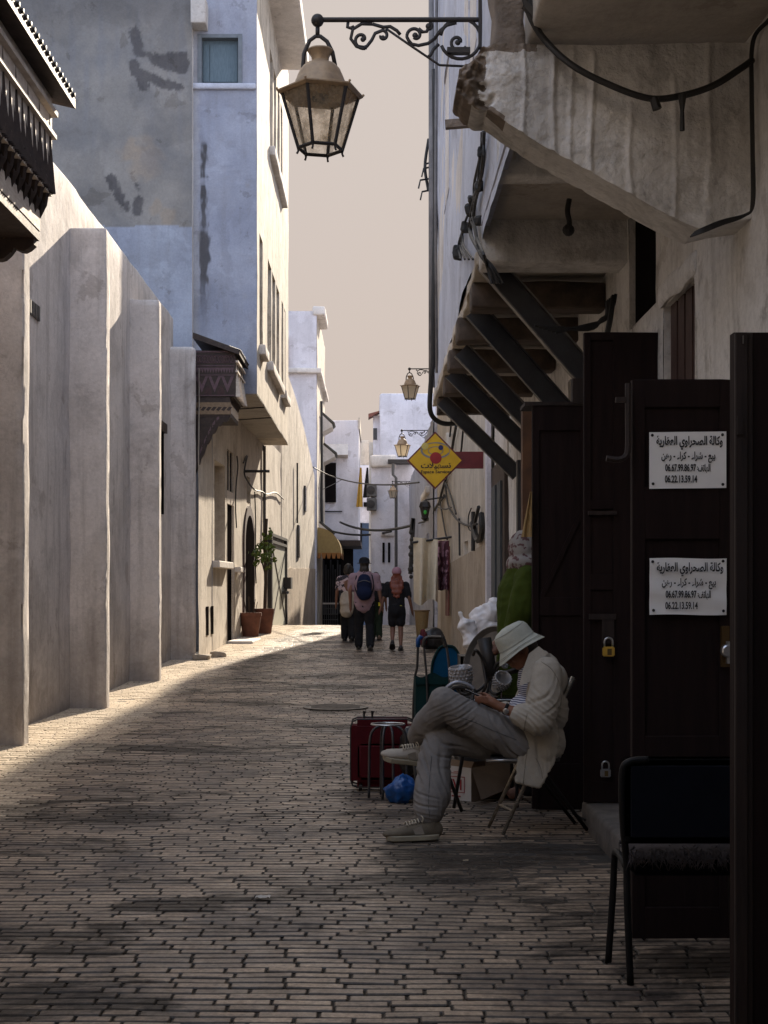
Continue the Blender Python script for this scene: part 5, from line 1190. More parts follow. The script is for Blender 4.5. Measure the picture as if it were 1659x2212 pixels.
# shopping trolley
dq = 11.6; t = thing('shopping_trolley', V(S(935,dq), dq, 0), 'dark teal shopping trolley with a black handle behind the suitcase', 'shopping trolley')
xa, xb = S(899,dq), S(972,dq)
def bagf(u, v, y, k=1): return V(xa+(xb-xa)*u, y + k*.02*math.sin(u*math.pi) + .012*fold(V(u*2, v*2, k), 2), .1+(Zp(1462,dq)-.1)*v - .02*math.sin(u*9)*v)
b = MB(); b.grid(lambda u, v: bagf(u, v, dq, -1), 12, 16); b.grid(lambda u, v: bagf(u, v, dq+.22, 1), 12, 16, True)
b.grid(lambda u, v: V(xa - .015*math.sin(u*3), dq+.22*(1-u), .1+(Zp(1462,dq)-.1)*v), 4, 16); b.grid(lambda u, v: V(xb, dq+.22*u, .1+(Zp(1462,dq)-.1)*v), 4, 16)
b.grid(lambda u, v: V(xa+(xb-xa)*u, dq+.22*v, Zp(1470,dq)), 4, 4); b.build('bag', M['teal'], t, True)
MB().box(xa-.005, xb+.005, dq-.03, dq-.015, Zp(1478,dq), Zp(1464,dq)).build('flap', M['teal'], t)
f = MB(); fr_ = spline([W(925,1560,dq-.05), W(922,1470,dq-.05), W(916,1400,dq-.05), W(917,1385,dq-.05), W(924,1378,dq-.05)], 6); f.tube(fr_, .010, 8)
f.tube(spline([W(972,1500,dq-.05), W(970,1440,dq-.05), W(965,1400,dq-.05), W(960,1380,dq-.05)], 6), .010, 8); f.build('frame', M['grey_tube'], t, True)
f = MB(); f.tube(spline([W(914,1398,dq-.05), W(917,1383,dq-.05), W(926,1377,dq-.05), W(950,1377,dq-.05), W(958,1381,dq-.05), W(963,1398,dq-.05)], 6), .016, 8); f.build('handle', M['black_plastic'], t, True)
f = MB().box(S(924,dq), S(952,dq), dq-.072, dq-.062, Zp(1375,dq), Zp(1372,dq)); f.build('handle_trim', M['chrome'], t)
for x in (xa+.02, xb-.02): MB().lathe([(.07,-.012),(.07,.012)], 18, (x, dq+.12, .07), (1,0,0)).build('wheel', M['black_plastic'], t, True, auto=40)
# pushchair
dp_ = 12.1; t = thing('pushchair', V(S(960,dp_), dp_, 0), 'folded blue pushchair with blue grips behind the teal trolley', 'pushchair')
f = MB(); f.tube(spline([W(903,1392,dp_), W(901,1440,dp_), W(896,1470,dp_), W(893,1560,dp_), W(905,1630,dp_)], 6), .011, 8); f.tube(spline([W(1012,1398,dp_), W(1008,1440,dp_), W(985,1520,dp_), W(960,1630,dp_)], 6), .014, 8); f.tube([W(896,1470,dp_), W(925,1490,dp_), W(985,1520,dp_)], .008, 6); f.build('frame', M['black_plastic'], t, True)
for px, py in ((903,1384), (1012,1388)): MB().tube([W(px,py+14,dp_), W(px,py-2,dp_), W(px+4,py-8,dp_), W(px+9,py-5,dp_)], .02, 9).build('grip', M['blue_plastic'], t, True)
def hood(u, v): q = math.pi*u; return W(966 - 34*math.cos(q)*(1-.12*v), 1462 - 68*math.sin(q)**.8*(1-.25*v) + 0*v, dp_-.12+.34*v) + V(0, 0, .006*math.sin(u*22))
b = MB().grid(hood, 20, 8); b.add([hood(i/20, .0)+V(0,-.004,0) for i in range(21)], [tuple(range(21))]); b.build('hood', M['blue_cloth'], t, True, auto=50)
hr = MB().tube([hood(i/20, 0)+V(0,-.01,0) for i in range(21)], .012, 6); hr.build('hood_rim', M['teal'], t, True)
b = MB().box(S(935,dp_), S(1000,dp_), dp_-.05, dp_+.1, .35, Zp(1462,dp_)); b.build('seat', M['blue_cloth'], t, bevel=.02)
for px in (905, 985): MB().lathe([(.075,-.015),(.075,.015)], 18, (S(px,dp_), dp_+.05, .08), (1,0,0)).build('wheel', M['black_plastic'], t, True, auto=40)
# grey round tray standing on edge
dY = 10.4; t = thing('round_tray', W(1055,1440,dY), 'large round grey metal tray leaning among the goods below the white bags', 'tray')
c = W(1062,1432,dY); ax = V(-.62,-.7,.28)
MB().lathe([(.285,.03),(.275,.035),(.245,0),(.0,-.004),(.0,-.012),(.25,-.01),(.285,.022)], 36, c, ax, sx=.85, cap=False).build('dish', simple('dull_pewter', (.16,.15,.14), .42, .55, (.11,.10,.095), 7), t, True, auto=40)
# low glass table that carries the chandelier
dK = 9.35; t = thing('low_table', V(S(1040,dK), dK+.2, 0), 'black glass topped table with chrome edge behind the seated man\'s knees', 'table')
MB().box(S(950,dK), S(1128,dK), dK, dK+.44, Zp(1516,dK), Zp(1508,dK)).build('table_top', simple('black_glass', (.015,.015,.017), .12), t, bevel=.004)
MB().tube([V(S(950,dK), dK-.004, Zp(1512,dK)), V(S(1128,dK), dK-.004, Zp(1512,dK))], .006, 6).build('edge_trim', M['chrome'], t)
for lx in (S(962,dK), S(1118,dK)):
    for ly in (dK+.04, dK+.4): MB().tube([V(lx, ly, 0), V(lx, ly, Zp(1516,dK))], .012, 8).build('leg', M['black_tube'] if 'black_tube' in M else M['black_plastic'], t)
MB().box(S(966,dK), S(1114,dK), dK+.08, dK+.4, Zp(1600,dK), Zp(1520,dK)).build('drawer', M['black_plastic'], t, bevel=.01)
# chandelier with beaded glass shades
zl = Zp(1508,dK); t = thing('chandelier', V(S(1050,dK), dK+.2, zl), 'black chandelier with beaded glass shades lying on the black glass table', 'chandelier')
am = MB(); hub = W(1062,1462,dK+.2); am.ball(hub, .035, 10, 8); am.tube([hub, W(1120,1448,dK+.15)], .016, 8); am.tube([hub, W(1130,1440,dK+.12)], .012, 8)
for pts in ([(1062,1462),(1035,1490),(1005,1500),(988,1490),(992,1478)], [(1062,1462),(1040,1420),(1028,1405),(1022,1415)], [(1062,1462),(1058,1490),(1072,1500),(1083,1492)], [(1062,1462),(1078,1440),(1092,1422),(1098,1418)], [(1062,1462),(1050,1500),(1030,1504)], [(1040,1418),(1046,1450),(1050,1480),(1040,1500)], [(1062,1462),(1072,1436),(1090,1425)]):
    am.tube(spline([W(a, b, dK+.2-.03*(i % 3)) for i, (a, b) in enumerate(pts)], 6), .011, 7)
am.tube([hub, W(1046,1380,dK+.25)], [.045,.05], 10); am.build('arms', M['iron'], t, True)
def glass_beads():
    m, N, L, b = nt('beaded_glass'); b.inputs['Base Color'].default_value = (.42,.41,.42,1); b.inputs['Roughness'].default_value = .12; b.inputs['Transmission Weight'].default_value = .35; b.inputs['Specular IOR Level'].default_value = .8; return m
M['beads'] = glass_beads()
def shade(c, r, h, ax, lab=None):
    c = Vector(c); Mx = Vector(ax).normalized().to_track_quat('Z', 'Y').to_matrix(); b = MB()
    prof = [(r*.35,-h/2),(r*.7,-h*.42),(r*.95,-h*.2),(r,h*.1),(r*.97,h*.35),(r*.98,h/2),(r*.9,h/2),(r*.88,0),(r*.5,-h*.38)]
    b.lathe(prof, 24, c, ax, cap=False); o = b.build('shade', M['beads'], t, True)
    b = MB()
    for j in range(6):
        z = -h*.36 + j*h*.155; rr = r*(.80,.93,1.0,1.02,1.0,.99)[j]
        for k in range(18):
            q = 2*math.pi*(k+.5*(j % 2))/18; b.ball(c + Mx @ V(rr*math.cos(q), rr*math.sin(q), z), r*.125, 6, 5)
    b.build('beading', M['beads'], o, True)
shade(W(996,1462,dK+.12), .075, .145, (-.12,-.12,1)); shade(W(1083,1473,dK+.1), .058, .11, (.2,-.75,.6)); shade(W(1098,1432,dK+.3), .055, .10, (.3,.1,.9))
# pink carton with a red lid by the man's elbow
t = thing('carton', W(1102,1482,dK+.3), 'small pink carton with a red top beside the chandelier', 'carton')
MB().box(S(1082,dK+.3), S(1122,dK+.3), dK+.3, dK+.4, zl, Zp(1452,dK+.3)).build('body', simple('pale_pink_card', (.45,.3,.36), .7), t, bevel=.004)
MB().box(S(1086,dK+.3), S(1116,dK+.3), dK+.29, dK+.41, Zp(1452,dK+.3), Zp(1444,dK+.3)).build('lid', simple('red_card', (.35,.02,.025), .6), t)
# cardboard box with red print
bd_ = 9.75; A = V(S(960,bd_), 9.72, 0); Bc = W(1012,1719,9.9); Bc.z = 0; Bc.y = 9.62; C_ = V(S(1106,9.9), 9.95, 0); H_ = .235
t = thing('cardboard_box', (A+Bc)/2, 'open white and brown cardboard box with red lettering under the chair', 'cardboard box')
M['card_white'] = simple('white_card', (.62,.58,.53), .85, 0, (.5,.46,.42), 5); M['card'] = simple('brown_card', (.2,.135,.085), .9, 0, (.15,.1,.065), 5)
e = (C_-Bc); D_ = A + e
b = MB(); b.prism([A, Bc, Bc+V(0,0,H_), A+V(0,0,H_+.01)], (Bc-A).cross(V(0,0,1)).normalized()*-.004); b.build('front_panel', M['card_white'], t)
b = MB(); b.prism([Bc, C_, C_+V(0,0,H_), Bc+V(0,0,H_)], V(0,.004,0)); b.prism([C_, D_, D_+V(0,0,H_), C_+V(0,0,H_)], V(-.004,0,0)); b.prism([A, D_, D_+V(0,0,H_), A+V(0,0,H_)], V(.004,.004,0)); b.prism([A, Bc, C_, D_], V(0,0,.004)); b.build('side_panel', M['card'], t)
b = MB(); b.prism([Bc+V(0,-.002,H_), C_+V(0,-.002,H_), C_+V(.05,-.12,H_-.14), Bc+V(.06,-.12,H_-.20)], V(0,.004,.003)); b.prism([A+V(0,0,H_), Bc+V(0,0,H_), Bc+V(.02,.03,H_+.04), A+V(.02,.03,H_+.05)], V(0,.004,0)); b.build('flap', M['card'], t)
rt = (Bc-A).normalized(); nn = rt.cross(V(0,0,1)); ctr = A.lerp(Bc, .45) + nn*.006
M['red_ink'] = simple('red_print', (.32,.03,.03), .8)
lettering('IVI', .085, .075, ctr+V(0,0,.115), t, M['red_ink'], right=rt, bold=.03)
b = MB()
for du, dz, w, h in ((0,.17,.13,.005),(0,.062,.13,.005),(-.063,.116,.005,.11),(.063,.116,.005,.11),(0,.195,.08,.004),(.01,.205,.06,.003),(0,.035,.07,.01)): b.obox(ctr+rt*du+V(0,0,dz), rt*w/2, nn*.0006, V(0,0,h/2))
b.build('printed_frame', M['red_ink'], t)
# grey camp chair frame half hidden behind the knees
dF = 9.0; t = thing('camp_chair', W(950,1520,dF), 'folded camp chair with a pale curved arm tube behind the man\'s raised knee', 'chair')
f = MB(); f.tube(spline([W(893,1612,dF), W(915,1560,dF), W(945,1515,dF), W(965,1486,dF), W(985,1474,dF), W(1008,1478,dF), W(1024,1488,dF)], 7), .0125, 9); f.build('arm_tube', simple('pale_blue_grey_tube', (.32,.34,.4), .35, .5), t, True)
f = MB(); f.tube(spline([W(899,1616,dF+.02), W(921,1566,dF+.02), W(951,1521,dF+.02), W(971,1494,dF+.02), W(990,1484,dF+.02), W(1030,1496,dF+.02)], 7), .014, 8); f.tube([W(893,1612,dF), V(S(905,dF), dF, 0.02)], .012, 8); f.tube([W(1024,1488,dF), V(S(985,dF), dF+.25, .02)], .012, 8); f.tube([W(925,1560,dF+.1), V(S(1000,dF), dF+.1, .02)], .012, 8); f.build('folded_frame', M['black_plastic'], t, True)

# ------------------------------------------------------------------ black office chair with a shaggy cushion, seen from behind
t = thing('black_chair', V(1.2, 5.35, 0), 'black padded chair with dark blue back standing nearest on the right', 'chair')
M['navy'] = cloth('dark_navy_seat_cloth', (.005,.0065,.013), (.004,.005,.010))
dn, df_ = 5.2, 5.52; xl, xr = S(1362,dn), S(1362,dn)+.44; zs = .44
fl = [W(1352,1840,dn), W(1366,2125,dn)]
def cleg(pts): MB().tube(spline(pts, 6), .0135, 10, flat=1.0).build('leg', M['black_tube'], t, True)
cleg([V(xl, dn, .0), V(xl-.01, dn+.01, .30), V(xl-.012, dn+.02, .46), V(xl-.03, dn-.01, .62), V(xl-.036, dn-.03, .80), V(xl-.01, dn-.035, .845), V(xl+.06, dn-.036, .853)])
cleg([V(xr, dn, .0), V(xr+.01, dn+.01, .30), V(xr+.012, dn+.02, .46), V(xr+.03, dn-.01, .62), V(xr+.036, dn-.03, .80), V(xr+.01, dn-.035, .845), V(xr-.06, dn-.036, .853)])
cleg([V(xl-.03, df_, 0), V(xl-.015, df_-.02, .28), V(xl-.012, df_-.04, .42), V(xl-.012, df_-.07, .455), V(xl-.01, df_-.16, .455), V(xl-.01, dn+.04, .44)])
cleg([V(xr+.03, df_, 0), V(xr+.015, df_-.02, .28), V(xr+.012, df_-.04, .42), V(xr+.012, df_-.07, .455), V(xr+.01, df_-.16, .455), V(xr+.01, dn+.04, .44)])
bx = [S(1340,dn-.03), S(1562,dn-.03)]; b = MB(); b.box(xl-.025, xr+.025, dn-.05, dn-.01, Zp(1815,dn), Zp(1640,dn)); b.build('backrest', M['navy'], t, True, bevel=.045, seg=4, auto=60)
b = MB(); b.box(xl-.03, xr+.03, dn-.012, dn+.005, Zp(1822,dn), Zp(1634,dn)); b.build('back_shell', M['black_tube'], t, True, bevel=.05, seg=4, auto=60)
b = MB(); b.box(xl-.0, xr+.0, dn+.02, df_-.02, .405, .475); b.build('seat', M['navy'], t, True, bevel=.025, seg=3, auto=60)
random.seed(11)
M['shag'] = cloth('grey_shaggy_wool', (.085,.072,.073), (.05,.044,.046))
b = MB(); cxs = [(xl+.02) + (xr-xl-.04)*i/13 for i in range(14)]
b.grid(lambda u, v: V(xl+.005+(xr-xl-.01)*u, dn+.0+.28*v, .478+.035*math.sin(v*math.pi)**.5 + .012*noise.noise(V(u*9,v*7,1))), 30, 14)
b.grid(lambda u, v: V(xl+.005+(xr-xl-.01)*u, dn+.0+.28*v, .476), 6, 4, True)
for k in range(420):
    x = random.uniform(xl, xr); y = random.choice([dn-.005, dn+random.uniform(0,.2)]); z = .495+random.uniform(-.012,.02)
    p = V(x, y, z); b.tube([p, p+V(random.uniform(-.015,.015), -.012, -.008), p+V(random.uniform(-.025,.025), -.02, -random.uniform(.02,.055))], [.004,.0035,.001], 4)
tag(b.build('shaggy_cushion', M['shag'], smooth=True, loc=V((xl+xr)/2, dn+.15, .477)), 'grey shaggy cushion with ragged fringe on the black chair seat', 'cushion')

# ------------------------------------------------------------------ washing on a rod, basket and bundle beyond the heap
dH = 28.6; M['linen'] = cloth('cream_linen', (.70,.61,.46), (.60,.52,.39), fold=.03, fsc=5)
def hung(name, x0, x1, yt, yb, mat, label, n=5, seed=0, wob=10):
    def f(u, v): 
        z = Zp(yt + (yb-yt)*v + wob*(noise.noise(V(u*2, seed, 0)))*v - (6*(1-u) if wob > 8 else 0)*(1-v), dH)
        return V(S(x0+(x1-x0)*(u*(1-.04*v)+.02*v), dH) , dH + (.06+.14*v)*math.sin(u*n*2.6+seed+v*.9) + .03*noise.noise(V(u*5, v*2, seed)), z)
    m = MB().grid(f, 30, 20); m.grid(lambda u, v: f(u, v)+V(0,.006,0), 30, 20, True)
    tag(m.build(name, mat, smooth=True, loc=f(.5, 0)), label, 'cloth')
hung('hanging_cloth', 893, 946, 1166, 1300, M['linen'], 'cream sheet hung out to dry from a rod over the lane', 4, 1, 14)
m_, N, L, b = nt('burgundy_print'); tc = N.new('ShaderNodeTexCoord').outputs['Object']; L.new(_mix(N, L, _ramp(N, L, _noise(N, L, tc, 7, 3, .6), .5, .56), (.06,.012,.02), (.3,.16,.2)), b.inputs['Base Color']); b.inputs['Roughness'].default_value = .9
hung('hanging_cloth', 945, 970, 1168, 1275, m_, 'burgundy printed cloth hung next to the cream sheet', 3, 4, 5)
hung('hanging_cloth', 963, 972, 1180, 1330, M['sign_red'], 'narrow dark red strip of cloth at the wall beside the printed cloth', 2, 7, 4)
tag(MB().tube([W(890,1172,dH+.02), W(975,1160,dH+.02), V(1.6, dH+.02, Zp(1159,dH))], .025, 7).build('clothes_rod', M['iron'], loc=W(930,1168,dH)), 'dark rod from the right wall carrying the hung cloths', 'rod')
dU = 31.5; c = V(S(911,dU), dU, gz(dU)); t = thing('basket', c, 'tall tan woven basket standing under the hung cream sheet', 'basket')
MB().lathe([(.10,0),(.115,.02),(.165,.6),(.175,.62),(.16,.62),(.12,.1)], 20, c, cap=False).build('body', simple('tan_wicker', (.4,.28,.13), .8, 0, (.28,.19,.09), 22, .004, mapping=(1,1,5)), t, True, auto=50)
MB().tube([c+V(.175*math.cos(2*math.pi*i/20), .175*math.sin(2*math.pi*i/20), .62) for i in range(20)], .018, 6, closed=True).build('rim', M['paint_cream'], t, True)
crumple('bundle', V(S(933,27.5), 27.5, gz(27.5)+.24), (.235,.25,.22), M['black_plastic'], 'dark bundle of black and maroon cloth beside the wicker basket', 'bundle', .16, 4, 2)
crumple('bundle', V(S(914,27.4), 27.3, gz(27.4)+.26), (.075,.1,.17), M['burgundy'], 'small maroon bundle leaning on the dark bundle', 'bundle', .2, 6, 5)

# ------------------------------------------------------------------ potted plants by the arched door
M['terracotta'] = simple('terracotta', (.17,.065,.038), .85, 0, (.11,.042,.026), 7, .002); M['leaf'] = simple('bright_green_leaf', (.12,.17,.022), .5, 0, (.06,.10,.014), 12); M['stem'] = simple('brown_stem', (.06,.04,.025), .8)  # leaf colour is a plain mottled green
def pot(px, d, r, h, label): 
    c = V(S(px,d), d, gz(d)+.0); t = thing('potted_plant', c, label, 'potted plant', 'potted plants by the arched door')
    MB().lathe([(r*.68,0),(r*.7,.02),(r*.95,h*.86),(r,h*.86),(r,h),(r*.88,h),(r*.84,h*.85),(.0,h*.84)], 22, c, cap=False).build('pot', M['terracotta'], t, True, auto=50); return t, c
t, c = pot(541, 32.0, .26, .55, 'wide terracotta pot with sparse dry stalks left of the pole plant')
mb = MB()
for k in range(7): a = k*.9; mb.tube([c+V(.1*math.cos(a),.1*math.sin(a),.5), c+V(.16*math.cos(a),.16*math.sin(a),.8+.06*(k % 3))], .008, 5)
mb.build('stalk', M['stem'], t)
t, c = pot(571, 33.2, .24, .6, 'terracotta pot with a bright green climbing plant on a pole')
MB().tube([c+V(0,0,.4), c+V(.03,0,1.2), c+V(.02,0,2.1), c+V(.05,0,2.75)], .038, 8).build('stem', M['stem'], t)
random.seed(4); lf = MB()
for cx, cy, r, n in ((566,1178,13,90),(555,1195,12,70),(573,1205,14,90),(585,1185,9,40),(577,1160,10,50),(592,1210,7,22),(553,1215,9,36),(580,1225,7,26),(584,1148,6,18)):
    for k in range(n):
        p = W(cx + random.gauss(0, r*.45), cy + random.gauss(0, r*.42), 33.2) + V(0, random.gauss(0,.16), 0); s = random.uniform(.03,.065)
        a = Vector((random.gauss(0,1), random.gauss(0,1), random.gauss(0,.7))).normalized(); b_ = a.orthogonal().normalized(); q = random.uniform(0, 6.28); b_ = Matrix.Rotation(q, 3, a) @ b_; e = a.cross(b_)
        lf.add([p - b_*s, p + e*s*.6 - b_*s*.2, p + b_*s*.9 + a*s*.15, p - e*s*.6 - b_*s*.2], [(0,1,2,3)])
lf.build('foliage', M['leaf'], t); vs_ = MB()
for a, b_ in ((566,1180),(555,1200),(573,1205),(585,1185),(577,1160),(592,1210),(553,1215)): vs_.tube(spline([c+V(.03,0,1.35), (c+V(.03,0,1.6)).lerp(W(a,b_,33.2), .5)+V(0,0,.1), W(a,b_,33.2)], 5), .012, 5)
vs_.build('branch', M['stem'], t)
# broken stones and rubbish at the wall foot
random.seed(9); 
for i, (px, py, d) in enumerate(((436,1440,25.3),(470,1425,25.9))):
    c = W(px, py, d); c.z = gz(d)+.03; tag(MB().lumpy(c.x-.14, c.x+.14, c.y-.12, c.y+.12, c.z-.05, c.z+.06, .05, .05, .02, 6, i+30).build('rubble_stone', M['wall_dado'], smooth=True, loc=c), ('larger' if i == 0 else 'smaller') + ' broken stone on the sunlit pavers past the last buttress', 'stone')
# ------------------------------------------------------------------ people
def skin(name, c): return simple(name, c, .55, 0, tuple(x*.8 for x in c), 14, .0008, spec=.35)
M['skin_a'] = skin('tanned_skin', (.20,.088,.052)); M['skin_b'] = skin('light_skin', (.21,.10,.068)); M['skin_c'] = skin('warm_skin', (.16,.075,.048))
def finger(mb, base, dirs, lens, r0=.009):
    p = Vector(base); pts = [(p, r0)]
    for d, l in zip(dirs, lens): p = p + Vector(d).normalized()*l; r0 *= .92; pts.append((p, r0))
    limb(mb, pts, 8)
def shoe(parent, heel, toe, up, mat, sole_mat, L=.29, name='shoe', accent=None, collar=True):
    heel, toe = Vector(heel), Vector(toe); f = (toe-heel).normalized(); up = (Vector(up) - f*Vector(up).dot(f)).normalized(); s = f.cross(up)
    def P(a, b, c): return heel + f*a*L + s*b + up*c
    def half(a): return (.030 + .017*sm(0, .3, a) + .006*sm(.4,.75,a)) * (1 - .75*max(0, (a-.82)/.18)**2) * (1 - .35*max(0, (.08-a)/.08)**2)
    mb = MB()
    for a, h in ((.06,.085),(.14,.094),(.25,.092),(.36,.082),(.47,.070),(.58,.060),(.69,.053),(.79,.048),(.87,.043),(.935,.034)):
        mb.ball(P(a, 0, .022+h*.36), (.04*L/.29*1.1, half(a)*1.0, h*.62), 12, 8, Matrix((f, s, up)).transposed())
    if collar: limb(mb, [(P(.16,0,.06), .040), (P(.15,0,.095), .040)], 12)
    o = fuse(name, mb, mat, parent, .008, 3)
    pts = [P(a, half(a)+.006, 0) for a in [i/14 for i in range(15)]] + [P(a, -half(a)-.006, 0) for a in [1-i/14 for i in range(15)]]
    MB().prism([p - up*.004 for p in pts], up*.033).build('sole', sole_mat, o, bevel=.005)
    if accent:
        lc = MB()
        for k in range(6):
            a = .34+k*.055; h = .022+.098-.075*(a-.3); lc.tube(spline([P(a, -.028, h-.012), P(a+.01, 0, h+.006), P(a+.02, .028, h-.012)], 4), .0045, 6)
        for b in (-1, 1): lc.tube(spline([P(.34,0,.115), P(.36,b*.02,.14), P(.33,b*.045,.13), P(.34,b*.04,.10)], 5), .0035, 6)
        lc.build('laces', accent, o, True)
        tb = MB().obox(P(.03,0,.105), f*.006, s*.012, up*.022); tb.build('heel_tab', M['lime'], o)
        for b in (-1, 1): MB().add([P(.30,b*(half(.3)+.003),.035), P(.48,b*(half(.48)+.003),.035), P(.52,b*(half(.5)-.004),.065), P(.36,b*(half(.36)-.004),.085)], [(0,1,2,3)]).build('side_panel', M['pnl'], o)
    return o

# ---- the seated man
PM = V(W(1120,1600,8.45).x, 8.45, 0)
man = thing('person', PM, 'seated man in beige jacket, grey trousers and bucket hat looking down at his phone', 'person')
MS = lambda px, py, d=8.45: W(px, py, d)
hipL, hipR = MS(1118,1606,8.36), MS(1118,1610,8.56)
knL, ankL = MS(957,1515,8.27), MS(907,1608,8.60)
knR, ankR = MS(945,1592,8.40), MS(918,1762,8.24)
HU = V(-.545, 0, .84); HF = V(-.84, 0, -.545); HC = MS(1121,1400)          # head up, forward, centre
HF = (HF + V(0,-.10,0)).normalized(); HS = HF.cross(HU).normalized(); HU = HS.cross(HF)
def hp(f, s, u): return HC + HF*f + HS*s + HU*u
HM = Matrix((HF, HS, HU)).transposed()
b = MB()
b.ball(hp(-.008,0,.03), (.098,.078,.098), 20, 14, HM); b.ball(hp(.025,0,-.04), (.072,.064,.075), 16, 10, HM); b.ball(hp(.045,0,-.085), (.045,.045,.034), 12, 8, HM)
limb(b, [(hp(.088,0,.015), .013), (hp(.108,0,-.022), .0155), (hp(.098,0,-.03), .018)], 8)                   # nose
for s in (-1, 1):
    b.ball(hp(.094,s*.012,-.033), .011, 8, 6); b.ball(hp(.078,s*.034,.028), (.02,.026,.012), 10, 6, HM)    # nostril, brow
    b.ball(hp(.055,s*.05,-.032), (.032,.022,.026), 10, 6, HM)                                             # cheek
    b.ball(hp(-.012,s*.078,-.015), (.024,.012,.036), 10, 8, HM); b.ball(hp(-.004,s*.08,-.045), (.012,.009,.014), 8, 6, HM)   # ear
limb(b, [(hp(.092,-.022,-.062), .0075), (hp(.100,0,-.060), .009), (hp(.092,.022,-.062), .0075)], 8); limb(b, [(hp(.088,-.02,-.076), .008), (hp(.095,0,-.076), .0095), (hp(.088,.02,-.076), .008)], 8)
limb(b, [(hp(-.04,0,-.05), .058), (MS(1158,1432), .062), (MS(1172,1462), .07)], 12)
limb(b, [(MS(1178,1470), .12), (MS(1180,1540), .125), (MS(1150,1600), .13)], 14)
shL, shR = MS(1182,1448,8.27), MS(1170,1446,8.63); elL, wrL = MS(1162,1560,8.20), MS(1080,1526,8.24); elR, wrR = MS(1122,1560,8.66), MS(1062,1515,8.50)
limb(b, [(shL, .055), (elL, .043), (elL.lerp(wrL,.35), .043), (wrL.lerp(elL,.1), .029), (wrL, .028)], 12); limb(b, [(shR, .055), (elR, .043), (wrR, .028)], 12)
limb(b, [(hipL, .085), (knL, .058), (knL.lerp(ankL,.35), .055), (ankL, .036), (ankL+V(-.02,0,-.05), .034)], 12); limb(b, [(hipR, .085), (knR, .058), (knR.lerp(ankR,.35), .055), (ankR, .036), (ankR+V(-.01,0,-.06), .034)], 12)
# near hand curled round the phone: palm, four bent fingers, thumb along the top
pd = (MS(1048,1511,8.26)-wrL).normalized()
pal = wrL + pd*.05; limb(b, [(wrL, .026), (wrL+pd*.03, .028), (pal+V(0,0,.004), .029), (wrL+pd*.082, .026)], 12)
for k, (off, ln) in enumerate(((.014,1.0),(.004,1.08),(-.006,1.02),(-.016,.85))):
    base = wrL + pd*.088 + V(0,-.020+.0*k, off) + V(0, .0, 0); finger(b, base, [pd+V(0,-.15,-.15), pd+V(0,.45,-.75), V(.25,.85,-.55)], [.036*ln,.026*ln,.018*ln], .0092)
finger(b, wrL+pd*.045+V(0,.012,.022), [pd+V(0,.1,.35), pd+V(0,.18,.0)], [.038,.03], .0105)
pdr = (MS(1036,1506,8.44)-wrR).normalized(); limb(b, [(wrR, .026), (wrR+pdr*.04, .029), (wrR+pdr*.075, .026)], 12)
for k, off in enumerate((.014,.004,-.006,-.016)): finger(b, wrR+pdr*.08+V(0,.016,off), [pdr+V(0,.1,-.1), pdr+V(0,-.4,-.6), V(.2,-.8,-.4)], [.034,.025,.016], .009)
finger(b, wrR+pdr*.04+V(0,-.012,.02), [pdr+V(0,-.1,.3), pdr+V(0,-.2,0)], [.036,.028], .0102)
fuse('body', b, M['skin_a'], man, .0055, 3)
e_ = MB()
for s in (-1, 1): e_.ball(hp(.080,s*.032,.008), .0125, 10, 8)
e_.build('eye', simple('eye_white', (.3,.26,.22), .3), man, True)
g_ = MB()
for s in (-1, 1):
    g_.tube([hp(.098, s*.034, -.006) + HS*.024*math.cos(q) + HU*.019*math.sin(q) for q in [2*math.pi*i/14 for i in range(14)]], .0024, 6, closed=True); g_.tube([hp(.095,s*.058,.0), hp(.03,s*.078,.006), hp(-.02,s*.085,.0)], .0026, 6)
g_.tube([hp(.1,-.012,-.002), hp(.102,0,.002), hp(.1,.012,-.002)], .0024, 6); g_.build('glasses', M['black_tube'], man, True)
hr = MB(); hr.ball(hp(-.035,0,.0), (.085,.082,.075), 16, 10, HM); hr.ball(hp(-.065,0,-.035), (.045,.062,.045), 12, 8, HM); fuse('hair', hr, simple('grey_black_hair', (.03,.027,.026), .7), man, .008, 2, lambda p, n: .003*noise.noise(p*90))
# bucket hat
M['hat'] = cloth('pale_sage_hat_cloth', (.46,.475,.42), (.38,.395,.35), fold=.006, fsc=22)
ht = MB(); n = 48
def ring(r, u, k=1): return [hp(-.006+r*1.08*math.cos(2*math.pi*i/n), r*.95*math.sin(2*math.pi*i/n), u - .012*k*math.cos(4*math.pi*i/n)) for i in range(n)]
prof = [(.002,.148,0),(.045,.147,0),(.078,.138,0),(.094,.122,0),(.102,.10,0),(.108,.065,0),(.110,.038,0),(.112,.034,0),(.128,.012,.6),(.148,-.012,1),(.150,-.015,1),(.147,-.016,1),(.127,.006,.6),(.108,.03,0),(.10,.08,0),(.04,.13,0)]
vs = [p for r, u, k in prof for p in ring(r, u, k)]; vs = [p + (p-hp(0,0,.06)).normalized()*(.006*noise.noise(p*13) + .004*fold(p, 16)) for p in vs]
ht.add(vs, [(i*n+k, i*n+(k+1) % n, (i+1)*n+(k+1) % n, (i+1)*n+k) for i in range(len(prof)-1) for k in range(n)]); hat = ht.build('bucket_hat', M['hat'], man, True)
st = MB()
for r, u, k in ((.1125,.040,0),(.137,.002,.8),(.131,.010,.7),(.0955,.123,0)): st.tube(ring(r+.0015, u, k), .0018, 4, closed=True)
st.build('stitching', cloth('hat_seam', (.34,.35,.31)), hat, True)
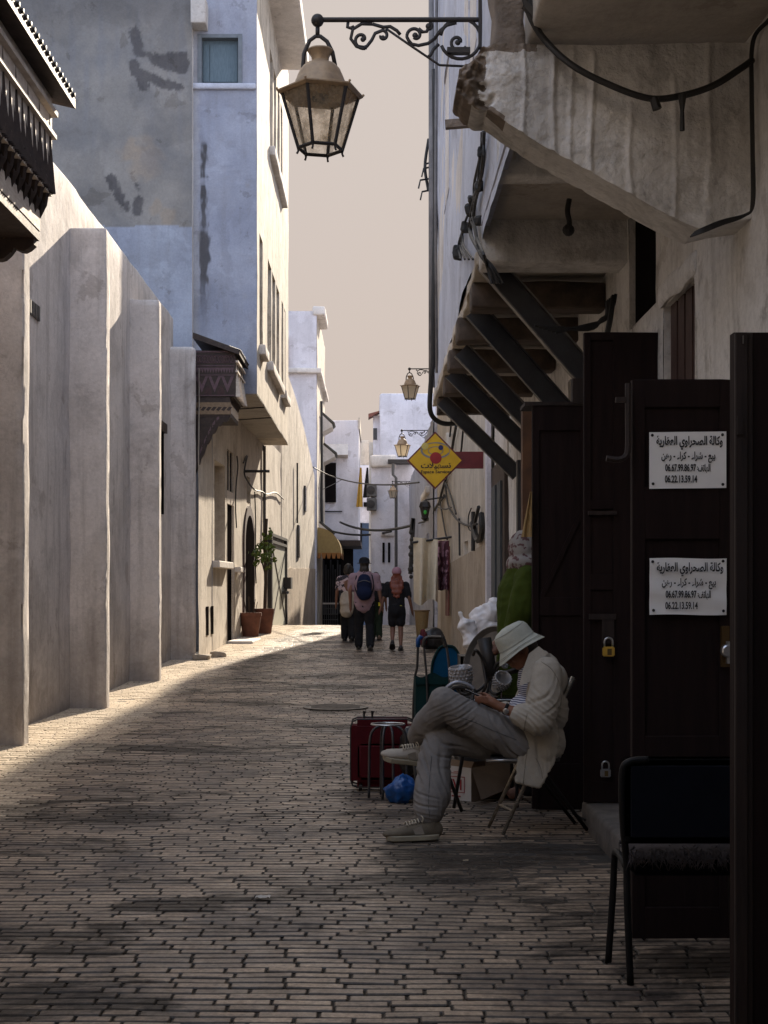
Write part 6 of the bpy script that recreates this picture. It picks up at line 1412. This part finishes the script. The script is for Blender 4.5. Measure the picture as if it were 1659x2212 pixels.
# striped shirt
m_, N, L, bs = nt('navy_white_stripe'); tc = N.new('ShaderNodeTexCoord').outputs['Object']; wv = N.new('ShaderNodeTexWave'); wv.inputs['Scale'].default_value = 26; wv.inputs['Distortion'].default_value = 3; wv.inputs['Detail'].default_value = 1; wv.bands_direction = 'Z'; wv.inputs['Detail Scale'].default_value = .4
L.new(tc, wv.inputs['Vector']); L.new(_mix(N, L, _ramp(N, L, wv.outputs['Fac'], .42, .55), (.05,.06,.13), (.5,.5,.54)), bs.inputs['Base Color']); bs.inputs['Roughness'].default_value = .9
b = MB(); b.ball(MS(1152,1480), (.095,.165,.13), 18, 12); b.ball(MS(1140,1545), (.13,.175,.14), 18, 12); b.ball(MS(1128,1595), (.115,.17,.08), 16, 10); limb(b, [(MS(1150,1442), .066), (MS(1140,1462), .062)], 12)
fuse('shirt', b, m_, man, .009, 4, lambda p, n: .007*fold(p, 9, 2))
# trousers
M['sweat'] = cloth('grey_marl_jersey', (.225,.212,.205), (.165,.157,.153), fold=.01, fsc=7)
b = MB(); ctr = (hipL+hipR)/2
b.ball(MS(1130,1608,8.46), (.145,.19,.115), 18, 12)
limb(b, [(hipL+V(0,0,.0), .115), (hipL.lerp(knL,.35), .112), (hipL.lerp(knL,.75)+V(0,0,-.012), .098), (knL, .086), (knL+V(-.018,.03,-.055), .085), (knL.lerp(ankL,.5)+V(-.02,0,0), .088), (ankL+V(.0,0,.055), .080)], 16)
limb(b, [(hipR, .115), (hipR.lerp(knR,.5), .108), (knR+V(.03,0,0), .094), (knR.lerp(ankR,.22), .098), (knR.lerp(ankR,.5)+V(.014,0,0), .105), (knR.lerp(ankR,.74)+V(.024,0,0), .110), (knR.lerp(ankR,.93)+V(.018,0,0), .094), (ankR+V(.006,0,-.006), .070)], 18)
def tf(p, n):
    d = .006*fold(p, 4.5, 1) + .0025*fold(p, 13, 4)
    k = sm(.30, .06, (p-hipL-V(-.05,0,.02)).length); d += k*.018*crease(p, (.75,.1,.65), 42, 1.2, 2)
    k = sm(.24, .05, (p-hipL.lerp(knL,.55)).length)*.6; d += k*.012*crease(p, (.9,0,.2), 30, 2.0, 5)
    k = sm(.20, .05, (p-knL-V(.06,0,-.07)).length); d += k*.012*crease(p, (.5,0,-.9), 55, 1.2, 7)
    k = sm(.26, .05, (p-knR-V(.05,0,-.06)).length); d += k*.012*crease(p, (.35,0,1), 46, 1.4, 9)
    k = sm(.34, .08, (p-knR.lerp(ankR,.6)).length); d += k*.012*crease(p, (1,.2,.22), 40, 1.3, 11)
    k = sm(.17, .03, (p-ankR-V(0,0,.05)).length); d += k*.012*crease(p, (.25,0,1), 60, 1.6, 13)
    return d
fuse('trousers', b, M['sweat'], man, .0075, 3, tf)
seam('side_seam', [MS(1108,1590), MS(1060,1570), MS(1010,1548), MS(965,1535)], cloth('trouser_seam', (.10,.10,.105)), man, .0022)
seam('side_seam', [MS(930,1625), MS(925,1670), MS(922,1720), MS(925,1752)], cloth('trouser_seam_two', (.10,.10,.105)), man, .0022)
# jacket: open front, heavy sleeve, tail hanging past the seat
M['jacket'] = cloth('beige_linen_jacket', (.39,.36,.31), (.33,.30,.255), fold=.012, fsc=9)
b = MB()
b.ball(MS(1186,1468,8.45), (.112,.185,.115), 20, 14); b.ball(MS(1192,1530,8.46), (.100,.19,.15), 20, 14); b.ball(MS(1186,1600,8.46), (.098,.185,.13), 18, 12)
limb(b, [(MS(1170,1424,8.40), .058), (MS(1174,1444,8.45), .10)], 14); limb(b, [(MS(1170,1424,8.52), .055), (MS(1172,1444,8.5), .1)], 14)
limb(b, [(shL+V(.0,.02,-.01), .092), (shL.lerp(elL,.5)+V(.012,0,0), .098), (elL+V(.004,0,.01), .094), (elL.lerp(wrL,.22)+V(0,0,.008), .084), (elL.lerp(wrL,.42), .072), (elL.lerp(wrL,.5)+V(.005,0,-.01), .062)], 18)
limb(b, [(shR, .09), (elR, .085), (elR.lerp(wrR,.5), .065)], 14)
for p, r in (((1154,1520,8.30), (.05,.04,.16)), ((1146,1600,8.29), (.055,.032,.14)), ((1180,1600,8.30), (.075,.05,.15)), ((1150,1520,8.60), (.045,.045,.15)), ((1142,1600,8.62), (.05,.035,.14))):
    b.ball(MS(*p), r, 16, 12)
# tail of the jacket hangs as a tapering sheet over the seat edge
tl = [MS(1126,1590,8.285), MS(1210,1588,8.285), MS(1196,1650,8.285), MS(1166,1704,8.275), MS(1112,1690,8.275), MS(1118,1640,8.28)]
b.prism([p + V(0,-.012,0) for p in tl], V(0,.045,0))
def jf(p, n):
    d = .004*fold(p, 4.5, 7) + .002*fold(p, 14, 2)
    k = sm(.20, .04, (p-elL-V(-.02,-.05,.05)).length); d += k*.02*crease(p, (.55,0,.85), 50, 1.6, 3)
    k = sm(.20, .04, (p-shL-V(-.01,-.03,-.17)).length); d += k*.015*crease(p, (.8,0,-.55), 40, 1.5, 6)
    k = sm(.26, .06, (p-MS(1205,1550,8.3)).length); d += k*.014*crease(p, (.55,0,.75), 34, 1.6, 8)
    lo = sm(Zp(1575,8.4), Zp(1640,8.4), p.z); d += lo*.011*crease(p, (1,0,.22), 52, 1.4, 10)
    return d
M['seam'] = cloth('jacket_seam', (.24,.21,.17))
jk = fuse('jacket', b, M['jacket'], man, .0068, 2, jf)
for pts in ([MS(1160,1425), MS(1180,1440), MS(1196,1470), MS(1200,1510), MS(1190,1550)], [MS(1127,1530), MS(1123,1548), MS(1122,1566), MS(1126,1580)], [MS(1134,1598), MS(1128,1640), MS(1122,1692)], [MS(1150,1630), MS(1160,1650), MS(1164,1672)], [MS(1116,1684), MS(1140,1694), MS(1166,1698)]): seam('seam', pts, M['seam'], jk, .0026)
cl = MB(); cl.add([MS(1143,1412,8.325), MS(1164,1396,8.335), MS(1182,1410,8.315), MS(1152,1470,8.245), MS(1122,1482,8.235), MS(1128,1452,8.26)], [(0,1,2,3,4,5)]); cl.add([p+V(0,.012,0) for p in (MS(1143,1412,8.325), MS(1164,1396,8.335), MS(1182,1410,8.315), MS(1152,1470,8.245), MS(1122,1482,8.235), MS(1128,1452,8.26))], [(5,4,3,2,1,0)])
cl.build('collar', M['jacket'], jk, True)
sm_ = MB(); sm_.tube(spline([MS(1138,1480,8.235), MS(1128,1530,8.23), MS(1122,1600,8.23), MS(1118,1690,8.24)], 6), .004, 5) if False else None
# wrist watch
wp = wrL.lerp(elL, .16); wd = (elL-wrL).normalized()
MB().lathe([(.0335,-.010),(.035,-.008),(.035,.008),(.0335,.010)], 20, wp, wd, cap=False).build('watch_strap', M['black_tube'], man, True)
MB().lathe([(.0175,0),(.0175,.006),(.014,.008),(0,.008)], 18, wp+V(-.004,-.034,-.010), V(-.1,-1,-.15), cap=False).build('watch', M['chrome'], man, True, auto=40)
M['lime'] = simple('lime_trim', (.35,.36,.06), .6); M['trainer'] = cloth('pale_grey_trainer_mesh', (.42,.38,.33), (.32,.29,.25), fold=.002); M['trainer_b'] = cloth('olive_grey_trainer_mesh', (.17,.145,.11), (.11,.095,.075), fold=.002); M['sole'] = simple('worn_rubber_sole', (.3,.27,.2), .8)
M['pnl'] = cloth('grey_suede_panel', (.27,.24,.2)); M['lace'] = cloth('cream_laces', (.5,.45,.36))
shoe(man, MS(916,1652,8.58)+V(.02,0,.005), MS(850,1642,8.53), V(-.1,-.28,1), M['trainer'], M['sole'], .285, accent=M['lace'])
shoe(man, V(MS(948,1815,8.2).x, 8.22, .004), V(MS(840,1815,8.2).x, 8.17, .004), V(0,0,1), M['trainer_b'], M['sole'], .315, accent=M['lace'])
so = MB(); limb(so, [(ankR+V(.012,-.0,.02), .052), (ankR+V(.014,-.0,-.045), .050)], 12); fuse('sock', so, cloth('dark_grey_sock', (.09,.09,.09)), man, .008, 2)
so = MB(); limb(so, [(ankL+V(0,0,.02), .044), (ankL+V(-.015,0,-.03), .042)], 12); fuse('sock', so, cloth('dark_grey_sock_two', (.10,.10,.09)), man, .008, 2)
# phone held in his hands
t = thing('phone', MS(1030,1502,8.34), 'dark phone with pale screen held in the seated man\'s hands', 'phone')
pc = MS(1030,1501,8.33); pu = (MS(1006,1490,8.33)-MS(1050,1510,8.33)).normalized(); ps = V(0,1,0); pn = pu.cross(ps).normalized(); pn = pn if pn.z > 0 else -pn
MB().obox(pc, pu*.075, ps*.037, pn*.004).build('case', M['black_tube'], t, bevel=.003); MB().obox(pc+pn*.0046, pu*.069, ps*.033, pn*.0004).build('screen', simple('phone_screen', (.3,.31,.33), .15), t)
# the chrome folding chair he sits on
M['chair_chrome'] = simple('pitted_chrome', (.42,.40,.36), .3, .85, (.2,.17,.13), 30, .0008)
t = thing('folding_chair', V(1.0, 8.5, 0), 'worn chrome folding chair carrying the seated man', 'chair')
F1, F2 = V(S(1086,8.29), 8.29, .012), V(S(1055,8.53), 8.53, .012); B1, B2 = V(S(1268,8.46), 8.46, .012), V(S(1242,8.70), 8.70, .012)
T1, T2 = MS(1243,1486,8.40), MS(1236,1486,8.66); T1 = F1 + (V(F1.x+.43, 8.37, .95)-F1); T2 = F2 + (V(F2.x+.45, 8.62, .95)-F2)
for a, b_ in ((F1, T1), (F2, T2)): MB().tube([a, b_], .0115, 10).build('leg', M['chair_chrome'], t, True)
for a, b_ in ((B1, F1.lerp(T1,.62)+V(-.10,.014,-.10)), (B2, F2.lerp(T2,.62)+V(-.10,.014,-.10))): MB().tube([a, b_], .0115, 10).build('leg', M['black_tube'], t, True)
MB().tube([B1.lerp(B1, 1)+V(-.012,0,.06), B2+V(-.012,0,.06)], .008, 8).build('stretcher', M['black_tube'], t); MB().tube([F1.lerp(T1,.15), F2.lerp(T2,.15)], .008, 8).build('stretcher', M['chair_chrome'], t)
b = MB(); b.prism([V(S(1058,8.36), 8.30, .445), V(S(1058,8.6), 8.64, .445), V(S(1205,8.7), 8.72, .44), V(S(1205,8.45), 8.34, .44)], V(0,0,.03)); b.build('seat', M['black_plastic'], t, bevel=.008)
MB().tube([V(S(1050,8.3), 8.30, .455), V(S(1118,8.3), 8.28, .46)], .009, 8).build('seat_rail', M['chrome'], t, True)
b = MB(); b.prism([T1+V(.0,.0,-.02), T2+V(0,0,-.02), F2.lerp(T2,.7), F1.lerp(T1,.7)], V(.016,0,.006)); b.build('backrest', M['black_plastic'], t)

# ---- people walking away
def walker(label, px, d, yt, shirt, legs, hair, sk, opt, seed=0):
    g0 = gz(d); x = S(px, d); H = (Zp(yt, d) - g0); k = H/1.75; t = thing('person', V(x, d, g0), label, 'person', 'people walking away down the lane')
    def P(a, y, z): return V(x + a*k, d + y*k, g0 + z*k)
    st = opt.get('stride', .12); w = opt.get('w', .19); lean = opt.get('sway', 0)
    hipl, hipr = P(-.085, 0, .9), P(.085, 0, .9); kl, kr = P(-.085+lean, st*.5+.03, .49), P(.085+lean*.3, -st*.2+.05, .49); gap = opt.get('gap', 0); al, ar = P(-.08-gap+lean, -st*.2 if opt.get('bend') else st, .10), P(.085+gap, -st, .10); kl.x -= gap*.6*k; kr.x += gap*.6*k
    if opt.get('bend'): al = P(-.095, -st*1.5, .20)
    b = MB(); limb(b, [(P(0,0,.95), .13*k), (P(0,0,1.1), .12*k), (P(0,0,1.3), .14*k), (P(0,0,1.42), .09*k), (P(0,.01,1.52), .055*k)], 12)
    b.ball(P(0,.02,1.63), (.075*k,.092*k,.108*k), 14, 10); b.ball(P(0,.055,1.58), (.055*k,.06*k,.07*k), 12, 8); b.ball(P(0,.12,1.60), .016*k, 6, 5)
    for s in (-1, 1): b.ball(P(s*.076,.01,1.62), (.012*k,.02*k,.03*k), 8, 6)
    sh = {s: P(s*w, 0, 1.40) for s in (-1, 1)}; el = opt.get('el') or {s: (s*(w+.065), -.02, 1.12) for s in (-1, 1)}; hd = opt.get('hd') or {s: (s*(w+.085), .06, .86) for s in (-1, 1)}
    for s in (-1, 1):
        E, Hn = P(*el[s]), P(*hd[s]); dv = (Hn-E).normalized()
        limb(b, [(P(s*w*.7,0,1.41), .058*k), (sh[s], .055*k), (E, .043*k), (Hn, .03*k), (Hn+dv*.05*k, .032*k), (Hn+dv*.09*k, .026*k)], 10)
        for q, o_ in enumerate((-.024,-.008,.008,.024)): finger(b, Hn+dv*.09*k+V(.004*s, o_*k, 0), [dv, dv+V(-s*.3,0,0)], [.04*k,.03*k], .0095*k)
        finger(b, Hn+dv*.04*k+V(-s*.01,.03*k,0), [dv+V(-s*.2,.5,0), dv], [.035*k,.025*k], .0105*k)
    limb(b, [(hipl, .09*k), (kl, .058*k), (kl.lerp(al,.35), .057*k), (al, .036*k), (al+V(0,.06*k,-.05*k), .034*k)], 10); limb(b, [(hipr, .09*k), (kr, .058*k), (kr.lerp(ar,.35), .057*k), (ar, .036*k), (ar+V(0,.06*k,-.05*k), .034*k)], 10)
    fuse('body', b, sk, t, .014, 3)
    b = MB(); top = opt.get('hem', .86); limb(b, [(P(0,0,top+.1), w*.90*k), (P(0,0,1.1), w*.86*k), (P(0,0,1.28), w*.93*k), (P(0,0,1.38), w*.78*k)], 16)
    for s in (-1, 1): E = P(*el[s]); limb(b, [(P(s*w*.6,0,1.39), .09*k), (sh[s], .082*k), (sh[s].lerp(E,.8), .070*k)], 12)
    b.v = [(p[0], d+(p[1]-d)*.72, p[2]) for p in b.v]; fuse('shirt', b, shirt, t, .016, 3, lambda p, n: .012*fold(p, 7, seed))
    b = MB(); r = opt.get('leg', .092)
    if opt.get('skirt'):
        limb(b, [(P(0,0,1.0), .16*k), (P(0,0,.8), .19*k), (P(0,0,.62), .2*k)], 16)
    if opt.get('short'): limb(b, [(P(0,0,.93), .165*k), (P(0,0,.85), .17*k)], 14); limb(b, [(hipl, .115*k), (hipl.lerp(kl,.72), .105*k)], 12); limb(b, [(hipr, .115*k), (hipr.lerp(kr,.72), .105*k)], 12)
    else: limb(b, [(P(0,0,.95), .16*k), (P(0,0,.88), .16*k)], 14); limb(b, [(hipl, .125*k), (kl, r*k), (al, r*.9*k)], 12); limb(b, [(hipr, .125*k), (kr, r*k), (ar, r*.9*k)], 12)
    b.v = [(p[0], d+(p[1]-d)*.85, p[2]) for p in b.v]; fuse('shorts' if opt.get('short') else 'trousers', b, legs, t, .016, 3, lambda p, n: .010*fold(p, 6, seed+3))
    b = MB(); b.ball(P(0,.0,1.66), (.092*k,.10*k,.105*k), 14, 10)
    for (a, y, z, rr) in opt.get('hair', ()): b.ball(P(a, y, z), (rr*k, rr*k*.8, rr*1.25*k), 10, 8)
    fuse('hair', b, hair, t, .014, 9, lambda p, n: .010*noise.noise(V(p.x*40, p.y*40, p.z*9)))
    for a, up in ((al, V(0,-.4,1) if opt.get('bend') else V(0,0,1)), (ar, V(0,0,1))):
        z = max(g0+.002, a.z-.11*k) if not opt.get('bend') or a is ar else a.z-.10*k
        heel = V(a.x, a.y-.06*k, z + (.05 if opt.get('bend') and a is al else 0)); shoe(t, heel, heel+V(0,.2,-.12 if opt.get('bend') and a is al else 0), V(0,0,1), opt.get('shoe', M['black_plastic']), M['black_plastic'], .28*k, collar=False)
    return t, P, k
M['hair_dark'] = simple('dark_hair', (.018,.013,.011), .6); M['hair_red'] = simple('red_hair', (.17,.036,.016), .55, 0, (.09,.02,.01), 16, mapping=(9,9,1))
M['pink'] = cloth('dusty_pink_shirt', (.30,.205,.235), (.245,.165,.19)); M['black_cloth'] = cloth('black_cloth', (.016,.016,.019), (.011,.011,.013)); M['navy_pack'] = cloth('navy_backpack', (.010,.016,.045), (.008,.012,.034))
dm = 27.6
t, P, k = walker('tall man in pink shirt and black trousers walking with a navy backpack', 787, dm, 1207, M['pink'], M['black_cloth'], M['hair_dark'], M['skin_b'],
    dict(stride=.14, w=.225, leg=.086, gap=.03, hem=.80, bend=False, hair=((-.03,-.04,1.55,.07),(.03,-.04,1.55,.07),(0,-.03,1.5,.07),(-.06,-.02,1.48,.045),(.06,-.02,1.48,.045)), el={-1:(-.27,-.03,1.13), 1:(.285,.0,1.13)}, hd={-1:(-.265,.06,.86), 1:(.335,.0,.86)}), 1)
cp = MB(); cp.lathe([(.001,.115),(.05,.11),(.088,.085),(.102,.04),(.104,0),(.14,-.01),(.14,-.016),(.1,-.01)], 20, P(0,0,1.675), cap=False, sx=k, sy=k); cp.build('sun_hat', M['black_cloth'], t, True)
bp = MB(); bp.ball(P(0,-.17,1.22), (.15*k,.09*k,.24*k), 16, 12); bp.ball(P(0,-.2,1.10), (.15*k,.10*k,.15*k), 14, 10); bp.ball(P(0,-.16,1.36), (.12*k,.075*k,.10*k), 14, 10)
b_t = thing('backpack', P(0,-.18,1.2), 'navy backpack on the back of the man in the pink shirt', 'backpack')
fuse('bag', bp, M['navy_pack'], b_t, .014, 4, lambda p, n: .006*fold(p, 7, 3)); sp = MB()
for s in (-1, 1): sp.tube(spline([P(s*.12,-.14,1.05), P(s*.17,-.06,1.2), P(s*.15,-.06,1.4), P(s*.12,.0,1.46)], 5), .02*k, 6); 
sp.build('strap', M['black_cloth'], b_t); MB().tube([P(-.02,-.2,1.47), P(0,-.215,1.51), P(.02,-.2,1.47)], .008*k, 5).build('handle', M['black_cloth'], b_t)
MB().tube(spline([P(-.12,-.245,1.30), P(0,-.275,1.335), P(.12,-.245,1.30)], 6), .007*k, 5).build('zip', M['cable_grey'], b_t)
t, P, k = walker('red haired woman in black top and shorts with a pink cap walking away', 857, dm-.1, 1229, M['black_cloth'], M['black_cloth'], M['hair_red'], M['skin_c'],
    dict(stride=.12, w=.195, hem=.86, short=True, bend=True, hair=((-.06,-.03,1.54,.07),(.06,-.03,1.54,.07),(-.10,-.05,1.45,.06),(.10,-.05,1.45,.06),(0,-.05,1.44,.08),(-.105,-.085,1.36,.05),(.105,-.085,1.36,.05),(-.04,-.10,1.34,.055),(.04,-.10,1.34,.055),(-.09,-.115,1.26,.038),(.09,-.115,1.26,.038),(0,-.12,1.25,.042),(-.045,-.12,1.25,.04),(.045,-.12,1.25,.04),(-.06,-.125,1.17,.03),(.05,-.125,1.16,.03),(0,-.125,1.15,.032)), el={-1:(-.275,.0,1.13), 1:(.27,-.03,1.12)}, hd={-1:(-.345,.0,.90), 1:(.33,.05,.86)}), 2)
cp = MB(); cp.lathe([(.001,.13),(.05,.122),(.09,.09),(.104,.04),(.105,0),(.1,-.005)], 20, P(0,0,1.655), cap=False, sx=k, sy=k); cp.build('cap', cloth('pink_cap', (.34,.19,.23), (.27,.15,.18)), t, True)
MB().tube([P(.152*math.cos(q), .125*math.sin(q), .955+.015*math.cos(q)) for q in [2*math.pi*i/20 for i in range(20)]], .012*k, 6, closed=True).build('belt', M['lime'], t)
m_, N, L, b = nt('floral_print'); tc = N.new('ShaderNodeTexCoord').outputs['Object']; L.new(_mix(N, L, _ramp(N, L, _noise(N, L, tc, 11, 2, .5), .5, .54), (.42,.33,.35), (.03,.025,.035)), b.inputs['Base Color']); b.inputs['Roughness'].default_value = .9; M['floral'] = m_
t, P, k = walker('woman in floral top with cream sweater tied round her waist walking away', 752, 30.4, 1218, M['floral'], M['black_cloth'], M['hair_dark'], M['skin_c'],
    dict(stride=.1, w=.18, hem=.92, hair=((-.03,-.02,1.60,.085),(.05,-.01,1.60,.09),(.06,.0,1.54,.07)), el={-1:(-.25,-.02,1.12), 1:(.24,.0,1.12)}, hd={-1:(-.27,.04,.86), 1:(.26,.04,.9)}), 3)
b = MB(); limb(b, [(P(0,-.02,1.02), .165*k), (P(-.02,-.05,.86), .17*k), (P(-.03,-.06,.68), .15*k)], 16); b.v = [(p[0], P(0,-.03,0).y+(p[1]-P(0,-.03,0).y)*.8, p[2]) for p in b.v]
fuse('tied_sweater', b, cloth('cream_sweater', (.42,.37,.31), (.33,.29,.24)), t, .016, 3, lambda p, n: .018*fold(p, 6, 6))
t, P, k = walker('person in dark clothes with a black rucksack half hidden behind the tall man', 812, 30.8, 1236, M['black_cloth'], cloth('dark_green_trousers', (.02,.03,.018)), M['hair_dark'], M['skin_c'], dict(stride=.12, w=.18, shoe=cloth('tan_shoe', (.22,.15,.11))), 4)
b_t = thing('backpack', P(.06,-.18,1.2), 'round black rucksack with a yellow flash worn by the half hidden walker', 'backpack'); bp = MB(); bp.ball(P(.06,-.17,1.2), (.2*k,.13*k,.24*k), 16, 12); fuse('bag', bp, M['black_cloth'], b_t, .014, 3)
MB().box(P(.06,0,0).x, P(.17,0,0).x, P(0,-.2,0).y, P(0,-.1,0).y, P(0,0,.88).z, P(0,0,.98).z).build('yellow_flash', simple('bright_yellow', (.6,.5,.02), .6), b_t)

# ---- woman in green half hidden by the orange-brown door edge
PG = V(1.04, 9.75, .02); t = thing('person', PG, 'woman in green robe and patterned headscarf standing behind the brown door and the seated man', 'person')
G = lambda px, py, dd=9.75: W(px, py, dd)
M['green'] = cloth('moss_green_robe', (.05,.07,.010), (.033,.05,.006), fold=.015, fsc=5)
b = MB(); b.ball(G(1133,1190), (.085,.1,.115), 16, 12); limb(b, [(G(1136,1210), .055), (G(1142,1240), .1), (G(1145,1330), .15), (G(1145,1440), .16)], 14)
for s in (-.17, .17): limb(b, [(G(1146,1252)+V(s*.3,s*.9,0), .045), (G(1128,1320)+V(0,s*1.3,0), .045), (G(1110,1390)+V(-.1,s,0), .03), (G(1100,1405)+V(-.12,s,0), .035)], 10)
for s in (-.08, .08): limb(b, [(V(1.05, 9.75+s, .85), .09), (V(1.05, 9.75+s, .48), .06), (V(1.05, 9.75+s, .09), .04), (V(.95, 9.75+s, .05), .04)], 10)
b.ball(G(1106,1196), .018, 8, 6); fuse('body', b, M['skin_c'], t, .012, 3)
b = MB(); b.ball(G(1130,1187), (.105,.118,.135), 18, 12); b.ball(G(1134,1216), (.135,.15,.075), 14, 10); limb(b, [(G(1131,1195), .10), (G(1134,1238), .13)], 14)
m_, N, L, bb = nt('patterned_headscarf'); tc = N.new('ShaderNodeTexCoord').outputs['Object']; L.new(_mix(N, L, _ramp(N, L, _noise(N, L, tc, 24, 2, .5), .52, .57), (.25,.23,.215), (.10,.045,.045)), bb.inputs['Base Color']); bb.inputs['Roughness'].default_value = .9
fuse('headscarf', b, m_, t, .011, 3, lambda p, n: .010*fold(p, 8, 3))
b = MB(); limb(b, [(G(1132,1240), .12), (G(1128,1280), .165), (G(1130,1340), .185), (G(1134,1420), .19), (V(1.06,9.75,.75), .2), (V(1.06,9.75,.62), .205)], 18)
b2 = MB()
for q in (-.09, .09): limb(b2, [(V(1.06,9.75+q,.8), .11), (V(1.06,9.75+q,.5), .085), (V(1.06,9.75+q,.1), .07)], 12)
fuse('trousers', b2, M['black_cloth'], t, .012, 3, lambda p, n: .006*fold(p, 7, 2))
for s in (-.16, .16): limb(b, [(G(1132,1250)+V(0,s,0), .09), (G(1118,1320)+V(0,s*1.3,0), .09), (G(1108,1375)+V(-.02,s,0), .075)], 12)
fuse('robe', b, M['green'], t, .012, 4, lambda p, n: .018*fold(V(p.x, p.y, p.z*.45), 6, 2) + .006*fold(p, 14, 5))
# straw-coloured cloth that hangs down the orange-brown door edge
m = MB().grid(lambda u, v: W(1149-(4+19*v)*(1-u), 1062+98*v, 9.16) + V(0, -.012*math.sin(u*9)+.01*noise.noise(V(u*4,v*6,2)), 0), 8, 18); m.grid(lambda u, v: W(1149-(4+19*v)*(1-u), 1062+98*v, 9.17) + V(0, -.012*math.sin(u*9), 0), 8, 18, True)
tag(m.build('hanging_cloth', cloth('straw_cloth', (.38,.26,.12), (.28,.19,.09)), smooth=True, loc=W(1147,1062,9.16)), 'straw coloured cloth hanging down the orange brown door edge', 'cloth')
